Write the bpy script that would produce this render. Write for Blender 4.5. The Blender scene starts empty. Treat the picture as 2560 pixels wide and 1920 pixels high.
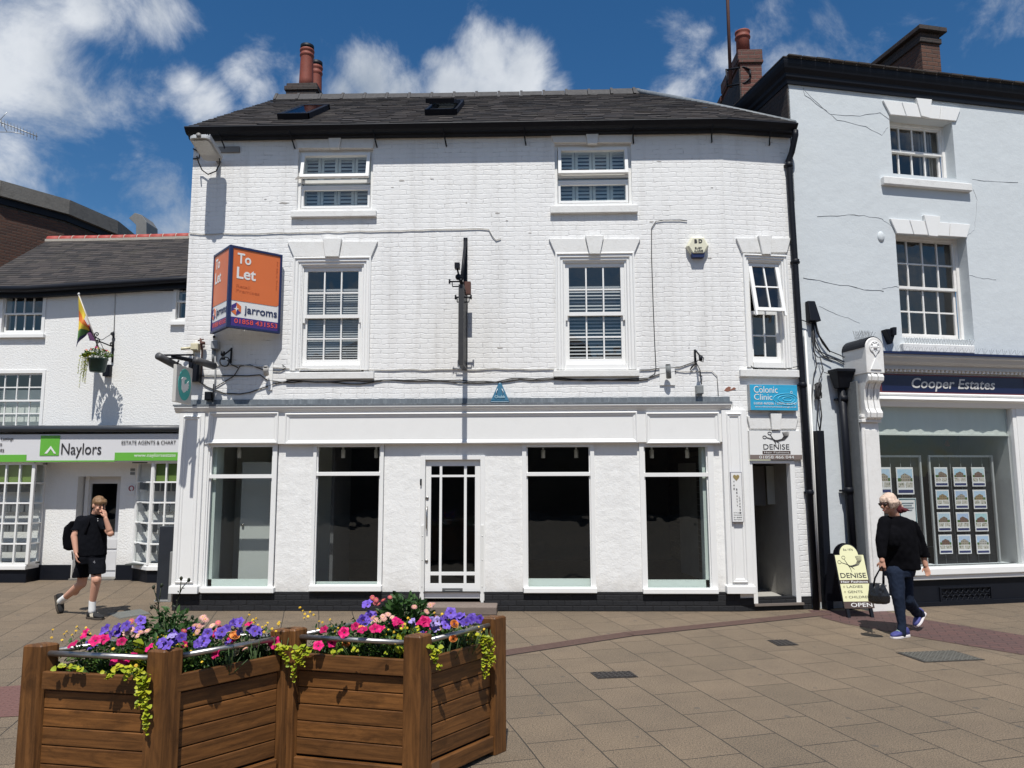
import bpy, bmesh, math, random
from mathutils import Vector, Matrix
import numpy as np
random.seed(7)
R=math.radians
sc=bpy.context.scene
col=sc.collection
# ---------------------------------------------------------------- camera
F_=1850.0; PIT=R(7.0); ROL=R(-0.197); PSI=R(-1.479); CAM=np.array([0,-10.7,1.90])
def ray(px,py):
    x=(px-1280)/F_; y=-(py-960)/F_
    c,s=math.cos(ROL),math.sin(ROL); x,y=c*x-s*y,s*x+c*y
    c,s=math.cos(PIT),math.sin(PIT); a=(x,c-s*y,s+c*y)
    c,s=math.cos(PSI),math.sin(PSI)
    return np.array([a[0]*c+a[1]*s,-a[0]*s+a[1]*c,a[2]])
f0=ray(1280,960); rx=ray(1280+F_,960)-f0; ry=ray(1280,960-F_)-f0
cd=bpy.data.cameras.new('camera'); cam=bpy.data.objects.new('camera',cd); col.objects.link(cam)
cd.sensor_width=36; cd.lens=36*F_/2560; cd.clip_start=.05; cd.clip_end=2000
M=Matrix.Identity(4)
for i,vv in enumerate((rx,ry,-f0)):
    for j in range(3): M[j][i]=vv[j]
for j in range(3): M[j][3]=CAM[j]
cam.matrix_world=M; sc.camera=cam
# ---------------------------------------------------------------- sky, sun, exposure
SUN_EL=R(63)
w=bpy.data.worlds.new("World"); sc.world=w; w.use_nodes=True
nt=w.node_tree; N=nt.nodes; L=nt.links
for n in list(N): N.remove(n)
def nd(t,**k):
    n=N.new(t)
    for a,b in k.items(): setattr(n,a,b)
    return n
out=nd('ShaderNodeOutputWorld'); bg=nd('ShaderNodeBackground'); bg.inputs[1].default_value=0.10
sky=nd('ShaderNodeTexSky',sky_type='NISHITA'); sky.sun_disc=False; sky.sun_elevation=SUN_EL; sky.sun_rotation=math.pi
sky.air_density=1.0; sky.dust_density=.3; sky.ozone_density=3.0
tc=nd('ShaderNodeTexCoord')
def mth(op,a,b=None,clamp=False):
    n=nd('ShaderNodeMath',operation=op); n.use_clamp=clamp
    for i,v in enumerate((a,b)):
        if v is None: continue
        if isinstance(v,(int,float)): n.inputs[i].default_value=v
        else: L.new(v,n.inputs[i])
    return n.outputs[0]
def noise(scale,det,rough,vec,dist=0):
    n=nd('ShaderNodeTexNoise'); n.inputs['Scale'].default_value=scale; n.inputs['Detail'].default_value=det
    n.inputs['Roughness'].default_value=rough; n.inputs['Distortion'].default_value=dist; L.new(vec,n.inputs['Vector']); return n
mask=None
# clouds: patches of the sky dome (direction, angular size, weight)
CL=[(80,215,165,1.0),(190,240,85,.9),(20,330,110,.85),(100,330,70,.7),(250,25,95,.95),(370,50,60,.8),(150,5,70,.7),(385,470,85,.85),(330,400,50,.7),(440,560,80,.8),(300,560,60,.6),(465,205,38,.75),(520,260,60,.75),(600,185,42,.7),(640,230,40,.6),(770,235,50,.6),
    (925,195,75,1.0),(860,240,60,.9),(1000,240,60,.9),(1215,150,78,1.0),(1310,195,80,1.0),(1150,215,80,1.0),(1085,150,35,.7),(1390,225,50,.8),(1240,230,90,1.),(1700,225,55,.75),(1690,150,50,.6),(1730,70,50,.5),(1660,215,45,.6),(1990,170,60,.50),(1940,60,50,.34),(2060,60,45,.32),(2400,60,90,.38),(2500,20,80,.42),(2200,150,50,.4),(1810,140,35,.5)]
for (px,py,r,wt) in CL:
    d=ray(px,py); d=d/np.linalg.norm(d)
    vm=nd('ShaderNodeVectorMath',operation='DISTANCE'); L.new(tc.outputs['Generated'],vm.inputs[0]); vm.inputs[1].default_value=tuple(d)
    e=mth('DIVIDE',vm.outputs['Value'],r/F_); e=mth('MULTIPLY',e,e); e=mth('MULTIPLY',e,-.75); e=mth('EXPONENT',e); e=mth('MULTIPLY',e,wt)
    mask=e if mask is None else mth('MAXIMUM',mask,e)
nz=noise(9,11,.64,tc.outputs['Generated'],.35)
# elsewhere on the dome: scattered cloud, so the street behind the camera has a sky too
sp=nd('ShaderNodeSeparateXYZ'); L.new(tc.outputs['Generated'],sp.inputs[0])
back=mth('MULTIPLY',mth('LESS_THAN',sp.outputs[1],.2),.50)
mask=mth('MAXIMUM',mask,back)
den=mth('ADD',mask,mth('MULTIPLY',mth('SUBTRACT',nz.outputs['Fac'],.5),2.3))
den=mth('MULTIPLY',mth('SUBTRACT',den,.22),1.12,True)
ss=mth('MULTIPLY',mth('MULTIPLY',den,den),mth('SUBTRACT',3,mth('MULTIPLY',den,2)))
ss=mth('MULTIPLY',ss,.93)
sh=noise(5,6,.55,tc.outputs['Generated'])
rmp=nd('ShaderNodeValToRGB'); rmp.color_ramp.elements[0].position=.36; rmp.color_ramp.elements[0].color=(3.3,3.8,4.5,1)
rmp.color_ramp.elements[1].position=.60; rmp.color_ramp.elements[1].color=(6.6,6.9,7.3,1); L.new(sh.outputs['Fac'],rmp.inputs[0])
hs=nd('ShaderNodeHueSaturation'); hs.inputs['Saturation'].default_value=1.30; hs.inputs['Value'].default_value=.80; L.new(sky.outputs[0],hs.inputs['Color'])
mx=nd('ShaderNodeMix',data_type='RGBA'); L.new(ss,mx.inputs[0]); L.new(hs.outputs[0],mx.inputs[6]); L.new(rmp.outputs[0],mx.inputs[7])
L.new(mx.outputs[2],bg.inputs[0]); L.new(bg.outputs[0],out.inputs[0])
sd=bpy.data.lights.new('sun','SUN'); so=bpy.data.objects.new('sun',sd); col.objects.link(so)
sd.energy=4.5; sd.angle=R(.5); sd.color=(1,.965,.90)
so.rotation_euler=(math.pi/2-SUN_EL,0,0)   # shines towards +Y and down
sc.view_settings.view_transform='Standard'; sc.view_settings.look='None'; sc.view_settings.exposure=0.22; sc.view_settings.gamma=1
sc.render.engine='CYCLES'; sc.render.resolution_x=1024; sc.render.resolution_y=768
sc.cycles.max_bounces=8; sc.cycles.transparent_max_bounces=16
# ---------------------------------------------------------------- frames of reference (wall planes)
class Frame:
    def __init__(s,P0,ang):
        s.P0=np.array([P0[0],P0[1],0.]); a=R(ang); s.t=np.array([math.cos(a),math.sin(a),0]); s.n=np.array([-math.sin(a),math.cos(a),0])
    def w(s,p): return s.P0+s.t*p[0]+s.n*p[1]+np.array([0,0,p[2]])
    def px(s,x,y,v=0.):
        d=ray(x,y); k=((s.P0+s.n*v-CAM)@s.n)/(d@s.n); X=CAM+d*k
        return float((X-s.P0)@s.t),float(X[2])
    def rect(s,xl,xr,yt,yb,v=0.):
        ym=(yt+yb)/2; xm=(xl+xr)/2
        return s.px(xl,ym,v)[0],s.px(xr,ym,v)[0],s.px(xm,yb,v)[1],s.px(xm,yt,v)[1]
MAIN=Frame((0,0),0); CH=Frame((2.9,0),10); RB=Frame((4.0,.20),13); LB=Frame((0,3.1),0); WORLD=MAIN
def onZ(px,py,z=0.): d=ray(px,py); return CAM+d*((z-CAM[2])/d[2])
def onY(px,py,y): d=ray(px,py); return CAM+d*((y-CAM[1])/d[1])
# ---------------------------------------------------------------- mesh builder
LOC={}
class MB:
    def __init__(s,fr=WORLD): s.v=[];s.f=[];s.uv=[];s.m=[];s.sm=[];s.fr=fr
    def add(s,vs,fs,smooth=False,m=0,uv=None,uvo=(0,0)):
        b=len(s.v); loc=[np.array(p,float) for p in vs]
        s.v+= [s.fr.w(p) for p in loc]
        for k,f in enumerate(fs):
            s.f.append([b+i for i in f]); s.m.append(m); s.sm.append(smooth)
            if uv is not None: s.uv.append([uv[i] for i in f]); continue
            P=[loc[i] for i in f]; n=np.zeros(3)
            for i in range(len(P)): n+=np.cross(P[i],P[(i+1)%len(P)])
            a=int(np.argmax(abs(n))); ij={0:(1,2),1:(0,2),2:(0,1)}[a]
            s.uv.append([(p[ij[0]]+uvo[0],p[ij[1]]+uvo[1]) for p in P])
        return s
    def box(s,u0,u1,v0,v1,z0,z1,m=0):
        vs=[(u,v,z) for z in (z0,z1) for v in (v0,v1) for u in (u0,u1)]
        return s.add(vs,[(0,1,5,4),(1,3,7,5),(3,2,6,7),(2,0,4,6),(4,5,7,6),(2,3,1,0)],m=m)
    def obox(s,c,ax,dm,m=0,uvo=None):   # oriented box, uv runs along its first axis
        c=np.array(c,float); A=[np.array(a,float)/np.linalg.norm(a)*d/2 for a,d in zip(ax,dm)]
        sg=[(-1,-1,-1),(1,-1,-1),(-1,1,-1),(1,1,-1),(-1,-1,1),(1,-1,1),(-1,1,1),(1,1,1)]
        vs=[c+A[0]*a+A[1]*b+A[2]*d for a,b,d in sg]
        o=uvo or (random.uniform(0,50),random.uniform(0,50))
        lu=[(a*dm[0]/2+o[0],b*dm[1]/2+d*dm[2]/2+o[1]) for a,b,d in sg]
        return s.add(vs,[(0,1,5,4),(1,3,7,5),(3,2,6,7),(2,0,4,6),(4,5,7,6),(2,3,1,0)],m=m,uv=lu)
    def prism(s,poly,v0,v1,m=0):        # poly in (u,z), extruded along v
        n=len(poly); vs=[(p[0],v0,p[1]) for p in poly]+[(p[0],v1,p[1]) for p in poly]
        fs=[list(range(n)),list(range(2*n-1,n-1,-1))]+[(i,i+n,(i+1)%n+n,(i+1)%n) for i in range(n)]
        return s.add(vs,fs,m=m)
    def slab(s,poly,z0,z1,m=0):         # poly in (u,v), extruded along z
        n=len(poly); vs=[(p[0],p[1],z0) for p in poly]+[(p[0],p[1],z1) for p in poly]
        fs=[list(range(n-1,-1,-1)),list(range(n,2*n))]+[(i,(i+1)%n,(i+1)%n+n,i+n) for i in range(n)]
        return s.add(vs,fs,m=m)
    def tube(s,pts,r,n=8,m=0,cap=True):
        P=[np.array(p,float) for p in pts]; k=len(P); rs=r if isinstance(r,(list,tuple)) else [r]*k
        vs=[];fs=[]; up=None
        for i in range(k):
            t=P[min(i+1,k-1)]-P[max(i-1,0)]; t=t/(np.linalg.norm(t)+1e-9)
            if up is None: up=np.array([0,0,1.]) if abs(t[2])<.9 else np.array([1.,0,0])
            a=np.cross(t,up); a/=np.linalg.norm(a)+1e-9; b=np.cross(a,t); up=b
            for j in range(n):
                q=2*math.pi*j/n; vs.append(P[i]+(a*math.cos(q)+b*math.sin(q))*rs[i])
        for i in range(k-1):
            for j in range(n): fs.append((i*n+j,i*n+(j+1)%n,(i+1)*n+(j+1)%n,(i+1)*n+j))
        if cap: fs+= [list(range(n-1,-1,-1)),list(range((k-1)*n,k*n))]
        return s.add(vs,fs,smooth=True,m=m)
    def lathe(s,c,prof,n=20,m=0,ax=(0,0,1),smooth=True):   # prof: (radius, height) round ax
        ax=np.array(ax,float); ax/=np.linalg.norm(ax); c=np.array(c,float)
        t=np.array([1.,0,0]) if abs(ax[0])<.9 else np.array([0,1.,0]); a=np.cross(ax,t); a/=np.linalg.norm(a); b=np.cross(ax,a)
        vs=[c+ax*h+(a*math.cos(2*math.pi*j/n)+b*math.sin(2*math.pi*j/n))*r for r,h in prof for j in range(n)]
        k=len(prof); fs=[(i*n+j,i*n+(j+1)%n,(i+1)*n+(j+1)%n,(i+1)*n+j) for i in range(k-1) for j in range(n)]
        fs+=[list(range(n-1,-1,-1)),list(range((k-1)*n,k*n))]
        return s.add(vs,fs,smooth=smooth,m=m)
    def ell(s,c,r,n=14,k=10,m=0,rot=None):
        c=np.array(c,float); vs=[];fs=[]
        for i in range(k+1):
            th=math.pi*i/k
            for j in range(n):
                q=2*math.pi*j/n; p=np.array([r[0]*math.sin(th)*math.cos(q),r[1]*math.sin(th)*math.sin(q),r[2]*math.cos(th)])
                if rot is not None: p=np.array(rot@Vector(p))
                vs.append(c+p)
        for i in range(k):
            for j in range(n): fs.append((i*n+j,(i+1)*n+j,(i+1)*n+(j+1)%n,i*n+(j+1)%n))
        return s.add(vs,fs,smooth=True,m=m)
    def ring(s,u0,u1,z0,z1,prof,m=0,close=False):   # picture-frame moulding; prof: (inset, v)
        vs=[];fs=[]
        for d,v in prof: vs+=[(u0+d,v,z0+d),(u1-d,v,z0+d),(u1-d,v,z1-d),(u0+d,v,z1-d)]
        k=len(prof)
        for i in range(k-1):
            for j in range(4): fs.append((i*4+j,i*4+(j+1)%4,(i+1)*4+(j+1)%4,(i+1)*4+j))
        if close: fs.append([(k-1)*4+j for j in range(4)])
        return s.add(vs,fs,m=m)
    def sweep(s,prof,path,m=0,smooth=False):   # prof: (out, up) swept along a horizontal path of frame points (u,v,z); out = left of travel's right-hand
        P=[np.array(p,float) for p in path]; k=len(P); n=len(prof); vs=[];fs=[]
        for i in range(k):
            def dr(a,b):
                t=(P[b]-P[a])[:2]; return t/(np.linalg.norm(t)+1e-9)
            t0=dr(max(i-1,0),max(i,1)) if i>0 else dr(0,1); t1=dr(i,i+1) if i<k-1 else t0
            n0=np.array([t0[1],-t0[0]]); n1=np.array([t1[1],-t1[0]]); nn=n0+n1; nn/=np.linalg.norm(nn); sc_=1/max(.3,nn@n0)
            for o,h in prof: vs.append((P[i][0]+nn[0]*o*sc_,P[i][1]+nn[1]*o*sc_,P[i][2]+h))
        for i in range(k-1):
            for j in range(n-1): fs.append((i*n+j,(i+1)*n+j,(i+1)*n+j+1,i*n+j+1))
        fs+=[list(range(n)),list(range(k*n-1,(k-1)*n-1,-1))]
        return s.add(vs,fs,m=m,smooth=smooth)
    def wall(s,u0,u1,z0,z1,v,holes,dep,m=0):
        us=sorted({u0,u1}|{h[0] for h in holes}|{h[1] for h in holes}); zs=sorted({z0,z1}|{h[2] for h in holes}|{h[3] for h in holes})
        us=[u for u in us if u0-1e-6<=u<=u1+1e-6]; zs=[z for z in zs if z0-1e-6<=z<=z1+1e-6]
        for vv,fl in ((v,0),(v+dep,1)):
            for i in range(len(us)-1):
                for j in range(len(zs)-1):
                    a,b,c,d=us[i],us[i+1],zs[j],zs[j+1]; mu,mz=(a+b)/2,(c+d)/2
                    if any(h[0]<mu<h[1] and h[2]<mz<h[3] for h in holes): continue
                    q=[(a,vv,c),(b,vv,c),(b,vv,d),(a,vv,d)]
                    s.add(q,[(0,1,2,3)] if not fl else [(3,2,1,0)],m=m)
        for a,b,c,d in list(holes)+[(u0,u1,z0,z1)]:
            o=((a,b,c,d)==(u0,u1,z0,z1))
            q=[(a,v,c),(b,v,c),(b,v,d),(a,v,d),(a,v+dep,c),(b,v+dep,c),(b,v+dep,d),(a,v+dep,d)]
            fs=[(0,4,5,1),(1,5,6,2),(2,6,7,3),(3,7,4,0)]
            s.add(q,[tuple(reversed(f)) for f in fs] if o else fs,m=m)
        return s
    def build(s,name,mats,parent=None,bevel=0,loc=None,segs=1):
        V=np.array(s.v)
        if parent is not None: o0=LOC[parent]
        elif loc is not None: o0=np.array(loc,float)
        else:
            lo,hi=V.min(0),V.max(0); o0=np.array([(lo[0]+hi[0])/2,(lo[1]+hi[1])/2,lo[2]])
        me=bpy.data.meshes.new(name); me.from_pydata([tuple(p) for p in (V-o0)],[],s.f)
        if not isinstance(mats,(list,tuple)): mats=[mats]
        for q in mats: me.materials.append(q)
        me.polygons.foreach_set('material_index',s.m); me.polygons.foreach_set('use_smooth',s.sm)
        ul=me.uv_layers.new(name='UVMap'); ul.data.foreach_set('uv',[c for f in s.uv for p in f for c in p])
        me.update()
        o=bpy.data.objects.new(name,me); col.objects.link(o)
        if parent is not None: o.parent=parent
        else: o.location=tuple(o0)
        LOC[o]=o0
        if bevel:
            b=o.modifiers.new('bevel','BEVEL'); b.width=bevel; b.segments=segs; b.limit_method='ANGLE'; b.angle_limit=R(40)
        return o
def tag(o,label,cat,group=None,kind=None):
    if label: o['label']=label
    if cat: o['category']=cat
    if group: o['group']=group
    if kind: o['kind']=kind
    return o
def thing(name,label,cat,loc,group=None):
    o=bpy.data.objects.new(name,None); col.objects.link(o); o.location=tuple(float(c) for c in loc); o.empty_display_size=.1
    LOC[o]=np.array([float(c) for c in loc]); return tag(o,label,cat,group)
def struct(o): o['kind']='structure'; return o
def text(s,fr,u0,u1,z0,z1,v,mt,parent,shear=0,bold=0,name='lettering',thick=.002,fit=True,space=1,rotz=False,sx=1,label=None):
    cu=bpy.data.curves.new('t','FONT'); cu.body=s; cu.size=1; cu.shear=shear; cu.offset=bold; cu.extrude=.01; cu.resolution_u=3; cu.space_character=space
    t=bpy.data.objects.new('t',cu); col.objects.link(t)
    dg=bpy.context.evaluated_depsgraph_get(); me=bpy.data.meshes.new_from_object(t.evaluated_get(dg))
    P=np.array([v_.co for v_ in me.vertices]); fs=[list(p.vertices) for p in me.polygons]
    col.objects.unlink(t); bpy.data.objects.remove(t); bpy.data.curves.remove(cu); bpy.data.meshes.remove(me)
    lo,hi=P.min(0),P.max(0)
    a=(P[:,0]-lo[0])/(hi[0]-lo[0]); b=(P[:,1]-lo[1])/(hi[1]-lo[1]); c=(P[:,2]>0)*1.
    if not fit:
        u1=u0+(hi[0]-lo[0])/(hi[1]-lo[1])*(z1-z0)*sx
    mb=MB(fr)
    if rotz: vs=[(u0+(u1-u0)*bb,v-thick*cc,z1+(z0-z1)*aa) for aa,bb,cc in zip(a,b,c)]
    else: vs=[(u0+(u1-u0)*aa,v-thick*cc,z0+(z1-z0)*bb) for aa,bb,cc in zip(a,b,c)]
    mb.add(vs,fs); o=mb.build(name,mt,parent)
    return o
# ---------------------------------------------------------------- materials
def MAT(name):
    m=bpy.data.materials.new(name); m.use_nodes=True; t=m.node_tree; b=t.nodes['Principled BSDF']; return m,t,b
class G:   # tiny node helper
    def __init__(s,t): s.t=t
    def n(s,ty,ins=None,**k):
        n=s.t.nodes.new(ty)
        for a,b in k.items(): setattr(n,a,b)
        for a,b in (ins or {}).items():
            if isinstance(b,bpy.types.NodeSocket): s.t.links.new(b,n.inputs[a])
            else: n.inputs[a].default_value=b
        return n
    def m(s,op,a,b=0.,c=False): return s.n('ShaderNodeMath',{0:a,1:b},operation=op,use_clamp=c).outputs[0]
    def noise(s,vec,sc_,det=4,ro=.5,dist=0): return s.n('ShaderNodeTexNoise',{'Vector':vec,'Scale':sc_,'Detail':det,'Roughness':ro,'Distortion':dist})
    def mix(s,f,a,b,bt='MIX'):
        return s.n('ShaderNodeMix',{0:f,6:a,7:b},data_type='RGBA',blend_type=bt).outputs[2]
    def ramp(s,x,a,b,ca=(0,0,0,1),cb=(1,1,1,1)):
        r=s.n('ShaderNodeValToRGB',{0:x}); e=r.color_ramp.elements; e[0].position=a;e[1].position=b;e[0].color=ca;e[1].color=cb; return r.outputs[0]
    def l(s,a,b): s.t.links.new(a,b)
def c4(c,k=1): return (c[0]*k,c[1]*k,c[2]*k,1)
def simple(name,c,rough=.6,metal=0,var=.12,vs=4,bump=0,bs=60,spec=.5,coat=0,dirt=0,dcol=(.12,.10,.08),trans=0,strch=(1,1,1)):
    m,t,b=MAT(name); g=G(t); tcn=g.n('ShaderNodeTexCoord'); mp=g.n('ShaderNodeMapping',{'Vector':tcn.outputs['Object'],'Scale':strch}); P=mp.outputs[0]
    nz=g.noise(P,vs,6,.6).outputs[0]
    cc=g.mix(nz,c4(c,1-var),c4(c,1+var))
    if dirt:
        dn=g.ramp(g.noise(P,vs*1.7,8,.7).outputs[0],.5,.75); cc=g.mix(g.m('MULTIPLY',dn,dirt),cc,c4(dcol))
    g.l(cc,b.inputs['Base Color'])
    rn=g.m('ADD',g.m('MULTIPLY',g.noise(P,vs*3,4).outputs[0],.25),rough-.12,True); g.l(rn,b.inputs['Roughness'])
    b.inputs['Metallic'].default_value=metal; b.inputs['Specular IOR Level'].default_value=spec
    if coat: b.inputs['Coat Weight'].default_value=coat
    if bump:
        bp=g.n('ShaderNodeBump',{'Height':g.noise(P,bs,5,.6).outputs[0],'Strength':1.0,'Distance':bump}); g.l(bp.outputs[0],b.inputs['Normal'])
    return m
def brickmat(name,c1,c2,mort,bw=.225,rh=.075,ms=.008,bump=.006,wob=.008,dirt=0,rough=.8,painted=False,mv=.5,fine=.0015):
    m,t,b=MAT(name); g=G(t); uv=g.n('ShaderNodeTexCoord').outputs['UV']
    nw=g.noise(uv,5,4,.6); off=g.n('ShaderNodeVectorMath',{0:nw.outputs['Color'],1:(.5,.5,.5)},operation='SUBTRACT')
    off2=g.n('ShaderNodeVectorMath',{0:off.outputs[0],'Scale':wob*(5 if painted else 3)},operation='SCALE')
    v=g.n('ShaderNodeVectorMath',{0:uv,1:off2.outputs[0]},operation='ADD').outputs[0]
    br=g.n('ShaderNodeTexBrick',{'Vector':v,'Color1':c4(c1),'Color2':c4(c2),'Mortar':c4(mort),'Scale':1.,'Mortar Size':ms,'Mortar Smooth':.6,'Bias':0.,'Brick Width':bw,'Row Height':rh})
    big=g.noise(uv,1.3,6,.6).outputs[0]; mid=g.noise(uv,14,6,.65).outputs[0]; fin=g.noise(uv,70,4,.6).outputs[0]
    if painted:
        # mortar lines open up only here and there under the paint
        open_=g.ramp(g.noise(v,6,6,.75).outputs[0],.54,.68); br_soft=g.ramp(g.noise(v,3.3,4,.6).outputs[0],.30,.62,(.18,.18,.18,1),(1,1,1,1)); f=g.m('MULTIPLY',g.m('MULTIPLY',br.outputs['Fac'],open_),mv)
        cc=g.mix(f,g.mix(big,c4(c1),c4(c2)),c4(mort))
        chip=g.ramp(g.noise(v,3.1,9,.75).outputs[0],.73,.75); cc=g.mix(g.m('MULTIPLY',chip,.35),cc,(.35,.25,.2,1))
        st=g.n('ShaderNodeMapping',{'Vector':uv,'Scale':(5,.35,1)}); stn=g.ramp(g.noise(st.outputs[0],1,6,.65).outputs[0],.48,.8); cc=g.mix(g.m('MULTIPLY',stn,.34),cc,(.38,.36,.33,1))
    else:
        cc=g.mix(g.m('MULTIPLY',mid,.5),br.outputs['Color'],c4(c1,.55)); 
        if dirt: cc=g.mix(g.m('MULTIPLY',g.ramp(big,.4,.7),dirt),cc,(.03,.027,.025,1))
    g.l(cc,b.inputs['Base Color']); b.inputs['Roughness'].default_value=rough
    bh=g.m('MULTIPLY',br.outputs['Fac'],br_soft) if painted else br.outputs['Fac']
    h=g.m('ADD',g.m('MULTIPLY',g.m('SUBTRACT',1.,bh),bump),g.m('ADD',g.m('MULTIPLY',mid,bump*1.3),g.m('MULTIPLY',fin,fine)))
    bp=g.n('ShaderNodeBump',{'Height':h,'Strength':1.,'Distance':1.}); g.l(bp.outputs[0],b.inputs['Normal'])
    return m
def render_mat(name,c,b1,s1,b2,s2,var=.05,stain=.12,scol=(.35,.33,.3),splash=0):
    m,t,b=MAT(name); g=G(t); uv=g.n('ShaderNodeTexCoord').outputs['UV']
    n1=g.noise(uv,s1,5,.6).outputs[0]; n2=g.noise(uv,s2,4,.6).outputs[0]; big=g.noise(uv,1.1,6,.6).outputs[0]
    cc=g.mix(big,c4(c,1-var),c4(c,1+var))
    st=g.n('ShaderNodeMapping',{'Vector':uv,'Scale':(4,.4,1)}); stn=g.ramp(g.noise(st.outputs[0],1,7,.7).outputs[0],.5,.8); cc=g.mix(g.m('MULTIPLY',stn,stain),cc,c4(scol))
    if splash:
        zz=g.n('ShaderNodeSeparateXYZ',{0:uv}).outputs[1]; sp_=g.ramp(g.m('ADD',zz,g.m('MULTIPLY',g.noise(uv,5,6,.7).outputs[0],.7)),.42,.92,(1,1,1,1),(0,0,0,1)); cc=g.mix(g.m('MULTIPLY',sp_,splash),cc,(.36,.31,.25,1))
    g.l(cc,b.inputs['Base Color']); b.inputs['Roughness'].default_value=.75
    h=g.m('ADD',g.m('MULTIPLY',n1,b1),g.m('MULTIPLY',n2,b2))
    bp=g.n('ShaderNodeBump',{'Height':h,'Strength':1.,'Distance':1.}); g.l(bp.outputs[0],b.inputs['Normal'])
    return m
def glassmat(name,tint=(.92,.94,.935),refl=1.0,gc=(.80,.90,1)):
    m=bpy.data.materials.new(name); m.use_nodes=True; t=m.node_tree; t.nodes.clear(); g=G(t)
    ge=g.n('ShaderNodeNewGeometry'); dt=g.n('ShaderNodeVectorMath',{0:ge.outputs['Incoming'],1:ge.outputs['True Normal']},operation='DOT_PRODUCT'); fz=g.m('ADD',g.m('MULTIPLY',g.m('POWER',g.m('SUBTRACT',1.,g.m('ABSOLUTE',dt.outputs['Value'])),5.),.90),.09); gl=g.n('ShaderNodeBsdfGlossy',{'Color':c4(gc),'Roughness':.01}); tr=g.n('ShaderNodeBsdfTransparent',{'Color':c4(tint)})
    tcn=g.n('ShaderNodeTexCoord'); nz=g.noise(tcn.outputs['Object'],2.2,2,.5); bp=g.n('ShaderNodeBump',{'Height':nz.outputs[0],'Strength':1.,'Distance':.004}); g.l(bp.outputs[0],gl.inputs['Normal'])
    mixn=g.n('ShaderNodeMixShader',{0:g.m('MULTIPLY',fz,refl,True),1:tr.outputs[0],2:gl.outputs[0]}); o=g.n('ShaderNodeOutputMaterial',{0:mixn.outputs[0]}); return m
def woodmat(name,c1,c2):
    m,t,b=MAT(name); g=G(t); uv=g.n('ShaderNodeTexCoord').outputs['UV']
    s1=g.n('ShaderNodeMapping',{'Vector':uv,'Scale':(1.3,26,1)}).outputs[0]; s2=g.n('ShaderNodeMapping',{'Vector':uv,'Scale':(2.6,9,1)}).outputs[0]
    a=g.noise(s1,1.6,8,.65,.6).outputs[0]; bb=g.noise(s2,1.3,7,.7,.8).outputs[0]; cpl=g.noise(uv,.9,2).outputs[0]
    cc=g.mix(g.ramp(a,.36,.64),c4(c1),c4(c2)); cc=g.mix(g.m('MULTIPLY',g.ramp(bb,.47,.68),.75),cc,c4(c1,.42)); cc=g.mix(g.m('MULTIPLY',cpl,.5),cc,c4(c1,.75)); ri=g.n('ShaderNodeNewGeometry').outputs['Random Per Island']; cc=g.mix(1.,cc,g.mix(ri,(.70,.70,.74,1),(1.18,1.12,1.02,1)),'MULTIPLY')
    g.l(cc,b.inputs['Base Color']); b.inputs['Roughness'].default_value=.5; b.inputs['Specular IOR Level'].default_value=.35
    bp=g.n('ShaderNodeBump',{'Height':a,'Strength':.6,'Distance':.0015}); g.l(bp.outputs[0],b.inputs['Normal']); return m
def slatemat():
    m,t,b=MAT('slate'); g=G(t); tcn=g.n('ShaderNodeTexCoord'); P=tcn.outputs['Object']
    ri=g.n('ShaderNodeNewGeometry').outputs['Random Per Island']
    cc=g.mix(ri,(.026,.025,.027,1),(.066,.057,.054,1)); cc=g.mix(g.m('MULTIPLY',g.ramp(g.noise(P,2.5,7,.7).outputs[0],.5,.72),.4),cc,(.09,.08,.062,1))
    g.l(cc,b.inputs['Base Color']); b.inputs['Roughness'].default_value=.85; b.inputs['Specular IOR Level'].default_value=.25
    bp=g.n('ShaderNodeBump',{'Height':g.noise(P,40,5,.6).outputs[0],'Strength':1.,'Distance':.002}); g.l(bp.outputs[0],b.inputs['Normal']); return m
def petal(name,c,c2=None,v=.15):
    m,t,b=MAT(name); g=G(t); oi=g.n('ShaderNodeObjectInfo').outputs['Random']; P=g.n('ShaderNodeTexCoord').outputs['Object']
    cc=g.mix(oi,c4(c,1-v*1.6),c4(c2 or c,1+v)); cc=g.mix(g.m('MULTIPLY',g.noise(P,60,2).outputs[0],.3),cc,c4(c,.6)); g.l(cc,b.inputs['Base Color']); b.inputs['Roughness'].default_value=.55
    b.inputs['Subsurface Weight'].default_value=0; b.inputs['Specular IOR Level'].default_value=.2; return m
def leafmat(name,c,c2):
    m,t,b=MAT(name); g=G(t); ri=g.n('ShaderNodeNewGeometry').outputs['Random Per Island']
    cc=g.mix(ri,c4(c),c4(c2)); g.l(cc,b.inputs['Base Color']); b.inputs['Roughness'].default_value=.5; b.inputs['Specular IOR Level'].default_value=.3
    tl=g.n('ShaderNodeBsdfTranslucent',{'Color':cc}); ms=g.n('ShaderNodeMixShader',{0:.25,1:b.outputs[0],2:tl.outputs[0]}); g.l(ms.outputs[0],t.nodes['Material Output'].inputs[0]); return m
W_BRICK=brickmat('painted brick white',(.81,.81,.805),(.74,.74,.74),(.16,.15,.15),bump=.0038,wob=.013,painted=True,mv=.5,bw=.232,rh=.0735)
W_REND=render_mat('painted render white',(.80,.80,.79),.012,6,.0026,45,var=.04,stain=.16,splash=.45)
ROUGH=render_mat('roughcast white',(.80,.80,.79),.009,30,.0055,70,var=.04,stain=.12,splash=.4)
BLUE=render_mat('pale blue render',(.59,.63,.655),.009,3.5,.0015,40,var=.05,stain=.10,scol=(.4,.43,.46))
WPAINT=simple('white gloss paint',(.80,.80,.79),.38,var=.03,vs=3,bump=.0006,bs=30,dirt=.06,dcol=(.4,.38,.34))
WOLD=simple('weathered white paint',(.78,.77,.75),.5,var=.05,vs=5,bump=.002,bs=28,dirt=.3,dcol=(.45,.42,.38))
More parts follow.
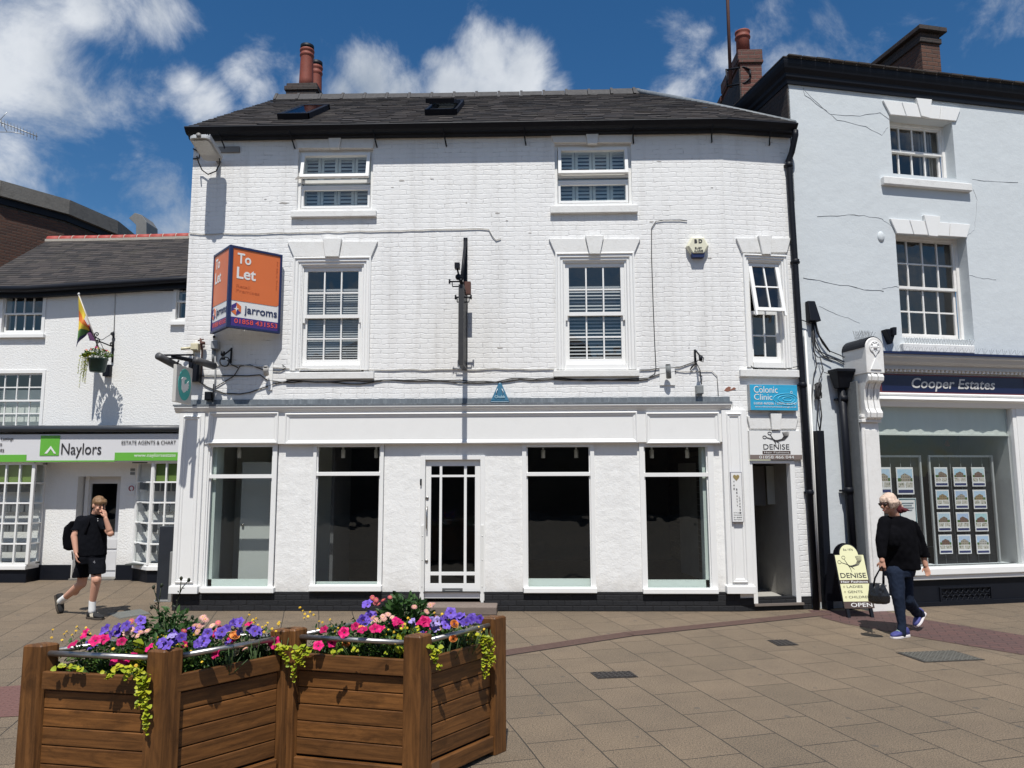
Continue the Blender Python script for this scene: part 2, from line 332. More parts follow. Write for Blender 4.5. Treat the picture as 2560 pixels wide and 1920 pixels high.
STONE=simple('painted stone',(.72,.72,.71),.75,var=.06,vs=6,bump=.003,bs=45,dirt=.30,dcol=(.42,.39,.35))
BLACK=simple('black paint',(.0065,.008,.013),.5,var=.3,vs=4,bump=.001,bs=30,spec=.22)
BPLINTH=brickmat('black painted plinth',(.008,.009,.012),(.013,.014,.018),(.004,.004,.006),bump=.006,rough=.75)
LEAD=simple('lead flashing',(.14,.16,.18),.6,var=.35,vs=7,bump=.003,bs=20,dirt=.7,dcol=(.32,.35,.37),strch=(2,2,.4))
SLATE=slatemat()
RIDGE=simple('blue clay ridge tile',(.033,.032,.035),.7,var=.3,vs=6,bump=.003,bs=30,dirt=.3,dcol=(.13,.12,.11))
CLAY=simple('terracotta pot',(.22,.05,.030),.7,var=.25,vs=7,bump=.002,bs=30,dirt=.4,dcol=(.06,.03,.02))
CLAYR=simple('red clay ridge',(.36,.06,.045),.65,var=.2,vs=7,bump=.002,bs=30)
MORT=simple('cement mortar',(.40,.36,.31),.9,var=.2,vs=12,bump=.005,bs=40)
RBRICK=brickmat('red chimney brick',(.17,.052,.035),(.10,.036,.028),(.14,.12,.10),ms=.009,dirt=.3)
DBRICK=brickmat('dark brown brick',(.125,.052,.030),(.070,.032,.022),(.06,.05,.042),ms=.010,dirt=.2,bump=.006)
KBRICK=brickmat('dark brick',(.038,.030,.028),(.060,.034,.028),(.03,.028,.026),dirt=.5)
CONC=simple('weathered concrete',(.17,.16,.145),.9,var=.25,vs=3,bump=.006,bs=25,dirt=.6,dcol=(.07,.065,.06))
GALV=simple('galvanised steel',(.42,.43,.43),.45,metal=.6,var=.15,vs=6,dirt=.3,dcol=(.2,.19,.18))
STEEL=simple('brushed stainless steel',(.42,.41,.40),.42,metal=1.,var=.06,vs=30)
CHROME=simple('satin nickel',(.35,.34,.33),.3,metal=1.)
GLASS=glassmat('window glass',refl=.8); GLASSU=glassmat('upper window glass',(.92,.94,.94),1.2,(1,.95,.88))
DARK=simple('unlit interior',(.03,.032,.034),.9); 
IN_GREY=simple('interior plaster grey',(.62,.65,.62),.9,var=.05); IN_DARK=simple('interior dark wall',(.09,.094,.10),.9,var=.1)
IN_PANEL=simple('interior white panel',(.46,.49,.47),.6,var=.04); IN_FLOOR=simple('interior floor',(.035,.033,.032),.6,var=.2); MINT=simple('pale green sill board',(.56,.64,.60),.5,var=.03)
SHUT=simple('pale shutter paint',(.50,.56,.55),.5,var=.05); BLIND=simple('white blind slat',(.36,.37,.38),.6,var=.06)
CREAM=simple('cream plastic',(.62,.57,.40),.5,var=.06); GREYP=simple('grey plastic',(.22,.235,.24),.5); WPL=simple('white plastic',(.7,.7,.68),.4,var=.04)
ORANGE=simple('orange sign face',(.68,.165,.045),.35,var=.05,vs=2); NAVY=simple('navy sign blue',(.012,.022,.085),.4,var=.1); PURP=simple('purple sign strip',(.055,.03,.19),.4,var=.06); SIGNW=simple('sign white',(.76,.76,.75),.4,var=.03)
NUMR=simple('coral red lettering',(.78,.10,.07),.4); TEAL=simple('teal sign green',(.05,.42,.38),.4,var=.06); SKYB=simple('sky blue sign',(.035,.36,.60),.35,var=.22,vs=5,strch=(1,1,3)); SKYB2=simple('pale blue ripple',(.10,.48,.68),.35)
BROWN=simple('brown sign strip',(.075,.05,.042),.45,var=.1); BROWNL=simple('brown grey sign strip',(.20,.16,.145),.45,var=.1); YCREAM=simple('pale lime sign face',(.70,.69,.43),.4,var=.03); INK=simple('dark lettering',(.03,.028,.03),.5)
GREEN=simple('bright green sign',(.13,.42,.05),.4,var=.04); DGREEN=simple('dark green plastic',(.015,.045,.035),.5); SIGNG=simple('pale grey sign board',(.66,.66,.68),.4,var=.03); BLUEA=simple('blue alarm plastic',(.03,.13,.22),.35,var=.15)
DNAVY=simple('dark blue fascia',(.006,.012,.055),.35,var=.1); SILV=simple('silver lettering',(.55,.54,.53),.4,var=.03); MAROON=simple('maroon trim',(.12,.02,.03),.5)
BLINDF=simple('pale green fabric blind',(.56,.59,.55),.85,var=.05,vs=2); GREYW=simple('grey render return',(.17,.18,.185),.85,var=.2,vs=5,bump=.004,bs=25)
RUST=simple('rusty steel',(.10,.045,.035),.8,var=.3,vs=12); CABLE=simple('black cable',(.02,.02,.022),.6); CABLEW=simple('painted cable',(.50,.49,.47),.6,dirt=.4,dcol=(.2,.19,.18)); IRON=simple('cast iron cover',(.045,.040,.038),.7,metal=.3,var=.3,vs=20,bump=.006,bs=60)
WOOD=woodmat('stained hardwood',(.100,.042,.012),(.255,.112,.034)); SOIL=simple('potting compost',(.03,.02,.014),.95,var=.3,vs=30,bump=.01,bs=60)
# ================================================================= ground
def ground_mat():
    m,t,b=MAT('concrete paving slabs'); g=G(t); P=g.n('ShaderNodeTexCoord').outputs['Object']
    v=g.n('ShaderNodeMapping',{'Vector':P,'Rotation':(0,0,R(73.6)),'Location':(.10,.13,0)}).outputs[0]
    wb=g.noise(P,1.1,3,.5); off=g.n('ShaderNodeVectorMath',{0:wb.outputs['Color'],1:(.5,.5,.5)},operation='SUBTRACT'); off=g.n('ShaderNodeVectorMath',{0:off.outputs[0],'Scale':.028},operation='SCALE')
    v=g.n('ShaderNodeVectorMath',{0:v,1:off.outputs[0]},operation='ADD').outputs[0]
    A=dict(Scale=1.)
    br=g.n('ShaderNodeTexBrick',{'Vector':v,'Color1':(.116,.091,.065,1),'Color2':(.128,.102,.075,1),'Mortar':(.028,.024,.020,1),'Scale':1.,'Mortar Size':.0052,'Mortar Smooth':.3,'Bias':0.,'Brick Width':.56,'Row Height':.462},offset=.5)
    br2=g.n('ShaderNodeTexBrick',{'Vector':v,'Color1':(.955,.965,.98,1),'Color2':(1.03,1.01,.99,1),'Mortar':(1,1,1,1),'Scale':1.,'Mortar Size':0.,'Brick Width':.56,'Row Height':.462,'Bias':.1},offset=.5)
    cc=g.mix(1.,br.outputs['Color'],br2.outputs['Color'],'MULTIPLY')
    big=g.noise(P,.35,7,.65).outputs[0]; cc=g.mix(g.ramp(big,.35,.68),cc,g.mix(1.,cc,(1.28,1.25,1.2,1),'MULTIPLY'))
    mid=g.noise(P,2.6,8,.7).outputs[0]; cc=g.mix(g.m('MULTIPLY',g.ramp(mid,.45,.75),.5),cc,g.mix(1.,cc,(.62,.62,.64,1),'MULTIPLY'))
    sp=g.noise(P,95,4,.8).outputs[0]; cc=g.mix(g.ramp(sp,.38,.62),g.mix(1.,cc,(.36,.36,.38,1),'MULTIPLY'),g.mix(1.,cc,(1.85,1.8,1.7,1),'MULTIPLY'))
    blot=g.ramp(g.noise(P,1.7,9,.8,1.2).outputs[0],.67,.72); cc=g.mix(g.m('MULTIPLY',blot,.35),cc,(.05,.045,.04,1))
    gum=g.n('ShaderNodeTexVoronoi',{'Vector':P,'Scale':3.2}); gd=g.m('LESS_THAN',gum.outputs['Distance'],.085); cc=g.mix(g.m('MULTIPLY',gd,.55),cc,(.06,.055,.05,1))
    g.l(cc,b.inputs['Base Color']); b.inputs['Roughness'].default_value=.85
    h=g.m('ADD',g.m('MULTIPLY',g.m('SUBTRACT',1.,br.outputs['Fac']),.004),g.m('MULTIPLY',sp,.0035))
    h=g.m('ADD',h,g.m('MULTIPLY',g.n('ShaderNodeSeparateColor',{0:br2.outputs['Color']}).outputs[0],.004))
    bp=g.n('ShaderNodeBump',{'Height':h,'Strength':1.,'Distance':1.}); g.l(bp.outputs[0],b.inputs['Normal']); return m
g_=MB(); g_.add([(-300,-300,0),(300,-300,0),(300,300,0),(-300,300,0)],[(0,1,2,3)]); struct(g_.build('pavement',ground_mat(),loc=(0,0,0)))
def flat(pts,z,name,mt,k=1,uvang=0):
    mb=MB(); P=[(p[0],p[1],z) for p in pts]; a=R(uvang)
    mb.add(P,[list(range(len(P)))],uv=[(p[0]*math.cos(a)+p[1]*math.sin(a),-p[0]*math.sin(a)+p[1]*math.cos(a)) for p in P]); return mb.build(name,mt)
RPAVE=brickmat('red block paving',(.115,.058,.052),(.088,.050,.047),(.035,.028,.025),bw=.21,rh=.105,ms=.006,wob=.002,bump=.004)
pp=[onZ(*p)[:2] for p in [(2020,1526),(2215,1529),(2315,1550),(2560,1589),(2560,1638),(2327,1599),(2115,1560),(2056,1545)]]
e1=pp[3]+(pp[3]-pp[2])*3; e2=pp[4]+(pp[4]-pp[5])*3
struct(flat([pp[0],pp[1],pp[2],e1,e2,pp[5],pp[6],pp[7]],.004,'red_block_path',RPAVE,uvang=-20))
TACT=MAT('tactile paving'); tm,tt,tb=TACT; g=G(tt); Puv=g.n('ShaderNodeTexCoord').outputs['UV']; vo=g.n('ShaderNodeTexVoronoi',{'Vector':Puv,'Scale':15.,'Randomness':0.}); dm=g.ramp(vo.outputs['Distance'],.22,.32,(1,1,1,1),(0,0,0,1)); tb.inputs['Base Color'].default_value=(.14,.062,.052,1)
ccx=g.mix(g.noise(Puv,60,4,.7).outputs[0],(.10,.045,.04,1),(.17,.085,.07,1)); g.l(ccx,tb.inputs['Base Color']); g.l(g.n('ShaderNodeBump',{'Height':dm,'Strength':1.,'Distance':.006}).outputs[0],tb.inputs['Normal']); tb.inputs['Roughness'].default_value=.8
tp=[onZ(*p)[:2] for p in [(-60,1722),(83,1712),(78,1752),(72,1790),(-60,1797)]]
struct(flat(tp,.004,'tactile_paving',tm,uvang=15))
# drainage channel of narrow grooved bricks, as one strip with ribs
a0=onZ(1200,1643)[:2]; a1=onZ(1570,1586)[:2]; a2=onZ(1905,1551)[:2]; a3=onZ(2062,1534)[:2]
CHB=simple('channel brick',(.105,.062,.050),.85,var=.3,vs=9,bump=.003,bs=60)
mb=MB(); path=[a0-(a1-a0)*.5,a1,a2,a3]
for i in range(3):
    A,B=path[i],path[i+1]; t=(B-A)/np.linalg.norm(B-A); n=np.array([-t[1],t[0]]); mb.obox((*((A+B)/2),.0025),([*t,0],[*n,0],(0,0,1)),(np.linalg.norm(B-A)+.01,.235,.003),m=1)
for k in range(5):
    for i in range(3):
        A,B=path[i],path[i+1]; t=(B-A)/np.linalg.norm(B-A); n=np.array([-t[1],t[0]]); o=(k-2)*.044
        mb.obox([*( (A+B)/2+n*o),.004],([*t,0],[*n,0],(0,0,1)),(np.linalg.norm(B-A)+.01,.030,.010))
o=mb.build('drainage_channel',[CHB,simple('channel groove',(.022,.018,.016),.9)]); struct(o)
def cover(pix,label,name='manhole_cover',grp=None,ribs=True,mt=IRON):
    P=[onZ(*p)[:2] for p in pix]; r=thing(name,label,'manhole cover' if name=='manhole_cover' else 'cover',(*np.mean(P,0),0))
    c=np.mean(P,0); mb=MB(); Q=[c+(p-c)*1.06 for p in P]
    mb.slab(list(reversed(Q)) if False else Q,.0,.006); mb.build('rim',CONC if not ribs else IRON,r)
    mb=MB(); mb.slab([c+(p-c)*.985 for p in P],.004,.010)
    if ribs:
        e=P[1]-P[0]; f=P[3]-P[0]; nu=max(4,int(np.linalg.norm(e)/.045)); nv=max(3,int(np.linalg.norm(f)/.045))
        for i in range(nu):
            for j in range(nv):
                q=P[0]+e*(i+.5)/nu+f*(j+.5)/nv; a=R(45 if (i+j)%2 else -45)
                mb.obox([*q,.012],((math.cos(a),math.sin(a),0),(-math.sin(a),math.cos(a),0),(0,0,1)),(.032,.011,.006))
    mb.build('plate',mt,r)
cover([(1479,1683),(1574,1680),(1592,1693),(1497,1697)],'small dark iron cover with two key holes in the slabs')
cover([(1921,1602),(1967,1601),(1995,1613),(1946,1615)],'small blackish square cover nearest the white shop wall')
cover([(2246,1633),(2381,1628),(2456,1650),(2313,1656)],'large grey chequered steel cover near the woman',mt=simple('worn steel cover',(.13,.125,.11),.6,metal=.3,var=.2,vs=20))
cover([(272,1535),(350,1524),(374,1535),(300,1547)],'flat grey access cover beside the walking man',name='access_cover',ribs=False,mt=simple('grey cover',(.13,.135,.125),.8,var=.15))
# ================================================================= white corner building
XL=-5.15; ZT=7.10
B=thing('shop_building','three storey white painted brick shop with slate roof and empty shopfront','building',(-1,1,0))
def h(fr,*a): return fr.rect(*a)
T1=h(MAIN,744,932,374,525); T2=h(MAIN,1387,1579,360,512); F1=h(MAIN,752,912,656,930); F2=h(MAIN,1400,1576,643,925)
SW=[h(MAIN,512,690,1112,1470),h(MAIN,778,958,1112,1467),h(MAIN,1307,1487,1112,1472),h(MAIN,1603,1783,1112,1476)]
DO=h(MAIN,1051,1211,1139,1508); DO=(DO[0],DO[1],.13,DO[3])
FB=MAIN.px(1100,1108)[1]; FT=MAIN.px(1100,1000)[1]   # fascia foot, top of the lead
mb=MB(); mb.wall(XL,2.9,FT-.05,ZT,0,[T1,T2,F1,F2],.16)
mb.box(XL,XL+.16,.16,9,0,7.1)     # flank wall
o=mb.build('brick_wall',W_BRICK,B)
S1=h(CH,1876,1960,650,925); DD=h(CH,1878,1992,1078,1497); DD=(DD[0],DD[1],.10,DD[3])
mb=MB(CH); mb.wall(0,1.105,0,ZT,0,[S1,DD],.16); mb.build('chamfer_wall',W_BRICK,B)
PT=MAIN.px(1400,1480)[1]
mb=MB(); mb.wall(XL+.05,2.9,PT,FT-.05,0.02,[s for s in SW]+[(DO[0],DO[1],PT,DO[3])],.2); mb.build('rendered_pier',W_REND,B)
mb=MB(); mb.wall(XL+.03,2.9,0,PT,-.012,[(DO[0],DO[1],0,PT)],.2)
mb.build('plinth',BPLINTH,B)
mb=MB(CH); mb.wall(-.01,1.07,0,CH.px(1930,1493)[1],-.012,[],.1); mb.build('plinth',BPLINTH,B)
# roof -----------------------------------------------------------
EZ=7.16; RY=3.35; RZ=MAIN.px(1200,241,RY)[1]; RX=MAIN.px(1592,238,RY)[0]
XRL=-5.13
def rooffn(x,s):
    ye=-.20 if x<2.9 else -.20+(x-2.9)*math.tan(R(10)); ze=EZ-.02
    return np.array([x,ye+(RY-ye)*s,ze+(RZ-ze)*s])
def xmax(s): return 4.03+(RX-4.03)*s
mb=MB(); rows=27
for i in range(rows):
    s0=i/rows; s1=min(1,(i+1.35)/rows); x=XRL-random.uniform(0,.2)
    while x<xmax(s0):
        wdt=random.uniform(.20,.30); xa=max(x,XRL-random.uniform(0,.02)); xb=min(x+wdt-.004,xmax(s0)-.02); x+=wdt
        if xb-xa<.03: continue
        if (xa+xb)/2>xmax(s1)+.1: pass
        j=(random.uniform(-.06,.06) if random.random()<.94 else random.uniform(-.45,-.15))/rows; lift=random.uniform(.010,.015)
        a=rooffn(xa,s0+j); b=rooffn(xb,s0+j); c=rooffn(min(xb,xmax(s1)+.05),s1); d=rooffn(min(xa,xmax(s1)),s1); up=np.array([0,-.45,.89])
        th=random.uniform(.007,.013); tw=random.uniform(-.0015,.0015)
        mb.add([a+up*lift,b+up*(lift+tw),c,d,a+up*(lift+th),b+up*(lift+th+tw),c+up*th,d+up*th],[(0,3,2,1),(4,5,6,7),(0,1,5,4),(1,2,6,5),(2,3,7,6),(3,0,4,7)])
roof=mb.build('slate_roof',SLATE,B)
mb=MB(); E0=rooffn(XRL,0);E1=rooffn(2.9,0);E2=rooffn(4.03,0);R0=np.array([XRL,RY,RZ]);R1=np.array([RX,RY,RZ])
dz=np.array([0,0,-.03]); BK=[np.array([XRL,8.8,EZ]),np.array([4.03,8.8,EZ])]
mb.add([p+dz for p in (E0,E1,E2,R0,R1,BK[0],BK[1])],[(0,1,4,3),(1,2,4),(3,4,6,5),(4,2,6),(0,3,5)]); mb.build('roof_deck',SLATE,B)
mb=MB(); x=XRL
nrt=int((RX-XRL)/.45)
for i in range(nrt+1):
    xa=XRL+i*.45; xb=min(xa+.44,RX+.05); sag=-.03*math.sin(math.pi*i/nrt)+random.uniform(-.006,.006)
    for (p,q,dd) in ((xa,xb,0),(xa,xa+.05,.022)):
        pr=[(-.15-dd,-.09),(-.03,.085+dd),(.03,.085+dd),(.15+dd,-.09)]
        vs=[(xx,RY+a,RZ+.02+b+sag) for xx in (p,q) for a,b in pr]; mb.add(vs,[(0,4,5,1),(1,5,6,2),(2,6,7,3),(0,1,2,3),(7,6,5,4)])
mb.build('ridge_tiles',RIDGE,B)
mb=MB(); mb.tube([R1+(0,0,.06),(R1+E2)/2+np.array([0,0,.05]),E2+(0,0.1,.05)],.05,8); mb.build('hip_roll',LEAD,B)
# gutter and eaves board
GP=[(XRL-.06,-.02,0),(2.9,-.02,0),(3.99,-.02+1.09*math.tan(R(10)),0)]
gz=MAIN.px(1200,305,-.235)[1]
prof=[(.02,0),(.235,0),(.245,-.02),(.225,-.045),(.20,-.075),(.16,-.10),(.09,-.10),(.08,-.125),(.05,-.135),(0,-.135)]
mb=MB(); mb.sweep(prof,[(p[0],p[1],gz+.0) for p in GP]); mb.build('gutter',BLACK,B,bevel=.004)
for px_,py_ in ((390+168,345),(732,352),(938,350),(1112,345),(1311,345),(1581,342),(1777,338),(1929,343)):
    fr=MAIN; u=fr.px(px_,py_,-.05)[0]; vo=0
    if u>2.9: vo=(u-2.9)*math.tan(R(10))
    mb=MB(); mb.tube([(u,-.21+vo,gz-.07),(u,-.12+vo,gz-.15),(u+.01,-.05+vo,gz-.21),(u+.02,-.02+vo,gz-.26),(u+.02,.01+vo,gz-.265)],.011,6); mb.build('gutter_bracket',BLACK,B)
# rooflights
rn=np.cross(E1-E0,R0-E0); rn/=np.linalg.norm(rn); sl=(R0-E0); sl=sl-np.array([1,0,0])*sl[0]; sl/=np.linalg.norm(sl)
def onroof(px,py):
    d=ray(px,py); return CAM+d*((E0-CAM)@rn/(d@rn))
for (bl,br,tm_,opn) in (((694,303),(772,301),268,0),((1062,292),(1142,290),255,.12)):
    A=onroof(*bl); Bq=onroof(*br); wd=np.linalg.norm(Bq-A); T=onroof(bl[0]+30,tm_); ln=abs((T-A)@sl)*.66; c=(A+Bq)/2+sl*ln/2
    ux=np.array([1,0,0]); mb=MB()
    for sx,lw in ((-1,.07),(1,.07)): mb.obox(c+ux*sx*(wd/2-.035)+rn*.05,(sl,ux,rn),(ln,.07,.11))
    for sy in (-1,1): mb.obox(c+sl*sy*(ln/2-.04)+rn*.052,(ux,sl,rn),(wd,.09,.12))
    fr_=mb.build('rooflight',BLACK,B)
    mb=MB(); a=math.asin(opn) if opn else 0.0; s2=sl*math.cos(a)-rn*math.sin(-a)*-1 if False else (sl*math.cos(a)-rn*math.sin(a)); n2=np.cross(ux,s2)
    top=c+rn*.09
    mb.obox(top+rn*.01,(ux,s2,n2),(wd-.16,ln-.18,.012)); mb.build('rooflight_pane',glassmat('rooflight glass',(.8,.85,.85),.35),fr_)
    if opn:
        mb=MB()
        for sx in (-1,1): mb.obox(top+ux*sx*(wd/2-.06)+rn*.05,(s2,ux,n2),(ln*1.02,.05,.06))
        for sy in (-1,1): mb.obox(top+s2*sy*(ln/2)+rn*.05,(ux,s2,n2),(wd-.06,.05,.07))
        mb.build('rooflight_sash',BLACK,fr_)
    mb=MB(); mb.obox(c-rn*.05,(ux,sl,rn),(wd-.1,ln-.1,.02)); mb.build('rooflight_blind',IN_GREY,fr_)
# chimney of the white building
cyf=RY+.15
u0,u1,z0,z1=MAIN.rect(716,792,208,246,cyf)
mb=MB(); mb.box(u0+.03,u1-.03,cyf,cyf+1.6,7.5,z1-.30); st=mb.build('chimney_stack',RBRICK,B)
mb=MB(); mb.box(u0,u1,cyf-.03,cyf+1.64,z1-.30,z1-.17); mb.box(u0-.03,u1+.03,cyf-.06,cyf+1.68,z1-.17,z1-.075); mb.box(u0+.0,u1-.0,cyf-.02,cyf+1.62,z1-.075,z1); mb.build('chimney_cap',KBRICK,st,bevel=.01)
def pot(cx,cy,zb,hh,r,par):
    m_=MB(); m_.lathe((cx,cy,zb),[(r*1.06,0),(r*.99,hh*.25),(r*.90,hh*.74),(r*.92,hh*.76),(r*1.02,hh*.78),(r*1.02,hh*.81),(r*.93,hh*.83),(r*.93,hh*.86),(r*1.04,hh*.88),(r*1.04,hh*.91),(r*.95,hh*.93),(r*.95,hh),(r*.75,hh),(r*.75,hh*.9)],20)
    p_=m_.build('chimney_pot',CLAY,par)
    m_=MB(); m_.lathe((cx,cy,zb+hh*.93),[(r*.97,0),(r*.97,hh*.085),(r*.7,hh*.09)],16); m_.build('pot_cowl',BLACK,p_)
cx=MAIN.px(767,160,cyf+.35)[0]; zt=MAIN.px(767,117,cyf+.35)[1]; pot(cx,cyf+.35,z1,zt-z1,.145,st)
cx2=MAIN.px(791,180,cyf+1.3)[0]; zt2=MAIN.px(791,158,cyf+1.3)[1]; pot(cx2,cyf+1.3,z1,max(.5,zt2-z1),.135,st)
# windows ---------------------------------------------------------
def lintel(fr,par,tl,tr,bl,br,yt,yb,key,vout=-.035,mt=STONE,joints=()):
    """trapezoid stone lintel, keystone = (top left, top right, bottom left, bottom right, top y, bottom y)"""
    P=lambda x,y:fr.px(x,y,vout)
    mb=MB(fr)
    kt,kb=key[4],key[5]
    L0,L1,L2,L3=P(tl,yt),P(key[0]-.5,yt),P(key[2]-.5,yb),P(bl,yb)
    mb.prism([L3,L2,L1,L0],vout,.002); R0_,R1_,R2_,R3_=P(key[1]+.5,yt),P(tr,yt),P(br,yb),P(key[3]+.5,yb)
    mb.prism([R3_,R2_,R1_,R0_],vout,.002); o=mb.build('lintel',mt,par,bevel=.004)
    mb=MB(fr); mb.prism([P(key[2],kb),P(key[3],kb),P(key[1],kt),P(key[0],kt)],vout-.035,.001); mb.build('keystone',mt,o if False else par,bevel=.005)
def sill(fr,par,xl,xr,yt,yb,out=.06,mt=STONE,v=0):
    u0,u1,z0,z1=fr.rect(xl,xr,yt,yb,v-out); mb=MB(fr); mb.box(u0,u1,v-out,v+.12,z0,z1); mb.build('sill',mt,par,bevel=.006)
def sash(fr,u0,u1,z0,z1,v,nc,nr,mt,bar=.018,st=.045,mid=.05,top=.045,bot=.085,par=None,glass=None,name='window',skip_mid=False,zm=None):
    """two sliding sashes with glazing bars; nr rows in each sash"""
    zm=zm or (z0+z1)/2; mb=MB(fr)
    def one(za,zb,vv,b,t):
        mb.box(u0,u0+st,vv,vv+.04,za,zb); mb.box(u1-st,u1,vv,vv+.04,za,zb); mb.box(u0+st,u1-st,vv+.001,vv+.039,za,za+b); mb.box(u0+st,u1-st,vv+.001,vv+.039,zb-t,zb)
        for i in range(1,nc): uu=u0+st+(u1-u0-2*st)*i/nc; mb.box(uu-bar/2,uu+bar/2,vv+.006,vv+.034,za+b,zb-t)
        for j in range(1,nr): zz=za+b+(zb-za-b-t)*j/nr; mb.box(u0+st,u1-st,vv+.008,vv+.032,zz-bar/2,zz+bar/2)
    one(zm-mid/2,z1,v,mid,top); one(z0,zm+mid/2-.004,v+.042,bot,mid-.01)
    o=mb.build(name,mt,par,bevel=.003)
    mb=MB(fr); mb.add([(u0+st,v+.02,zm),(u1-st,v+.02,zm),(u1-st,v+.02,z1-top),(u0+st,v+.02,z1-top)],[(0,1,2,3)]); mb.add([(u0+st,v+.062,z0+bot),(u1-st,v+.062,z0+bot),(u1-st,v+.062,zm),(u0+st,v+.062,zm)],[(0,1,2,3)])
    mb.build('pane',glass or GLASSU,o); return o
def room(fr,u0,u1,z0,z1,v0,dep,par,mt=DARK,name='room_interior'):
    mb=MB(fr); vs=[(u,v_,z) for z in (z0,z1) for v_ in (v0,v0+dep) for u in (u0,u1)]
    mb.add(vs,[(2,3,7,6),(0,2,6,4),(3,1,5,7),(4,6,7,5),(0,1,3,2)]); mb.build(name,mt,par)
def blind(fr,u0,u1,z0,z1,v,par,pitch=.045,ang=35,mt=BLIND,gap=None):
    mb=MB(fr); z=z1
    while z>z0:
        t=R(ang+random.uniform(-4,4)); a=.019
        mb.add([(u0,v-a*math.cos(t),z-a*math.sin(t)),(u1,v-a*math.cos(t),z-a*math.sin(t)+random.uniform(-.002,.002)),(u1,v+a*math.cos(t),z+a*math.sin(t)),(u0,v+a*math.cos(t),z+a*math.sin(t))],[(0,1,2,3)]); z-=pitch
    mb.box(u0,u1,v-.015,v+.015,z1,z1+.03); mb.build('blind',mt,par)
def bigwin(tag_,fr,arch,sashr,lt,sl,nc,vbl,lintk=True):
    u0,u1,z0,z1=fr.rect(*arch); a0,a1,b0,b1=fr.rect(*sashr,.05)
    mb=MB(fr); d=(a0-u0+u1-a1)/2; dz_=z1-b1
    # architrave: moulded on three sides, reaching down to the sill
    for s_ in (0,1,2):
        pr=[(0,-.0),(0,-.035),(.02,-.04),(.035,-.022),(.06,-.026),(.075,-.008),(.095,-.010),(.11,.02),(d,.03),(d,.08)]
        pr=[(p[0]*d/.15 if p[0]<d else d,p[1]) for p in pr]; pr=[(min(p[0],d),p[1]) for p in pr]
    mb.ring(u0,u1,z0-.0,z1,[(p,v_) for p,v_ in pr]); arc=mb.build('window',WPAINT,B)
    zi0,zi1=z0+d,z1-d
    sw=sash(fr,u0+d-.002,u1-d+.002,zi0-.05,zi1+.002,.045,nc,2,WPAINT,par=arc,name='sash')
    return arc,(u0,u1,z0,z1,d),sw
def sub_pane(o,par): o.parent=par
# architraved windows
def arch_window(fr,arch,nc,lt,sl,blinds,openup=False):
    u0,u1,z0,z1=fr.rect(*arch)
    d=.145 if u1-u0>.9 else .11
    k=d/.145
    mb=MB(fr)
    P=[(0,.0),(0,-.040),(.022,-.044),(.034,-.024),(.066,-.028),(.080,-.006),(.108,-.010),(.120,.016),(.145,.02),(.145,.09)]
    P=[(a*k,b) for a,b in P]; n=len(P); vs=[];fs=[]
    for a,b in P: vs+=[(u0+a,b,z0),(u0+a,b,z1-a),(u1-a,b,z1-a),(u1-a,b,z0)]
    for i in range(n-1):
        for j in range(3): fs.append((i*4+j,i*4+j+1,(i+1)*4+j+1,(i+1)*4+j))
    mb.add(vs,[tuple(reversed(f)) for f in fs]); mb.box(u0+d,u1-d,.0,.10,z0,z0+.075)
    arc=mb.build('window',WPAINT,B)
    za,zb=z0+.075,z1-d; ua,ub=u0+d,u1-d
    zm=(za+zb)/2; st=.055
    def sh_(za,zb,vv,b,t,tilt=0,nm='sash'):
        mb=MB(fr); gl=MB(fr)
        def X(u,v,z):
            if not tilt: return (u,v,z)
            r=zb-z; return (u,v-r*math.sin(tilt),zb-r*math.cos(tilt)-(v-vv)*0)
        def bx(a,b_,c,d_,e,f_):
            q=[X(u,v,z) for z in (e,f_) for v in (c,d_) for u in (a,b_)]; mb.add(q,[(0,1,5,4),(1,3,7,5),(3,2,6,7),(2,0,4,6),(4,5,7,6),(2,3,1,0)])
        bx(ua,ua+st,vv,vv+.04,za,zb); bx(ub-st,ub,vv,vv+.04,za,zb); bx(ua+st,ub-st,vv+.001,vv+.039,za,za+b); bx(ua+st,ub-st,vv+.001,vv+.039,zb-t,zb)
        if nm=='sash' and vv<.06: bx(ua,ua+.03,vv-.0,vv+.045,za-.07,za); bx(ub-.03,ub,vv,vv+.045,za-.07,za)
        for i in range(1,nc): uu=ua+st+(ub-ua-2*st)*i/nc; bx(uu-.011,uu+.011,vv+.004,vv+.034,za+b,zb-t)
        zz=za+b+(zb-za-b-t)/2; bx(ua+st,ub-st,vv+.006,vv+.032,zz-.011,zz+.011)
        s_=mb.build(nm,WPAINT if not blinds=='old' else WOLD,arc,bevel=.002)
        gl.add([X(ua+st,vv+.02,za+b),X(ub-st,vv+.02,za+b),X(ub-st,vv+.02,zb-t),X(ua+st,vv+.02,zb-t)],[(0,1,2,3)]); gl.build('pane',GLASSU,arc)
    sh_(zm-.03,zb,.045,.055,.06,tilt=R(13) if openup else 0); sh_(za,zm+.03,.088,.10,.05)
    lintel(fr,arc,*lt); sill(fr,arc,*sl)
    room(fr,ua-.1,ub+.1,za-.1,zb+.1,.17,1.2,arc)
    if blinds:
        blind(fr,ua+.03,ub-.03,za+.08,zb-(.34 if blinds==1 else .36),.15,arc,pitch=.036 if blinds==1 else .052,ang=55 if blinds==1 else 52)
    return arc
arch_window(MAIN,(731,926,643,926),3,(718,944,734,928,603,641,(808,855,814,848,597,643)),(713,934,930,947),1)
arch_window(MAIN,(1389.5,1588,632,924),3,(1372,1601,1388,1586,596,632,(1463,1509,1473,1500,590,636)),(1384,1599,925,941),2)
arch_window(CH,(1861,1972,638,919),2,(1841,1977,1856,1968,595,631,(1894,1928,1904,1925,590,637)),(1852,2003,924,942),0,openup=True)
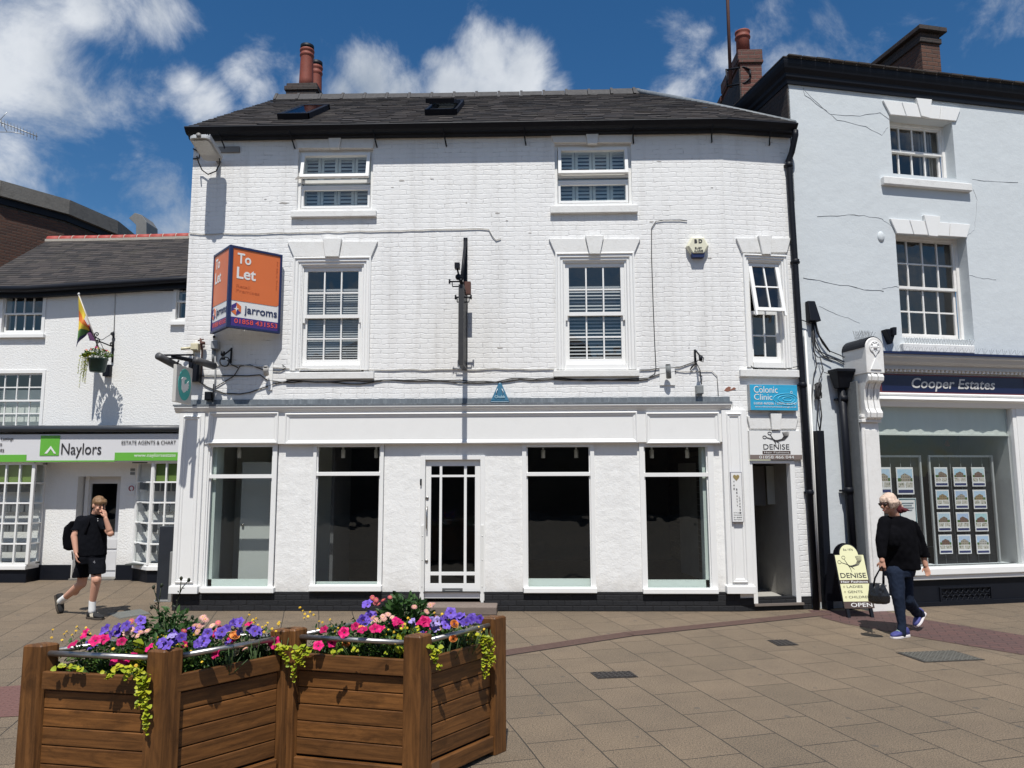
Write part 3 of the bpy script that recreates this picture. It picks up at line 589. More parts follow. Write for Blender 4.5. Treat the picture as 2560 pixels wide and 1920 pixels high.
# top floor windows with an opened top light and shutters behind
def top_window(rc,lt,sl,tilt):
    u0,u1,z0,z1=rc; mb=MB(); mb.ring(u0-.004,u1+.004,z0-.004,z1+.004,[(0,.16),(.0,.05),(.045,.045),(.05,.075),(.05,.12)])
    arc=mb.build('window',WPAINT,B,bevel=.002); ua,ub,za,zb=u0+.05,u1-.05,z0+.05,z1-.05; zt=za+(zb-za)*.49; zt2=zt-.05
    mb=MB(); mb.box(ua,ub,.05,.11,zt-.025,zt+.025); mb.box(ua,ub,.045,.115,zt-.10,zt-.065); mb.ring(ua,ub,za,zt-.10,[(0,.11),(0,.05),(.035,.05),(.04,.08)]); mb.build('transom',WPAINT,arc,bevel=.002)
    mb=MB(); mb.add([(ua,.078,za),(ub,.078,za),(ub,.078,zt),(ua,.078,zt)],[(0,1,2,3)]); mb.build('pane',GLASSU,arc)
    a=R(tilt); H_=zb-zt-.01
    def X(u,v,r): return (u,.045-r*math.sin(a)+v*math.cos(a),zb-r*math.cos(a)-v*math.sin(a))
    mb=MB(); s_=.05
    for (p,q,c,d) in ((ua,ua+s_,0,H_),(ub-s_,ub,0,H_),(ua+s_,ub-s_,0,s_),(ua+s_,ub-s_,H_-s_,H_)):
        vs=[X(u,v,r) for r in (d,c) for v in (-.03,.03) for u in (p,q)]; mb.add(vs,[(0,1,5,4),(1,3,7,5),(3,2,6,7),(2,0,4,6),(4,5,7,6),(2,3,1,0)])
    mb.build('top_light',WPAINT,arc,bevel=.003)
    mb=MB(); mb.add([X(ua+s_,0,H_-s_),X(ub-s_,0,H_-s_),X(ub-s_,0,s_),X(ua+s_,0,s_)],[(0,1,2,3)]); mb.build('top_light_pane',GLASSU,arc)
    # shutters
    n=4; W=(ub-ua)/n
    for i in range(n):
        mb=MB(); a0_,a1_=ua+i*W+.004,ua+(i+1)*W-.004; sz0,sz1=za-.02,zb+.02; fw=.042; v_=.145
        mb.box(a0_,a0_+fw,v_,v_+.03,sz0,sz1); mb.box(a1_-fw,a1_,v_,v_+.03,sz0,sz1)
        for zz in (sz0,(sz0+sz1)/2-.03,sz1-.07): mb.box(a0_+fw,a1_-fw,v_+.001,v_+.029,zz,zz+.07)
        z=sz0+.10
        while z<sz1-.08:
            t=R(60); q=.028; mb.add([(a0_+fw,v_-q*math.cos(t)+.01,z-q*math.sin(t)),(a1_-fw,v_-q*math.cos(t)+.01,z-q*math.sin(t)),(a1_-fw,v_+q*math.cos(t)+.01,z+q*math.sin(t)),(a0_+fw,v_+q*math.cos(t)+.01,z+q*math.sin(t))],[(0,1,2,3)]); z+=.058
        mb.build('shutter',SHUT,arc)
    lintel(MAIN,arc,*lt); sill(MAIN,arc,*sl); room(MAIN,u0,u1,z0,z1,.20,1.2,arc)
top_window(T1,(735,938,745,932,342,370,(821,854,827,849,341,372)),(726,940,526,541),13)
top_window(T2,(1374,1582,1385,1579,332,356,(1463,1497,1469,1493,328,361)),(1376,1595,513,531),7)
# ---------------------------------------------------------------- shopfront
z_l0=MAIN.px(1100,1011,-.02)[1]; z_l1=MAIN.px(1100,996,-.02)[1]
mb=MB(); mb.box(XL+.02,2.86,-.02,.01,z_l0,z_l1); mb.box(XL-.06,2.86,-.115,.0,z_l0-.012,z_l0+.012); mb.build('lead_flashing',LEAD,B)
zc=z_l0-.012
mb=MB(); mb.sweep([(0,0),(.105,0),(.11,-.022),(.10,-.032),(.092,-.05),(.075,-.062),(.062,-.085),(.045,-.095),(0,-.095)],[(XL-.045,0,zc),(2.86,0,zc)]); mb.build('cornice',WPAINT,B,bevel=.003)
zf=zc-.095; zfb=FB
mb=MB(); mb.box(XL+.02,2.80,-.045,.04,zfb,zf); fas=mb.build('fascia',WPAINT,B)
def panel(fr,par,xl,xr,yt,yb,v,wd=.055,rise=.03,name='panel'):
    u0,u1,z0,z1=fr.rect(xl,xr,yt,yb,v); mb=MB(fr)
    mb.ring(u0,u1,z0,z1,[(0,v),(0,v-rise),(wd*.25,v-rise-.006),(wd*.45,v-rise*.45),(wd*.65,v-rise*.5),(wd,v-.002)],close=False); mb.build(name,WPAINT,par)
for xl,xr in ((522,696),(713,1593),(1615,1798)): panel(MAIN,fas,xl,xr,1031,1109,-.047,.06,.024,'raised_moulding')
# pilasters
def pilaster(fr,xl,xr,yb,plabel,pxl,pxr,v=-.07,x_top=None):
    u0,u1,_,_=fr.rect(xl,xr,1250,1260,v); zb=fr.px(xl,1484,v)[1]
    mb=MB(fr); mb.box(u0,u1,v,.05,zb+.12,zf-.0005); mb.box(u0-.02,u1+.02,v-.03,.05,zb,zb+.10); mb.prism([(u0-.02,zb+.10),(u1+.02,zb+.10),(u1,zb+.12),(u0,zb+.12)],v-.02,.05)
    p=mb.build('pilaster',WPAINT,B,bevel=.004); a=u0+(u1-u0)*pxl; b=u0+(u1-u0)*pxr; mb=MB(fr)
    mb.ring(a,b,zb+.15,zf-.05,[(0,v),(0,v-.022),(.012,v-.026),(.022,v-.012),(.040,v-.014),(.052,v-.001)]); mb.build('moulding',WPAINT,p); return u0,u1,zb
pilaster(MAIN,438,502,1484,'',.16,.86)
mb=MB(); uu=MAIN.px(502,1300,-.03)[0]; mb.box(uu,MAIN.px(512,1300,-.03)[0],-.03,.03,PT,zf); mb.build('side_strip',WPAINT,B)
pilaster(MAIN,1812,1876,1480,'',.18,.78)
# shop windows
GB=[1468,1461,1467,1470]; SB=[(501,684,1469,1483),(771,953,1464,1479),(1309,1493,1470,1483),(1608,1797,1472,1485)]
FRX=[(505,688),(779,957),(1306,1488),(1602,1789)]; GX=[(522,680),(790,950),(1317,1477),(1612,1772)]; TR=[1191,1185,1185.5,1187]
for i in range(4):
    u0,u1,_,_=MAIN.rect(*FRX[i],1112,1470,0); a,b,_,_=MAIN.rect(*GX[i],1118,1468,.05); zb=MAIN.px(GX[i][0],SB[i][2],.0)[1]; zt=FB+.002
    gzt=MAIN.px(GX[i][0],1118,.05)[1]; gzb=MAIN.px(GX[i][0],GB[i],.05)[1]; zm=MAIN.px(GX[i][0],TR[i],.02)[1]; tw=.028
    mb=MB(); mb.box(u0,a,-.012,.075,zb,zt); mb.box(b,u1,-.012,.075,zb,zt); mb.box(a,b,-.010,.07,gzt,zt-.001); mb.box(a,b,-.010,.07,zb,gzb)
    mb.box(a,b,-.004,.06,zm-tw,zm+tw); mb.box(a,a+.018,.02,.06,gzb,gzt); mb.box(b-.018,b,.02,.06,gzb,gzt)
    wn=mb.build('shop_window',WPAINT,B,bevel=.005,segs=2)
    mb=MB(); mb.add([(a,.045,gzb),(b,.045,gzb),(b,.045,gzt),(a,.045,gzt)],[(0,1,2,3)]); mb.build('pane',GLASS,wn)
    s0,s1,q0,q1=MAIN.rect(*SB[i],-.06); mb=MB(); mb.box(s0,s1,-.07,.05,q0,q1); mb.build('sill',WPAINT,wn,bevel=.008,segs=2)
    mb=MB(); mb.box(a,b,.10,.13,gzb-.02,gzb+(.105,.03,.105,.105)[i]); mb.build('inner_board',MINT,wn)
    if i==0: mb=MB(); mb.box(a-.01,a+.06,.10,.35,gzb,gzt); mb.build('inner_reveal',MINT,wn)
    if i==3: mb=MB(); mb.box(b-.06,b+.01,.10,.30,gzb,gzt); mb.build('inner_reveal',MINT,wn)
    for k,fx in enumerate(((.28,.90),(.30,.84),(.27,.81),(.20,.78))[i]):
        uu=a+(b-a)*fx; zz=gzt+.05; mb=MB(); mb.lathe((uu,.42,zz-.20),[(.030,0),(.032,.12),(.02,.125)],12); mb.box(uu-.012,uu+.012,.405,.435,zz-.09,zz+.05); mb.box(uu-.05,uu+.05,.38,.46,zz+.02,zz+.05); mb.build('spotlight',WPL,B)
# the empty shop behind the glass
gz1=SW[0][3]+.10
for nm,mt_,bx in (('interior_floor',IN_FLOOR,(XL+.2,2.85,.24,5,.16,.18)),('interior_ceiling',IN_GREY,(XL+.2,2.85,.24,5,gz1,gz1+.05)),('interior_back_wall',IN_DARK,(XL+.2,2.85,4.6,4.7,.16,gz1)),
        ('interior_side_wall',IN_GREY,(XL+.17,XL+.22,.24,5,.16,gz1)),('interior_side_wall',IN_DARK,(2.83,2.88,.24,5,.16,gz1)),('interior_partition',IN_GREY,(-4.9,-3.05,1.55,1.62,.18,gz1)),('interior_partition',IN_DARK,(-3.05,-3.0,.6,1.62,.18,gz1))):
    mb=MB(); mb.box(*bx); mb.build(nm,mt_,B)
mb=MB(); u0,u1,z0,z1=MAIN.rect(600,690,1155,1456,.55); mb.box(u0,u1,.55,1.5,.2,z1); cb=mb.build('interior_cupboard',IN_PANEL,B,bevel=.004)
mb=MB(); mb.lathe((u0+.05,.55,MAIN.px(607,1312,.55)[1]),[(.016,0),(.018,.03)],12,ax=(0,-1,0)); mb.build('knob',CHROME,cb)
mb=MB()
for k in range(22):
    z=.3+k*.1; mb.box(2.775,2.80,.3,4.5,z,z+.09)
mb.build('slatwall',simple('slatted wall board',(.11,.10,.085),.7),B)
# front door
u0,u1,z0,z1=DO; z0=.14
mb=MB(); fw=.060; mb.box(u0-.01,u0+fw,-.0,.12,z0,z1); mb.box(u1-fw,u1+.01,-.0,.12,z0,z1); mb.box(u0+fw,u1-fw,.001,.12,z1-fw,z1); df=mb.build('door_frame',WPAINT,B,bevel=.004)
a,b,c,d=u0+fw+.004,u1-fw-.004,z0+.03,z1-fw-.004
P=lambda x,y:MAIN.px(x,y,.06)
xs=[P(1077,1300)[0],P(1098.5,1300)[0],P(1104.5,1300)[0],P(1160,1300)[0],P(1166.5,1300)[0],P(1187.5,1300)[0]]; zs=[P(1130,y)[1] for y in (1459,1438,1430,1192.5,1187,1165)]
mb=MB(); mb.wall(a,b,c,d,.05,[(xs[i],xs[i+1],zs[j],zs[j+1]) for i in (0,2,4) for j in (0,2,4)],.045); mb.box(a,b,.03,.06,c,c+.085); dr=mb.build('front_door',WPAINT,B,bevel=.003)
mb=MB(); mb.add([(xs[0],.075,zs[0]),(xs[5],.075,zs[0]),(xs[5],.075,zs[5]),(xs[0],.075,zs[5])],[(0,1,2,3)]); mb.build('door_glass',GLASS,dr)
l0,l1,m0,m1=MAIN.rect(1105.5,1156.5,1470,1489,.045); mb=MB(); mb.box(l0,l1,.040,.05,m0,m1); mb.box(l0+.04,l1-.04,.034,.041,m0+.035,m1-.03); mb.build('letterbox',simple('aged zinc plate',(.17,.175,.18),.5,metal=.5),dr,bevel=.003)
hx=P(1068,1300)[0]; mb=MB(); mb.tube([(hx,.05,P(1068,1267)[1]),(hx,.0,P(1068,1270)[1]),(hx,.0,P(1068,1320)[1]),(hx,.05,P(1068,1323)[1])],.010,8); mb.build('door_handle',CHROME,dr)
for yy in (1245,1402): mb=MB(); mb.lathe((hx,.05,P(1068,yy)[1]),[(.022,0),(.022,.012),(.009,.016)],14,ax=(0,-1,0)); mb.build('door_lock',CHROME,dr)
mb=MB(); ux=P(1054,1205)[0]; q=P(1054,1205)[1]; mb.box(ux-.012,ux+.012,-.025,.0,q-.05,q+.045); mb.build('door_bell',BLACK,df,bevel=.004)
for uu in (u0+.012,u1-.05):
    mb=MB(); mb.box(uu,uu+.04,-.014,.0,z0-.02,z0+1.05)
    for zz in (.25,.62,.95): mb.lathe((uu+.02,-.014,zz+z0-.05),[(.009,0),(.006,.006)],8,ax=(0,-1,0))
    mb.build('corner_guard',WPL,df)
s0,s1,_,_=MAIN.rect(1010,1242,1512,1532,-.30); mb=MB(); mb.box(s0,s1,-.33,.12,0,.115); mb.build('door_step',simple('worn stone step',(.17,.135,.115),.85,var=.2,vs=9,bump=.004,bs=60),B,bevel=.015,segs=2)
# ---------------------------------------------------------------- side doorway on the chamfer
u0,u1,z0,z1=DD; zt=CH.px(1930,1151)[1]
mb=MB(CH); mb.box(u0-.02,u0+.045,-.015,.10,z0,zt); mb.box(u1-.075,u1+.0,-.015,.10,z0,zt); mb.box(u0+.045,u1-.075,-.014,.10,zt-.045,zt); sdf=mb.build('side_door_frame',WPAINT,B,bevel=.004)
mb=MB(CH); mb.box(u0-.02,u1+.02,-.05,.16,z0-.03,z0); mb.build('threshold',simple('worn threshold',(.20,.17,.15),.5,metal=.2),sdf)
room(CH,u0,u1+.05,z0,zt,.16,2.6,sdf,mt=simple('passage wall',(.34,.33,.31),.9,var=.2,vs=5,bump=.004,bs=50),name='passage')
mb=MB(CH); mb.box(u0+.38,u0+.62,.75,.95,1.42,2.02); eb=mb.build('meter_cupboard',simple('grey metal door',(.14,.14,.14),.5),sdf,bevel=.005); mb=MB(CH); mb.box(u0+.625,u0+.84,.7,.72,1.44,2.02); mb.build('open_cupboard_door',IN_PANEL,sdf)
mb=MB(CH); mb.tube([(u0+.52,1.2,.18),(u0+.50,1.2,1.4)],.03,8); mb.build('inner_pipe',GREYP,sdf)
DL=(1866,2006,1868,1993,1040,1073,(1910,1951,1917,1943,1036,1074))
lintel(CH,sdf,1868,1997,1876,1990,1040,1072,(1924,1952,1928,1949,1034,1075))
# downpipes: parts of the white building
def dpipe(pts,r,par,name='downpipe',mt=BLACK,collars=()):
    mb=MB(); mb.tube(pts,r,12)
    o=mb.build(name,mt,par)
    for c in collars:
        mb=MB(); mb.lathe((c[0],c[1],c[2]),[(r,0),(r*1.22,.005),(r*1.22,.07),(r,.075)],12); mb.box(c[0]-r*1.5,c[0]+r*1.5,c[1]+r*.2,c[1]+r*1.3,c[2]+.02,c[2]+.05); mb.build('pipe_collar',mt,o)
X1,Y1=CH.w((1.09,-.06,0))[:2]
gp=CH.w((1.08,-.20,0))[:2]
dpipe([(gp[0],gp[1],gz-.10),(gp[0],gp[1],gz-.17),(X1-.02,Y1-.05,gz-.40),(X1-.06,Y1,gz-.52),(X1-.055,Y1,gz-.62),(X1-.02,Y1,3.2),(X1+.01,Y1,0)],.045,B,collars=[(X1-.055,Y1,gz-.62),(X1-.03,Y1,5.0),(X1-.02,Y1,3.15),(X1,Y1,1.6)])
xx,yy=RB.w((.22,-.07,0))[:2]; 
# ================================================================= right-hand pale blue building
RBt=thing('estate_agency_building','tall pale blue rendered building with white keystone lintels and a black eaves cornice','building',(*RB.w((1.8,.5,0))[:2],0))
RW=8.5
rt=RB.rect(2228,2385,297,440); r2=RB.rect(2247,2425,583,847)
ZR=RB.px(1984,213)[1]
zshop=RB.px(2380,1012,-.05)[1]; zsill=RB.px(2400,1414,-.05)[1]
ws0=RB.px(2192,1200,-.15)[0]; ws1=RB.px(2548,1200,-.15)[0]
mb=MB(RB); mb.wall(0,RW,0,ZR+.3,0,[rt,r2,(ws0,ws1,zsill,zshop)],.28); mb.build('wall',BLUE,RBt)
mb=MB(RB); 
mb.box(-.02,.02,.0,7,6.0,ZR+.25); mb.build('party_wall',KBRICK,RBt)
mb=MB(RB); mb.box(-.012,.09,-.012,.0,6.9,ZR) if False else mb.box(.0,RW,-.006,.0,ZR-.03,ZR-.0); mb.build('edge_bead',BLUE,RBt)
# cornice with return along the left flank
czt=RB.px(1990,146,-.15)[1]
cp=[(.0,-.0),(.10,0),(.12,.10),(.20,.16),(.22,.24),(.34,.34),(.40,.44),(.42,.50),(.42,.56),(0,.56)]
k=(czt-ZR)/.56; cp=[(a*.34,b*k) for a,b in cp]
mb=MB(RB); mb.sweep(cp,[(.0,7,ZR),(0,0,ZR),(RW,0,ZR)]); mb.build('eaves_cornice',BLACK,RBt)
mb=MB(RB); mb.sweep([(-.5,.25),(.15,.0),(.15,.02),(-.5,.29)],[(.0,7,ZR+.56*k),(0,0,ZR+.56*k),(RW,0,ZR+.56*k)])
x=-.3
for i in range(38):
    for j in range(2):
        uu=-.08+i*.24+j*.1; mb.box(uu,uu+.225,-.19+j*.17,.0+j*.17,ZR+.56*k+.02+j*.045,ZR+.56*k+.035+j*.045+random.uniform(0,.01))
mb.build('roof_edge',SLATE,RBt)
mb=MB(RB); mb.add([(-.08,-.1,ZR+.56*k),(RW,-.1,ZR+.56*k),(RW,4.0,ZR+1.4),(1.6,4.0,ZR+1.4),(-.08,7,ZR+.56*k)],[(0,1,2,3),(0,3,4)]); mb.build('roof',SLATE,RBt)
# chimney on it
c0,c1,_,_=RB.rect(2304,2350,90,170,.55); tz=RB.px(2330,72,.55)[1]
mb=MB(RB); mb.box(c0,c1,.55,4.6,ZR,tz-.28); ck=mb.build('chimney_stack',DBRICK,RBt)
mb=MB(RB); mb.box(c0-.03,c1+.03,.52,4.65,tz-.28,tz-.18); mb.box(c0-.01,c1+.01,.54,4.6,tz-.18,tz-.09); mb.box(c0-.08,c1+.10,.46,4.7,tz-.09,tz); mb.build('chimney_cap',KBRICK,ck,bevel=.01)
mb=MB(RB); mb.prism([(c0-.02,ZR+.3),(c1+.06,ZR+.3),(c1+.02,ZR+.62),(c0-.01,ZR+.75)],.50,.56); mb.build('chimney_flashing',LEAD,ck)
# sash windows set in deep reveals
def reveal_window(rc,nr,lt,sl,par):
    u0,u1,z0,z1=rc; v=.19; mb=MB(RB)
    mb.ring(u0,u1,z0,z1,[(0,.25),(0,v),(.05,v),(.055,v+.04)]); arc=mb.build('window',WOLD,par)
    ua,ub,za,zb=u0+.05,u1-.05,z0+.05,z1-.045; zm=(za+zb)/2
    for (p,q,vv,b,t,nm) in ((zm-.02,zb,v+.02,.045,.04,'sash'),(za,zm+.02,v+.062,.07,.04,'sash')):
        mb=MB(RB); s_=.04; mb.box(ua,ua+s_,vv,vv+.04,p,q); mb.box(ub-s_,ub,vv,vv+.04,p,q); mb.box(ua+s_,ub-s_,vv+.001,vv+.039,p,p+b); mb.box(ua+s_,ub-s_,vv+.001,vv+.039,q-t,q)
        for i in range(1,4): uu=ua+s_+(ub-ua-2*s_)*i/4; mb.box(uu-.012,uu+.012,vv+.004,vv+.034,p+b,q-t)
        for j in range(1,nr): zz=p+b+(q-p-b-t)*j/nr; mb.box(ua+s_,ub-s_,vv+.006,vv+.032,zz-.012,zz+.012)
        mb.build(nm,WOLD,arc,bevel=.002); mb=MB(RB); mb.add([(ua+s_,vv+.02,p+b),(ub-s_,vv+.02,p+b),(ub-s_,vv+.02,q-t),(ua+s_,vv+.02,q-t)],[(0,1,2,3)]); mb.build('pane',GLASSU,arc)
    room(RB,ua-.05,ub+.05,za-.05,zb+.05,v+.11,1.2,arc)
    # five part lintel
    tl,tr,bl,br,ytl,ytr,ybl,ybr,key=lt; P=lambda x,y:RB.px(x,y,-.03); mb=MB(RB)
    def seg(f0,f1):
        q=[(bl+(br-bl)*f0,ybl+(ybr-ybl)*f0),(bl+(br-bl)*f1,ybl+(ybr-ybl)*f1),(tl+(tr-tl)*f1,ytl+(ytr-ytl)*f1),(tl+(tr-tl)*f0,ytl+(ytr-ytl)*f0)]
        mb.prism([P(*a) for a in q],-.03,.002)
    for f0,f1 in ((0,.235),(.245,.47),(.53,.745),(.755,1)): seg(f0,f1)
    mb.build('lintel',WPAINT,arc,bevel=.004); mb=MB(RB); mb.prism([P(*a) for a in key],-.05,.001); mb.build('keystone',WPAINT,arc,bevel=.004)
    s0=RB.px(sl[0],sl[2],-.08); s1=RB.px(sl[1],sl[3],-.08); mb=MB(RB); zt=(s0[1]+s1[1])/2; mb.box(s0[0],s1[0],-.08,.19,zt-.125,zt); mb.build('sill',STONE,arc,bevel=.01)
    return arc
wt=reveal_window(rt,1,(2208,2402,2227,2391,250,271,286,302,[(2302,291),(2322,296),(2328,250),(2289,246)]),(2210,2431,437,461),RBt)
mb=MB(RB)
for i in range(9): uu=rt[1]-.34+i*.028; mb.tube([(uu,.36+(i%2)*.015,rt[2]),(uu+.01,.36+(i%2)*.02,rt[3])],.013,6)
mb.build('curtain',simple('net curtain',(.25,.25,.24),.9),wt)
reveal_window(r2,2,(2226,2426,2243,2418,546,561,583,593,[(2321,590),(2343,592),(2349,542),(2308,538)]),(2258,2438,849,872),RBt)
# spherical vent and wall cracks
mb=MB(RB); q=RB.px(2202,592,-.0); mb.ell((q[0],0,q[1]),(.062,.030,.085),16,10); mb.build('wall_boss',BLUE,RBt)
def crack(pts,fr,par,r=.004,name='crack',mt=None):
    mb=MB(fr); P=[]
    for i,(x,y) in enumerate(pts):
        u,z=fr.px(x,y,-.002)
        if P:
            pu,pz=P[-1][0],P[-1][2]
            for k in range(1,4): P.append((pu+(u-pu)*k/4+random.uniform(-.01,.01),-.001,pz+(z-pz)*k/4+random.uniform(-.012,.012)))
        P.append((u,-.001,z))
    mb.tube(P,[r*random.uniform(.5,1.2) for _ in P],4); return mb.build(name,mt or CRK,par)
CRK=simple('crack in render',(.37,.39,.41),.9)
crack([(2007,218),(2030,245),(2075,285),(2150,290),(2200,281),(2227,302)],RB,RBt,.0045); crack([(2008,218),(2012,238),(2065,275),(2092,300),(2165,316),(2205,338),(2220,318)],RB,RBt,.0045)
crack([(2008,694),(2060,704),(2140,718),(2168,724),(2209,728)],RB,RBt,.006); crack([(2205,722),(2235,716),(2249,716)],RB,RBt,.005); crack([(2043,541),(2110,538),(2160,538),(2208,548)],RB,RBt,.005)
crack([(2431,448),(2470,452),(2545,456)],RB,RBt,.005); crack([(2432,470),(2443,500),(2440,540),(2436,575),(2418,590)],RB,RBt,.0035); crack([(2423,688),(2450,694),(2490,699)],RB,RBt,.004); crack([(2048,765),(2090,785),(2150,808)],RB,RBt,.003)
crack([(2205,548),(2225,562),(2240,583)],RB,RBt,.003)
crack([(2045,905),(2060,930),(2085,935)],RB,RBt,.005)
# ---------------------------------------------------------------- its shopfront
# window: frame, glass, reveal, stall riser
V=-.15
bz0=RB.px(2400,1448,V-.08)[1]
mb=MB(RB); mb.box(ws0-.03,ws0+.03,V,.15,zsill,zshop); mb.box(ws1-.02,ws1+.05,V,.15,zsill,zshop); mb.box(ws0+.03,ws1-.02,V+.001,.1,zshop-.03,zshop+.01); sw=mb.build('shop_window',WPAINT,RBt,bevel=.005)
mb=MB(RB); mb.box(ws0-.12,RW,V-.10,.1,zsill-.10,zsill); mb.box(ws0-.12,RW,V-.07,.1,bz0,zsill-.10); mb.build('sill',WPAINT,sw,bevel=.012,segs=2)
mb=MB(RB); mb.add([(ws0,V+.06,zsill),(ws1,V+.06,zsill),(ws1,V+.06,zshop),(ws0,V+.06,zshop)],[(0,1,2,3)]); mb.build('pane',GLASS,sw)
mb=MB(RB); mb.box(ws0-.10,RW,V-.02,.0,.0,bz0); mb.box(ws0-.10,RW,V-.05,.0,.0,.06); sr=mb.build('stall_riser',BLACK,RBt)
g0,g1,h0,h1=RB.rect(2349,2479,1466,1502,V-.03); mb=MB(RB); mb.ring(g0,g1,h0,h1,[(0,V-.02),(0,V-.045),(.02,V-.045),(.02,V-.025)])
n=9
for i in range(n):
    for j in range(2):
        cx_=g0+.03+(g1-g0-.06)*(i+.5)/n; cz=h0+(h1-h0)*(j+.5)/2; rr=(g1-g0)/n*.42; rr=min(rr,(h1-h0)*.22)
        mb.tube([(cx_+rr*math.cos(t*math.pi/6),V-.03,cz+rr*math.sin(t*math.pi/6)) for t in range(13)],.006,5)
mb.build('air_grille',BLACK,sr)
# blind inside glass
bzb=RB.px(2370,1087,V+.1)[1]; mb=MB(RB); vs=[];fs=[]
nn=60
for i in range(nn+1):
    u=ws0+.03+(ws1-ws0-.06)*i/nn; w_=.012*math.sin(i*.55)+.006*math.sin(i*1.7)
    vs+=[(u,V+.12+w_*.3,zshop),(u,V+.10+w_,bzb+.01*math.sin(i*.2))]
for i in range(nn): fs.append((2*i+1,2*i+3,2*i+2,2*i))
mb.add(vs,fs,smooth=True); mb.box(ws0+.03,ws1-.03,V+.085,V+.11,bzb-.012,bzb+.012); mb.build('roller_blind',BLINDF,sw)
# inside of the agency
mb=MB(RB); a,b,c,d=ws0-.05,5.3,V+.14,2.6
for q in ((a,b,2.55,2.6,zsill,zshop+.1),(b,b+.04,c,2.6,zsill-.05,zshop+.15),(a,a+.04,c,2.6,zsill,zshop+.1),(a,b,c,2.6,zsill-.05,zsill-.01),(a,b,c,2.6,zshop+.1,zshop+.15)): mb.box(*q)
mb.build('agency_interior',simple('agency dark wall',(.014,.015,.018),.9),RBt)
mb=MB(RB); mb.box(ws1-.04,ws1+.0,V+.1,.9,zsill,zshop); mb.build('window_reveal',simple('pale interior reveal',(.42,.43,.43),.8),sw)
# corner pilaster with scroll bracket
p0=RB.px(2160,1120,-.38)[0]; p1=RB.px(2203,1120,-.38)[0]; ptop=RB.px(2175,1056,-.38)[1]
mb=MB(RB); mb.box(p0,p1,-.36,.0,.20,ptop); mb.box(p0-.02,p1+.05,-.39,.0,0,.20); mb.box(p0+.04,p1-.04,-.375,-.36,.35,ptop-.1); pl=mb.build('corner_pilaster',WOLD,RBt,bevel=.008)
mb=MB(RB); mb.box(p0-.03,p0-.0,-.33,.0,.0,ptop+.6); mb.build('pilaster_return',GREYW,pl)
q0=RB.px(2163,980,-.45)[0]; q1=RB.px(2207,980,-.45)[0]; zt_=RB.px(2190,844,-.5)[1]; zb_=RB.px(2190,933,-.5)[1]
mb=MB(RB); um=(q0+q1)/2-.0; hw=(q1-q0)/2
mb.prism([(um-hw,zb_),(um+hw,zb_)]+[(um+hw*math.cos(t*math.pi/12),zt_-hw+hw*math.sin(t*math.pi/12)) for t in range(13)],-.52,-.0)
cb=mb.build('corbel_block',WOLD,pl,bevel=.008) if False else mb.build('corbel_block',WOLD,RBt,bevel=.008)
mb=MB(RB); mb.prism([(um+(hw+.018)*math.cos(t*math.pi/12),zt_-hw+(hw+.018)*math.sin(t*math.pi/12)) for t in range(13)]+[(um-(hw+.002),zt_-hw),(um-(hw)*math.cos(0),zt_-hw)][:1],-.50,.0); mb.build('corbel_lead',BLACK,RBt)
mb=MB(RB); mb.lathe((um,-.52,zt_-hw),[(hw*.62,0),(hw*.62,.012),(hw*.5,.014),(hw*.5,.004),(hw*.3,.006),(hw*.22,.03),(hw*.05,.034)],20,ax=(0,-1,0))
for t in range(8): a=t*math.pi/4; mb.ell((um+hw*.4*math.cos(a),-.53,zt_-hw+hw*.4*math.sin(a)),(hw*.1,.012,hw*.1),8,6)
mb.prism([(um-hw*.6,zb_+.05),(um+hw*.6,zb_+.05),(um,zb_+.22)],-.535,-.52); mb.prism([(um-hw*.6,zb_+.38),(um,zb_+.24),(um+hw*.6,zb_+.38)],-.535,-.52); mb.build('rosette',WPAINT,RBt)
mb=MB(RB)   # scroll bracket, ribbed
pr=[]
for i in range(15): a=math.pi*.5+i*math.pi*1.35/14; pr.append((-.40-.075*math.cos(a)*-1*-1,0)) if False else None
side=[(-.0,zb_),(-.50,zb_),(-.53,zb_-.05),(-.52,zb_-.11),(-.46,zb_-.14),(-.42,zb_-.22),(-.40,zb_-.38),(-.42,zb_-.50),(-.46,zb_-.56),(-.45,zb_-.63),(-.39,zb_-.66),(0,zb_-.66)]
for i in range(5):
    a=q0+.015+(q1-q0-.03)*i/5; b=a+(q1-q0-.03)/5*.86; o=(0,.01,.0,.01,0)[i]
    vs=[(a,v_-(o if v_<-.1 else 0),z_) for v_,z_ in side]+[(b,v_-(o if v_<-.1 else 0),z_) for v_,z_ in side]; k_=len(side)
    mb.add(vs,[list(range(k_-1,-1,-1)),list(range(k_,2*k_))]+[(j,(j+1)%k_,(j+1)%k_+k_,j+k_) for j in range(k_)])
mb.build('scroll_bracket',WOLD,RBt,bevel=.004)
mb=MB(RB); mb.box(p0-.02,p1+.02,-.40,0,ptop-.0,ptop+.05); mb.box(p0-.01,p1+.01,-.385,0,ptop+.07,ptop+.11); mb.build('capital',WOLD,RBt,bevel=.006)
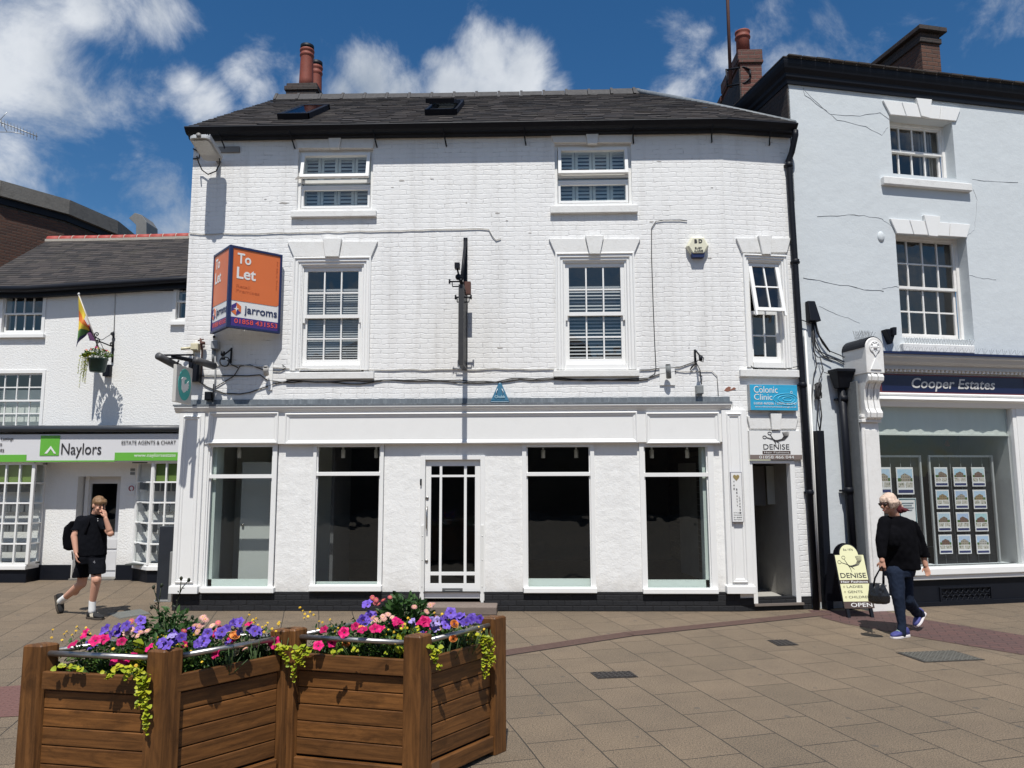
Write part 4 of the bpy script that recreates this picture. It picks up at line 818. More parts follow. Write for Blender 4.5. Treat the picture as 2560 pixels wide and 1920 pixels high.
# fascia: cornice, dentils, sign, mouldings
f0=q1+.005; fz1=RB.px(2400,889,-.42)[1]; fs1=RB.px(2380,941,-.22)[1]; fs0=RB.px(2380,981,-.22)[1]
mb=MB(RB); mb.sweep([(0,0),(.40,0),(.40,-.03),(.37,-.05),(.34,-.10),(.30,-.13),(.26,-.14),(.26,-.20),(.20,-.20),(.20,-.24),(0,-.24)],[(f0,0,fz1),(RW,0,fz1)]); cn=mb.build('shop_cornice',simple('grey white cornice paint',(.50,.50,.50),.5,var=.08),RBt)
mb=MB(RB); mb.sweep([(0,0),(.42,0),(.42,.035),(0,.06)],[(f0-.02,0,fz1),(RW,0,fz1)]); mb.build('cornice_cap',DNAVY,cn)
mb=MB(RB)
u=f0+.04
while u<RW-.1: mb.box(u,u+.035,-.245,-.20,fz1-.235,fz1-.15); u+=.072
mb.build('dentils',WOLD,cn)
mb=MB(RB); mb.box(f0-.1,RW,-.17,0,fs0-.02,fz1-.24); mb.build('fascia_board',WPAINT,RBt)
mb=MB(RB); s0_=RB.px(2204,960,-.2)[0]; s1_=RB.px(2562,985,-.2)[0]; mb.box(s0_,s1_,-.20,-.17,fs0,fs1); sg=mb.build('fascia_sign',DNAVY,RBt)
mb=MB(RB); mb.ring(s0_-.02,s1_+.02,fs0-.02,fs1+.02,[(0,-.171),(0,-.205),(.018,-.205),(.018,-.19)]); mb.build('sign_trim',MAROON,sg)
c0_=RB.px(2279,965,-.2); c1_=RB.px(2488,975,-.2)
text('Cooper Estates',RB,c0_[0],c1_[0],RB.px(2380,980,-.2)[1],RB.px(2380,947,-.2)[1],-.203,SILV,sg,shear=.22,bold=.012)
zq=RB.px(2380,990,-.3)[1]; mb=MB(RB); mb.sweep([(0,0),(.22,0),(.23,-.02),(.20,-.05),(.26,-.075),(.27,-.10),(.20,-.13),(.17,-.2),(.13,-.2),(0,-.2)],[(p1-.02,0,fs0-.02),(RW,0,fs0-.02)]); mb.build('lower_moulding',WPAINT,RBt)
mb=MB(RB); mb.box(ws1+.04,RW,-.16,.1,zsill,zshop); mb.build('mullion',WPAINT,RBt)
# pigeon spikes
SPK=simple('steel spike',(.15,.15,.15),.5,metal=.5)
def spikes(u0,u1,z,v,n,hh,par):
    mb=MB(RB)
    for i in range(n):
        u=u0+(u1-u0)*i/n
        for a in (-.5,0,.5): mb.tube([(u,v,z),(u+math.sin(a)*hh*random.uniform(.7,1.1),v-.03,z+hh*random.uniform(.8,1))],.0016,4,cap=False)
    mb.build('pigeon_spikes',SPK,par)
spikes(q1,RW,fz1+.05,-.2,64,.11,cn); spikes(RB.px(2262,849,-.03)[0],RB.px(2434,872,-.03)[0],RB.px(2350,862,-.04)[1],-.04,26,.10,RBt); spikes(um-hw,um+hw,zt_,-.3,12,.14,RBt)
# hopper and downpipe on the right building
hq=RB.rect(2083,2129,927,962,-.15); mb=MB(RB)
mb.add([(hq[0],-.26,hq[3]),(hq[1],-.26,hq[3]),(hq[1],-.03,hq[3]),(hq[0],-.03,hq[3]),(hq[0]+.07,-.18,hq[2]-.05),(hq[1]-.07,-.18,hq[2]-.05),(hq[1]-.07,-.05,hq[2]-.05),(hq[0]+.07,-.05,hq[2]-.05)],[(0,4,5,1),(1,5,6,2),(2,6,7,3),(3,7,4,0),(7,6,5,4),(0,1,2,3)]); mb.box(hq[0]-.01,hq[1]+.01,-.27,-.03,hq[3]-.03,hq[3]+.02)
hp=mb.build('hopper_head',BLACK,RBt,bevel=.01)
uc=(hq[0]+hq[1])/2; ub_=RB.px(2133,1380,-.1)[0]
mb=MB(RB); mb.tube([(uc,-.11,hq[2]),(uc+.02,-.11,2.2),(uc+.04,-.11,0.02)],.055,12); dp=mb.build('downpipe',BLACK,RBt)
for z in (2.95,1.62): mb=MB(RB); mb.lathe((uc+.02,-.11,z),[(.055,0),(.068,.005),(.068,.08),(.055,.085)],12); mb.box(uc-.07,uc+.11,-.09,-.02,z+.02,z+.05); mb.build('pipe_collar',BLACK,dp)
mb=MB(RB); rr0=RB.px(2142,1250,-.1)[0]; mb.box(rr0,p0-.03,-.10,.0,0,zb_-.1); mb.build('grey_return',GREYW,RBt)
# black rectangular trunking and white conduits between the two buildings
TK=thing('cable_trunking','tall black square trunking rising beside the side doorway downpipe','trunking',(*RB.w((.22,-.08,0))[:2],0))
t0,t1,_,tz1=RB.rect(2046,2062,1077,1300,-.1); mb=MB(RB); mb.box(t0,t1+.0,-.14,-.02,.02,tz1); mb.build('trunking_body',BLACK,TK,bevel=.004)
mb=MB(RB); mb.tube([(t0-.07,-.05,0.1),(t0-.05,-.05,2.2),(t0-.06,-.05,4.0)],.016,6); mb.tube([(t0-.03,-.04,0.1),(t0-.02,-.04,3.2)],.012,6); mb.build('conduit',WPL,TK)
# ---------------------------------------------------------------- chimney between the buildings, with mast
cyA=1.9
PCH=thing('party_chimney','red brick chimney stack with a single terracotta pot between white and blue buildings','chimney',(4.2,cyA,7))
d0,d1,_,_=MAIN.rect(1850,1909,150,270,cyA); zt=MAIN.px(1880,124,cyA)[1]
mb=MB(); mb.box(d0+.02,d1-.02,cyA,cyA+4.2,6.2,zt-.20); mb.build('stack',RBRICK,PCH)
mb=MB(); mb.box(d0-.01,d1+.01,cyA-.03,cyA+1.2,zt-.26,zt-.20); mb.box(d0-.02,d1-.0,cyA-.02,cyA+1.2,zt-.20,zt); mb.box(d0-.03,d1,cyA+1.2,cyA+4.25,zt-.35,zt-.22); mb.build('cap',RBRICK,PCH,bevel=.01)
mb=MB(); mb.box(d0-.004,d0+.022,cyA,cyA+4.2,6.2,zt-.36); mb.build('dark_side',KBRICK,PCH)  # left face clad in a darker brick than the rest of the stack
xp=MAIN.px(1857,110,cyA+.3)[0]; zp=MAIN.px(1857,81,cyA+.3)[1]; mb=MB(); r=.125; hh=zp-zt; mb.lathe((xp,cyA+.3,zt),[(r,0),(r*.95,hh*.7),(r*.98,hh*.72),(r*1.12,hh*.76),(r*1.12,hh*.80),(r*1.02,hh*.84),(r*1.02,hh*.92),(r*1.1,hh*.96),(r*1.1,hh),(r*.8,hh),(r*.8,hh*.9)],20); mb.build('pot',CLAY,PCH)
xm=MAIN.px(1826,200,cyA+.1)[0]; zb=MAIN.px(1830,218,cyA+.1)[1]; xt=MAIN.px(1819,0,cyA+.1)
MAST=thing('aerial_mast','tall rusty steel mast strapped to the red brick chimney','mast',(xm,cyA+.1,zb))
mb=MB(); mb.tube([(xm,cyA+.1,zb),(xt[0],cyA+.1,xt[1]),(xt[0]-.05,cyA+.1,xt[1]+1.2)],.03,10); mb.build('mast_pole',RUST,MAST)
mb=MB(); z=zb
for zz in (zb+.02,zb+.33): mb.tube([(xm-.06,cyA+.1,zz),(xm+.22,cyA+.0,zz),(xm+.32,cyA-.03,zz+.08 if zz<zb+.1 else zz-.08)],.018,6)
mb.tube([(xm+.32,cyA-.03,zb+.1),(xm+.32,cyA-.03,zb+.25)],.018,6); mb.tube([(xm-.06,cyA+.1,zb),(xm-.07,cyA+.1,zb+.35)],.014,6); mb.build('mast_bracket',BLACK,MAST)
# ================================================================= left-hand roughcast building
LBt=thing('corner_agency_building','low white roughcast building with slate roof and red ridge tiles','building',(-8,4,0))
V0=0.0
l1=LB.rect(6,108,736,832); l3=LB.rect(440,520,706,800); l2=LB.rect(-30,104,932,1072)
ez0=LB.px(0,722,-.2)[1]; ez1=LB.px(468,688,-.2)[1]
dl=LB.rect(187,295,1191,1449,0); dl=(dl[0],dl[1],0.02,dl[3])
zfas=LB.px(200,1152,-.2)[1]
LX0,LX1=-15.0,-5.0
mb=MB(LB); mb.wall(LX0,LX1,0,5.45,0,[l1,l2,l3,dl],.25); mb.build('wall',ROUGH,LBt)
mb=MB(LB); 
pz=LB.px(300,1412,0)[1]; mb.box(LX0,dl[0]-.02,-.03,.02,0,pz); mb.box(dl[1]+.02,LX1,-.03,.02,0,pz); mb.build('plinth',BLACK,LBt)
for (rc,nc,nr) in ((l1,4,1),(l2,4,2),(l3,3,1)):
    u0,u1,z0,z1=rc; mb=MB(LB); mb.ring(u0-.05,u1+.05,z0-.05,z1+.05,[(0,.0),(0,-.02),(.06,-.02),(.06,.04)]); wn=mb.build('window',WPAINT,LBt)
    sash(LB,u0+.01,u1-.01,z0+.01,z1-.01,.02,nc,nr,WPAINT,par=wn,name='sash',bar=.022,st=.03,top=.03,bot=.05,mid=.035)
    room(LB,u0-.05,u1+.05,z0-.05,z1+.05,.12,1,wn); mb=MB(LB); mb.box(u0-.08,u1+.08,-.07,.03,z0-.10,z0-.04); mb.build('sill',WPAINT,wn)
    if nr==2: mb=MB(LB); mb.box(u0,u1,.30,.32,z0,z1-.3); mb.build('blind',IN_GREY,wn)
# roof
ridY=2.4
rzA=LB.px(140,604,ridY)[1]; rzB=LB.px(472,588,ridY)[1]; rxA=LB.px(122,604,ridY)[0]; exA=LB.px(-60,735,-.15)[0]
def lroof(x,s):   # sagging eaves and ridge, hip on the left
    f=(x-(-9.6))/(4.4); ez=ez0+(ez1-ez0)*max(0,min(1.1,f)); rz=rzA+(rzB-rzA)*max(0,(x-rxA)/(-5.1-rxA))**2
    return np.array([x,-.17+(ridY+.17)*s,ez+.03+(rz-ez)*s])
mb=MB(LB); rows=24
xl=lambda s: -10.9+(rxA+10.9)*s
for i in range(rows):
    s0=i/rows; s1=min(1,(i+1.4)/rows); x=xl(s0)-random.uniform(0,.2)
    while x<LX1:
        wd=random.uniform(.22,.28); xa=max(x,xl(s0)); xb=min(x+wd-.004,LX1); x+=wd
        if xb-xa<.03: continue
        lf=random.uniform(.009,.013); th=.008; a,b,c,d=lroof(xa,s0),lroof(xb,s0),lroof(xb,s1),lroof(max(xa,xl(s1)),s1)
        if xb<xl(s1): c=lroof(xl(s1)+.001,s1)
        up=np.array([0,-.3,.9]); mb.add([a+up*lf,b+up*lf,c,d,a+up*(lf+th),b+up*(lf+th),c+up*th,d+up*th],[(0,3,2,1),(4,5,6,7),(0,1,5,4),(1,2,6,5),(2,3,7,6),(3,0,4,7)])
mb.build('slate_roof',SLATE,LBt)
mb=MB(LB); q=np.array([0,0,-.03]); mb.add([lroof(-10.9,0)+q,lroof(LX1,0)+q,lroof(LX1,1)+q,lroof(rxA,1)+q,(-10.9,5,4.8),(LX1,5,4.8)],[(0,1,2,3),(0,3,4),(3,2,5,4)]); mb.build('roof_deck',SLATE,LBt)
mb=MB(LB); m2=MB(LB); x=rxA
while x<LX1-.05:
    xb=min(x+.30,LX1); a=lroof(x,1); b=lroof(xb-.012,1); mb.tube([a+(0,0,.0),b+(0,0,.0)],.10,12); m2.tube([lroof(xb-.015,1),lroof(xb+.0,1)],.106,12); m2.box(x,xb,ridY-.14,ridY+.1,min(a[2],b[2])-.07,min(a[2],b[2])-.01); x+=.30
mb.build('red_ridge_tiles',CLAYR,LBt); m2.build('ridge_mortar',MORT,LBt)
mb=MB(LB); pts=[lroof(x_,0)+np.array([0,-.05,-.04]) for x_ in (-11,-9.6,-8.4,-7,-5.0)]; mb.tube(pts,.06,10); mb.add([p+np.array([0,.09,0]) for p in pts]+[p+np.array([0,.09,-.14]) for p in pts]+[p+np.array([0,.2,-.14]) for p in pts],[(i,i+5,i+6,i+1) for i in range(4)]+[(i+5,i+10,i+11,i+6) for i in range(4)]); mb.build('gutter',BLACK,LBt)
mb=MB(LB); q=LB.px(289,706,-.01); q2=LB.px(285,830,-.01); mb.tube([(q[0],-.01,q[1]),(q2[0],-.01,q2[1])],.008,5); mb.build('wall_cable',CABLEW,LBt)
# shop fascia
SV=-.42
s0=LB.px(-80,1120,SV)[0]; zt0=LB.px(300,1085,SV)[1]; zb0=LB.px(200,1154,SV)[1]
mb=MB(LB); mb.box(s0,LX1,SV,.0,zb0-.01,zt0); mb.build('fascia_box',WPAINT,LBt)
mb=MB(LB); mb.box(s0,LX1,SV-.02,SV,zb0,zt0-.0); fb=mb.build('fascia_sign',SIGNG,LBt)
mb=MB(LB); zg=LB.px(300,1073,SV-.05)[1]; mb.tube([(s0,SV-.05,zg+.02),(LX1,SV-.05,zg+.0)],.062,12); mb.box(s0,LX1,SV-.03,.02,zg-.02,zg+.03); mb.build('shop_gutter',simple('dark grey gutter',(.035,.04,.05),.4),LBt)
P=lambda x,y:LB.px(x,y,SV-.02)
def grect(xl,xr,yt,yb,mt,par,name='sign_panel',v=SV-.022,th=.006):
    u0,u1,z0,z1=LB.rect(xl,xr,yt,yb,v); mb=MB(LB); mb.box(u0,u1,v-th,v,z0,z1); return mb.build(name,mt,par)
grect(-80,66,1137,1155,GREEN,fb,'green_band'); grect(66,287,1151,1154.5,GREEN,fb,'green_band'); grect(287,470,1131,1151.5,GREEN,fb,'green_band'); lg=grect(101,149,1089,1139,GREEN,fb,'logo_square')
mb=MB(LB); v=SV-.03; q=[P(112,1134),(P(128,1115)),P(141,1134),P(136,1134),P(128,1122),P(119,1134)]; mb.prism([q[0],q[5],q[4],q[1]][::1],v-.004,v); mb.prism([q[4],q[3],q[2],q[1]],v-.004,v); mb.build('logo_chevron',SIGNW,fb)
def ltext(s_,xl,xr,yt,yb,mt,par,**k):
    u0,u1,z0,z1=LB.rect(xl,xr,yt,yb,SV-.03); text(s_,LB,u0,u1,z0,z1,SV-.029,mt,par,**k)
ltext('Naylors',153,253,1108,1145,INK,fb); ltext('ESTATE AGENTS & CHART',304,440,1101.5,1111,INK,fb); ltext('www.naylorsestate',335,439,1133.5,1145,SIGNW,fb); ltext('Lettings',3,33,1093.5,1103,INK,fb); ltext('ts',-2,5,1107,1115,INK,fb); ltext('nts',-3,10,1121,1130,INK,fb)
# doorway
u0,u1,z0,z1=dl; ua=LB.px(217,1300,.22)[0]; mb=MB(LB); mb.box(ua-.05,ua+.02,.18,.26,0,z1); mb.box(u1-.02,u1+.05,.18,.26,0,z1); dfm=mb.build('door_frame',WPAINT,LBt)
g0,g1,gz0,gz1=LB.rect(224,294,1209,1339,.24); mb=MB(LB); mb.wall(ua,u1,.03,z1,.22,[(g0+.02,g1-.02,gz0,gz1)],.04); mb.box(ua+.12,u1-.12,.205,.22,.15,.50); mb.box(ua+.12,u1-.12,.205,.22,.55,.72); dd=mb.build('panelled_door',simple('grey white door',(.62,.62,.63),.5),LBt)
mb=MB(LB); mb.add([(g0,.24,gz0),(g1,.24,gz0),(g1,.24,gz1),(g0,.24,gz1)],[(0,1,2,3)]); mb.build('door_glass',GLASS,dd); room(LB,u0,u1,0,z1,.28,1,dfm)
mb=MB(LB); a=LB.rect(256,264,1352,1362,.2); mb.box(a[0]-.05,a[1],.20,.22,a[2],a[3]+.02); mb.build('letterbox',GREYP,dd)
mb=MB(LB); mb.box(u0-.02,u1+.02,-.06,.25,0,.03); mb.build('door_step',CONC,LBt)
# plaque and louvre vent
mb=MB(LB); a=LB.rect(315,338,1213,1237,-.01); mb.box(a[0],a[1],-.02,.0,a[2],a[3]); pq=mb.build('door_plaque',SIGNW,LBt)
mb=MB(LB); cu_=(a[0]+a[1])/2+.02; cz=(a[2]+a[3])/2+.03; mb.tube([(cu_+.045*math.cos(t*.5),-.024,cz+.045*math.sin(t*.5)) for t in range(-2,10)],.009,6); mb.build('plaque_ring',simple('crimson mark',(.35,.02,.06),.5),pq)
mb=MB(LB); a=LB.rect(326,340,1172,1187,-.01)
for i in range(4):
    for j in range(2): mb.box(a[0]+i*.022,a[0]+i*.022+.011,-.012,.0,a[2]+j*.07,a[2]+j*.07+.05)
mb.build('wall_vent',GREYP,LBt)
# bay windows
def bay(xs,side,yt,yb,label,cols,hidden=False):
    """canted bay: front plane at SV+.05; side = which end is splayed (+1 right, -1 left)"""
    v=SV+.06; zt=LB.px(60,yt,v)[1]; zb=LB.px(60,yb,v)[1]
    a=LB.px(xs[0],1290,v)[0]; b=LB.px(xs[1],1290,v)[0]; 
    c_=LB.px(xs[2],1290,-.02)[0]
    pts=[(a,v),(b,v),(c_,-.02)] if side>0 else [(c_,-.02),(a,v),(b,v)]
    mb=MB(LB); gl=MB(LB); rows=5
    def strip(p,q,n,posts):
        p=np.array(p);q=np.array(q); L_=np.linalg.norm(q-p); t=(q-p)/L_; nn=np.array([-t[1],t[0],0]); T=(t[0],t[1],0)
        for i in range(n+1):
            w_=.06 if i in (0,n) else .03; c=p+t*L_*i/n; mb.obox((c[0],c[1],(zt+zb)/2),(T,nn,(0,0,1)),(w_,.05,zt-zb))
        for j in range(rows+1):
            w_=.06 if j in (0,rows) else .028; zz=zb+(zt-zb)*j/rows; c=(p+q)/2; mb.obox((c[0],c[1],zz),(T,nn,(0,0,1)),(L_,.044,w_))
        gl.add([(p[0],p[1],zb),(q[0],q[1],zb),(q[0],q[1],zt),(p[0],p[1],zt)],[(0,1,2,3)])
    if side>0: strip(pts[0],pts[1],cols,1); strip(pts[1],pts[2],1,1)
    else: strip(pts[0],pts[1],1,1); strip(pts[1],pts[2],cols,1)
    w_=mb.build('bay_window',WPAINT,LBt,bevel=.003); gl.build('pane',GLASS,w_)
    def out_(k): return [(p[0]+(k if (side>0 and i>0) or (side<0 and i==2) else -k if side<0 else -k),p[1]-k) for i,p in enumerate(pts)]
    o=[(pts[0][0]-.03,pts[0][1]-.05 if side>0 else pts[0][1]),(pts[1][0],pts[1][1]-.05),(pts[2][0]+.03,pts[2][1]-(.05 if side<0 else 0))]
    base=[o[0],o[1],o[2]]; back=[(o[2][0],.0),(o[0][0],.0)]
    mb=MB(LB); mb.slab(base+back,zb-.09,zb-.02); mb.build('sill',WPAINT,w_,bevel=.004)
    mb=MB(LB); mb.slab([(p[0],p[1]+.04) for p in base]+back,0,zb-.09); mb.build('bay_plinth',BLACK,w_)
    mb=MB(LB); u_a,u_b=min(p[0] for p in pts),max(p[0] for p in pts); mb.box(u_a,u_b,.3,.33,zb,zt); mb.box(u_a,u_b,v+.1,.3,zt-.02,zt); mb.box(u_a,u_b,v+.05,.3,zb-.01,zb+.01); mb.build('bay_interior',simple('dim shop interior',(.05,.055,.05),.8,var=.3),w_)
    # top row of coloured glass, small property cards lower down
    mb=MB(LB); u_c,u_d=(pts[0][0],pts[1][0]) if side>0 else (pts[1][0],pts[2][0]); mb.add([(u_c+.03,v+.05,zt-(zt-zb)/5),(u_d-.03,v+.05,zt-(zt-zb)/5),(u_d-.03,v+.05,zt-.03),(u_c+.03,v+.05,zt-.03)],[(0,1,2,3)]); mb.build('green_film',simple('olive green film',(.14,.22,.045),.6,var=.2),w_)
    mb=MB(LB); 
    for i in range(5):
        for j in range(1,5):
            uu=u_a+.12+i*(u_b-u_a-.2)/5; zz=zb+(zt-zb)*(j-.45)/5; mb.box(uu,uu+.17,v+.18,v+.19,zz,zz+.17)
    mb.build('window_cards',simple('faded window cards',(.12,.13,.14),.6,var=.6,vs=9),w_)['kind']='stuff'
    return w_
bay((-60,77,103),1,1158,1411,'',4)
bay((377,480,340),-1,1156,1413,'',3)
# dark cabinet at the corner
CAB=thing('street_cabinet','tall narrow dark grey cabinet between the two white buildings','cabinet',(-5.5,.8,0))
a0,a1,_,zt=MAIN.rect(394,431,1316,1500,.75); mb=MB(); mb.box(a0,a1,.75,1.15,.03,zt); mb.build('cabinet_body',simple('anthracite panel',(.022,.026,.034),.45,var=.2),CAB,bevel=.006)
mb=MB(); mb.box(a1-.02,a1+.03,.70,1.2,0,.75); mb.box(a0-.01,a1,.72,1.18,0,.03); mb.build('metal_edge',GALV,CAB,bevel=.003)
# duct behind the ridge
DU=thing('roof_vent_duct','square galvanised duct with a turned cowl behind the red ridge','duct',(*LB.w((-5.6,3.2,4.6)),))
DUCT=simple('dull duct metal',(.20,.20,.195),.6,metal=.3,var=.2,dirt=.4,dcol=(.1,.09,.08)); v=3.4; Q=lambda x,y:LB.px(x,y,v); mb=MB(LB); pr=[Q(340,606),Q(366,606),Q(366,555),Q(354,537),Q(337,532),Q(322,545),Q(340,562)]
mb.prism(pr,v,v+.55); mb.build('duct_body',DUCT,DU,bevel=.004); mb=MB(LB); q=Q(340,594);q2=Q(366,594); mb.box(q[0]-.02,q2[0]+.02,v-.02,v+.57,q[1]-.02,q[1]+.02); mb.build('duct_flange',GALV,DU)
# far brown brick building
ZC=9.0
top=[(-160,425),(0,455),(166,502),(284,553),(350,606)]
pts=[onZ(x,y,ZC) for x,y in top]; 
BB=thing('brown_brick_building','large dark brown brick building with concrete coping rising behind slate roof','building',(pts[2][0],pts[2][1],0))
for i in range(4):
    a,b=pts[i][:2],pts[i+1][:2]; L_=np.linalg.norm(b-a); fr_=Frame(a,math.degrees(math.atan2(b[1]-a[1],b[0]-a[0])))
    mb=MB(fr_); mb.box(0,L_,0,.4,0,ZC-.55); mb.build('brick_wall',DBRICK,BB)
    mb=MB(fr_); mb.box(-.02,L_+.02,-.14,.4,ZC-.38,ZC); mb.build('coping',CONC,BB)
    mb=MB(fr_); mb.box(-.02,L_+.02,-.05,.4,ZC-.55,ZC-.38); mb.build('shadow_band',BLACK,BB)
mb=MB(); mb.slab([p[:2] for p in pts]+[(pts[4][0],pts[4][1]+20),(pts[0][0],pts[4][1]+20)],ZC-.6,ZC-.5); mb.build('flat_roof',CONC,BB)
# tv aerial at the left edge, standing on the low roof out of frame
ap=MAIN.px(-30,305,4); AE=thing('television_aerial','spiky grey television aerial poking in at the upper left edge','aerial',(ap[0],4,ap[1]-.4))
mb=MB(); Pn=lambda x,y:(MAIN.px(x,y,4)[0],4,MAIN.px(x,y,4)[1])
mb.tube([Pn(-60,285),Pn(0,305),Pn(45,322),Pn(93,341)],.012,6); mb.tube([Pn(-40,330),Pn(30,330),Pn(60,336)],.009,5); mb.tube([Pn(-50,290),Pn(-45,420),Pn(-40,600)],.02,6)
for i in range(15):
    x=-20+i*8; y=297+(x+20)*.395; mb.tube([tuple(np.array(Pn(x+3,y-7))-(0,.05,0)),tuple(np.array(Pn(x-4,y+7))+(0,.05,0))],.005,4)
for k in (-1,1): mb.tube([Pn(0,300),Pn(18,280 if k<0 else 330)],.008,4)
mb.build('aerial_boom',GALV,AE)
# ================================================================= the other side of the street, behind the camera
for i,(x0,x1,hh,mt) in enumerate(((-26,-9,7.2,DBRICK),(-9,3,7.9,KBRICK),(3,14,7.0,DBRICK),(14,30,7.7,KBRICK))):
    nm=('long brown brick terrace opposite on the left','tall dark brick house opposite, second from the left','brown brick shop opposite, third from the left','dark brick block opposite on the far right')[i]
    ob=thing('terrace_building',nm,'building',((x0+x1)/2,-26,0),'buildings across the street behind the viewer'); fr_=Frame((x1,-24),180); W_=x1-x0; hs=[]
    for r_ in range(3):
        for c_ in range(int(W_//2.6)):
            u=.7+c_*2.6; z=.6+r_*2.9
            if z+1.9<hh: hs.append((u,u+1.2,z,z+1.7))
    mb=MB(fr_); mb.wall(0,W_-.05,0,hh,0,hs,.2); mb.build('wall',mt,ob)
    mb=MB(fr_)
    for q in hs: mb.box(q[0],q[1],.1,.14,q[2],q[3])
    mb.build('windows',BLACK,ob)
    mb=MB(fr_); mb.add([(0,-.2,hh),(W_-.05,-.2,hh),(W_-.05,4,hh+1.2),(0,4,hh+1.2)],[(0,1,2,3)]); mb.build('roof',SLATE,ob)
# ================================================================= signs and fittings on the walls
def px3(x,y,Y): p=onY(x,y,Y); return np.array([p[0],Y,p[2]])
# --- V-shaped letting board
ap=px3(568,818,-.62); lw=px3(527,841,-.12); rw=px3(699,840,-.10)
zb=ap[2]; zt=px3(575,612,-.62)[2]
TL=thing('letting_board','orange and white V shaped letting board jutting from the white wall','sign',(ap[0],-.3,zb))
def face(p,q,lr):
    p=np.array(p[:2]);q=np.array(q[:2]); L_=np.linalg.norm(q-p); a=math.degrees(math.atan2(q[1]-p[1],q[0]-p[0])); return Frame(p,a),L_
FR,LR=face(ap,rw,1); FL,LL=face(lw,ap,-1)
H_=zt-zb; GH=simple('faded orange print',(.56,.13,.035),.4,var=.1)
for fr_,L_,first in ((FR,LR,True),(FL,LL,False)):
    pn=MB(fr_); pn.box(0.02,L_-.02,0,.02,zb+.02,zt-.02); pan=pn.build('white_panel',SIGNW,TL)
    zo=zb+H_*.335
    mb=MB(fr_); r_=.05; u0,u1,z0,z1=.03,L_-.03,zo,zt-.03
    poly=[(u0,z1),(u0,z0)]+([(u1-r_+r_*math.sin(t*math.pi/10),z0+r_-r_*math.cos(t*math.pi/10)) for t in range(6)])+[(u1,z1)]
    mb.prism(poly,-.004,.001); mb.build('orange_field',ORANGE,pan)
    mb=MB(fr_); mb.box(.03,L_-.03,-.004,.001,zb+.03,zb+H_*.135); mb.build('purple_strip',PURP,pan)
    text('To',fr_,.10,.10+L_*.26,zt-.25,zt-.095,-.006,SIGNW,pan,bold=.02); text('Let',fr_,.10,.10+L_*.36,zt-.47,zt-.30,-.006,SIGNW,pan,bold=.02)
    text('jarroms',fr_,L_*.30,L_*.93,zb+H_*.165,zb+H_*.285,-.004,NAVY,pan,bold=.012)
    text('01858 431553',fr_,L_*.12,L_*.94,zb+H_*.062,zb+H_*.118,-.006,NUMR,pan,bold=.004)
    cxm,cz,s_=L_*.15,zb+H_*.235,H_*.062*1.0
    P6=[(cxm+s_*math.cos(math.pi/2+k*math.pi/3)*1.05,cz+s_*math.sin(math.pi/2+k*math.pi/3)*1.25) for k in range(6)]; C0=(cxm,cz)
    for k,mt in ((0,PURP),(1,PURP),(2,ORANGE),(3,PURP),(4,ORANGE),(5,ORANGE)):
        mb=MB(fr_); mb.prism([C0,P6[k],P6[(k+1)%6]],-.005,-.0005+0*k); mb.build('logo_piece',mt,pan)
    mb=MB(fr_); st=[]
    for k in range(8): rr=s_*.62 if k%2==0 else s_*.16; st.append((cxm+rr*math.sin(k*math.pi/4),cz+rr*math.cos(k*math.pi/4)))
    mb.prism(st[::-1],-.008,-.004); mb.build('logo_star',SIGNW,pan)
    if first:
        text('For Sale or To Let',fr_,L_-.085,L_-.065,zt-.55,zt-.12,-.005,GH,pan,rotz=True)
        text('Retail',fr_,.10,.30,zt-.60,zt-.555,-.0045,GH,pan); text('Premises',fr_,.10,.44,zt-.67,zt-.62,-.0045,GH,pan)
    mb=MB(fr_); mb.box(0,L_,-.015,.035,zt-.035,zt); mb.box(0,L_,-.015,.035,zb,zb+.035)
    if first: mb.box(-.012,.035,-.018,.04,zb,zt)
    mb.box(L_-.035,L_,-.014,.034,zb+.035,zt-.035) if first else mb.box(0,.035,-.014,.034,zb+.035,zt-.035)
    mb.build('frame',NAVY,TL,bevel=.004)
mb=MB(); mb.tube([px3(535,842,-.12),(px3(535,842,-.0))],.02,6); mb.tube([rw+(-.05,0,.1),(rw[0]-.05,0,rw[2]+.1)],.015,6); mb.build('wall_bracket',BLACK,TL)
mb=MB(); mb.add([(lw[0],-.12,zb+.02),(ap[0],ap[1]+.03,zb+.02),(ap[0],ap[1]+.03,zb+.0),(lw[0],-.12,zb)],[(0,1,2,3)]);
# --- edge-on black hanging sign
bx=-.87+0; e0=px3(1156,905,-.66); 
bx=MAIN.px(1157,800,-.4)[0]
BS=thing('projecting_sign','black projecting sign board seen exactly edge-on in the middle of the wall','sign',(bx,-.35,px3(1157,915,-.3)[2]))
zb=px3(1146,910,-.62)[2]; zt=px3(1146,715,-.62)[2]; z2=px3(1156,596,0)[2]
mb=MB(); mb.box(bx-.028,bx+.028,-.66,-.06,zb,zt); mb.build('sign_board',BLACK,BS,bevel=.004)
mb=MB()
for (a,b,c,d) in ((-.675,-.645,zb-.01,zt+.01),(-.075,-.045,zb-.01,zt+.01)): mb.box(bx-.036,bx+.036,a,b,c,d)
mb.box(bx-.034,bx+.034,-.645,-.075,zb-.012,zb+.02); mb.box(bx-.034,bx+.034,-.645,-.075,zt-.02,zt+.012); mb.build('sign_frame',simple('worn black iron',(.03,.03,.032),.5,dirt=.4,dcol=(.09,.08,.07)),BS)
mb=MB(); mb.box(bx-.03,bx+.03,-.04,.0,zb+.1,z2); mb.tube([(bx,-.02,z2-.02),(bx-.01,-.5,zt+.12)],.022,8); mb.tube([(bx,0,zt+.06),(bx,-.72,zt+.06)],.022,8); mb.build('sign_arm',BLACK,BS)
mb=MB()
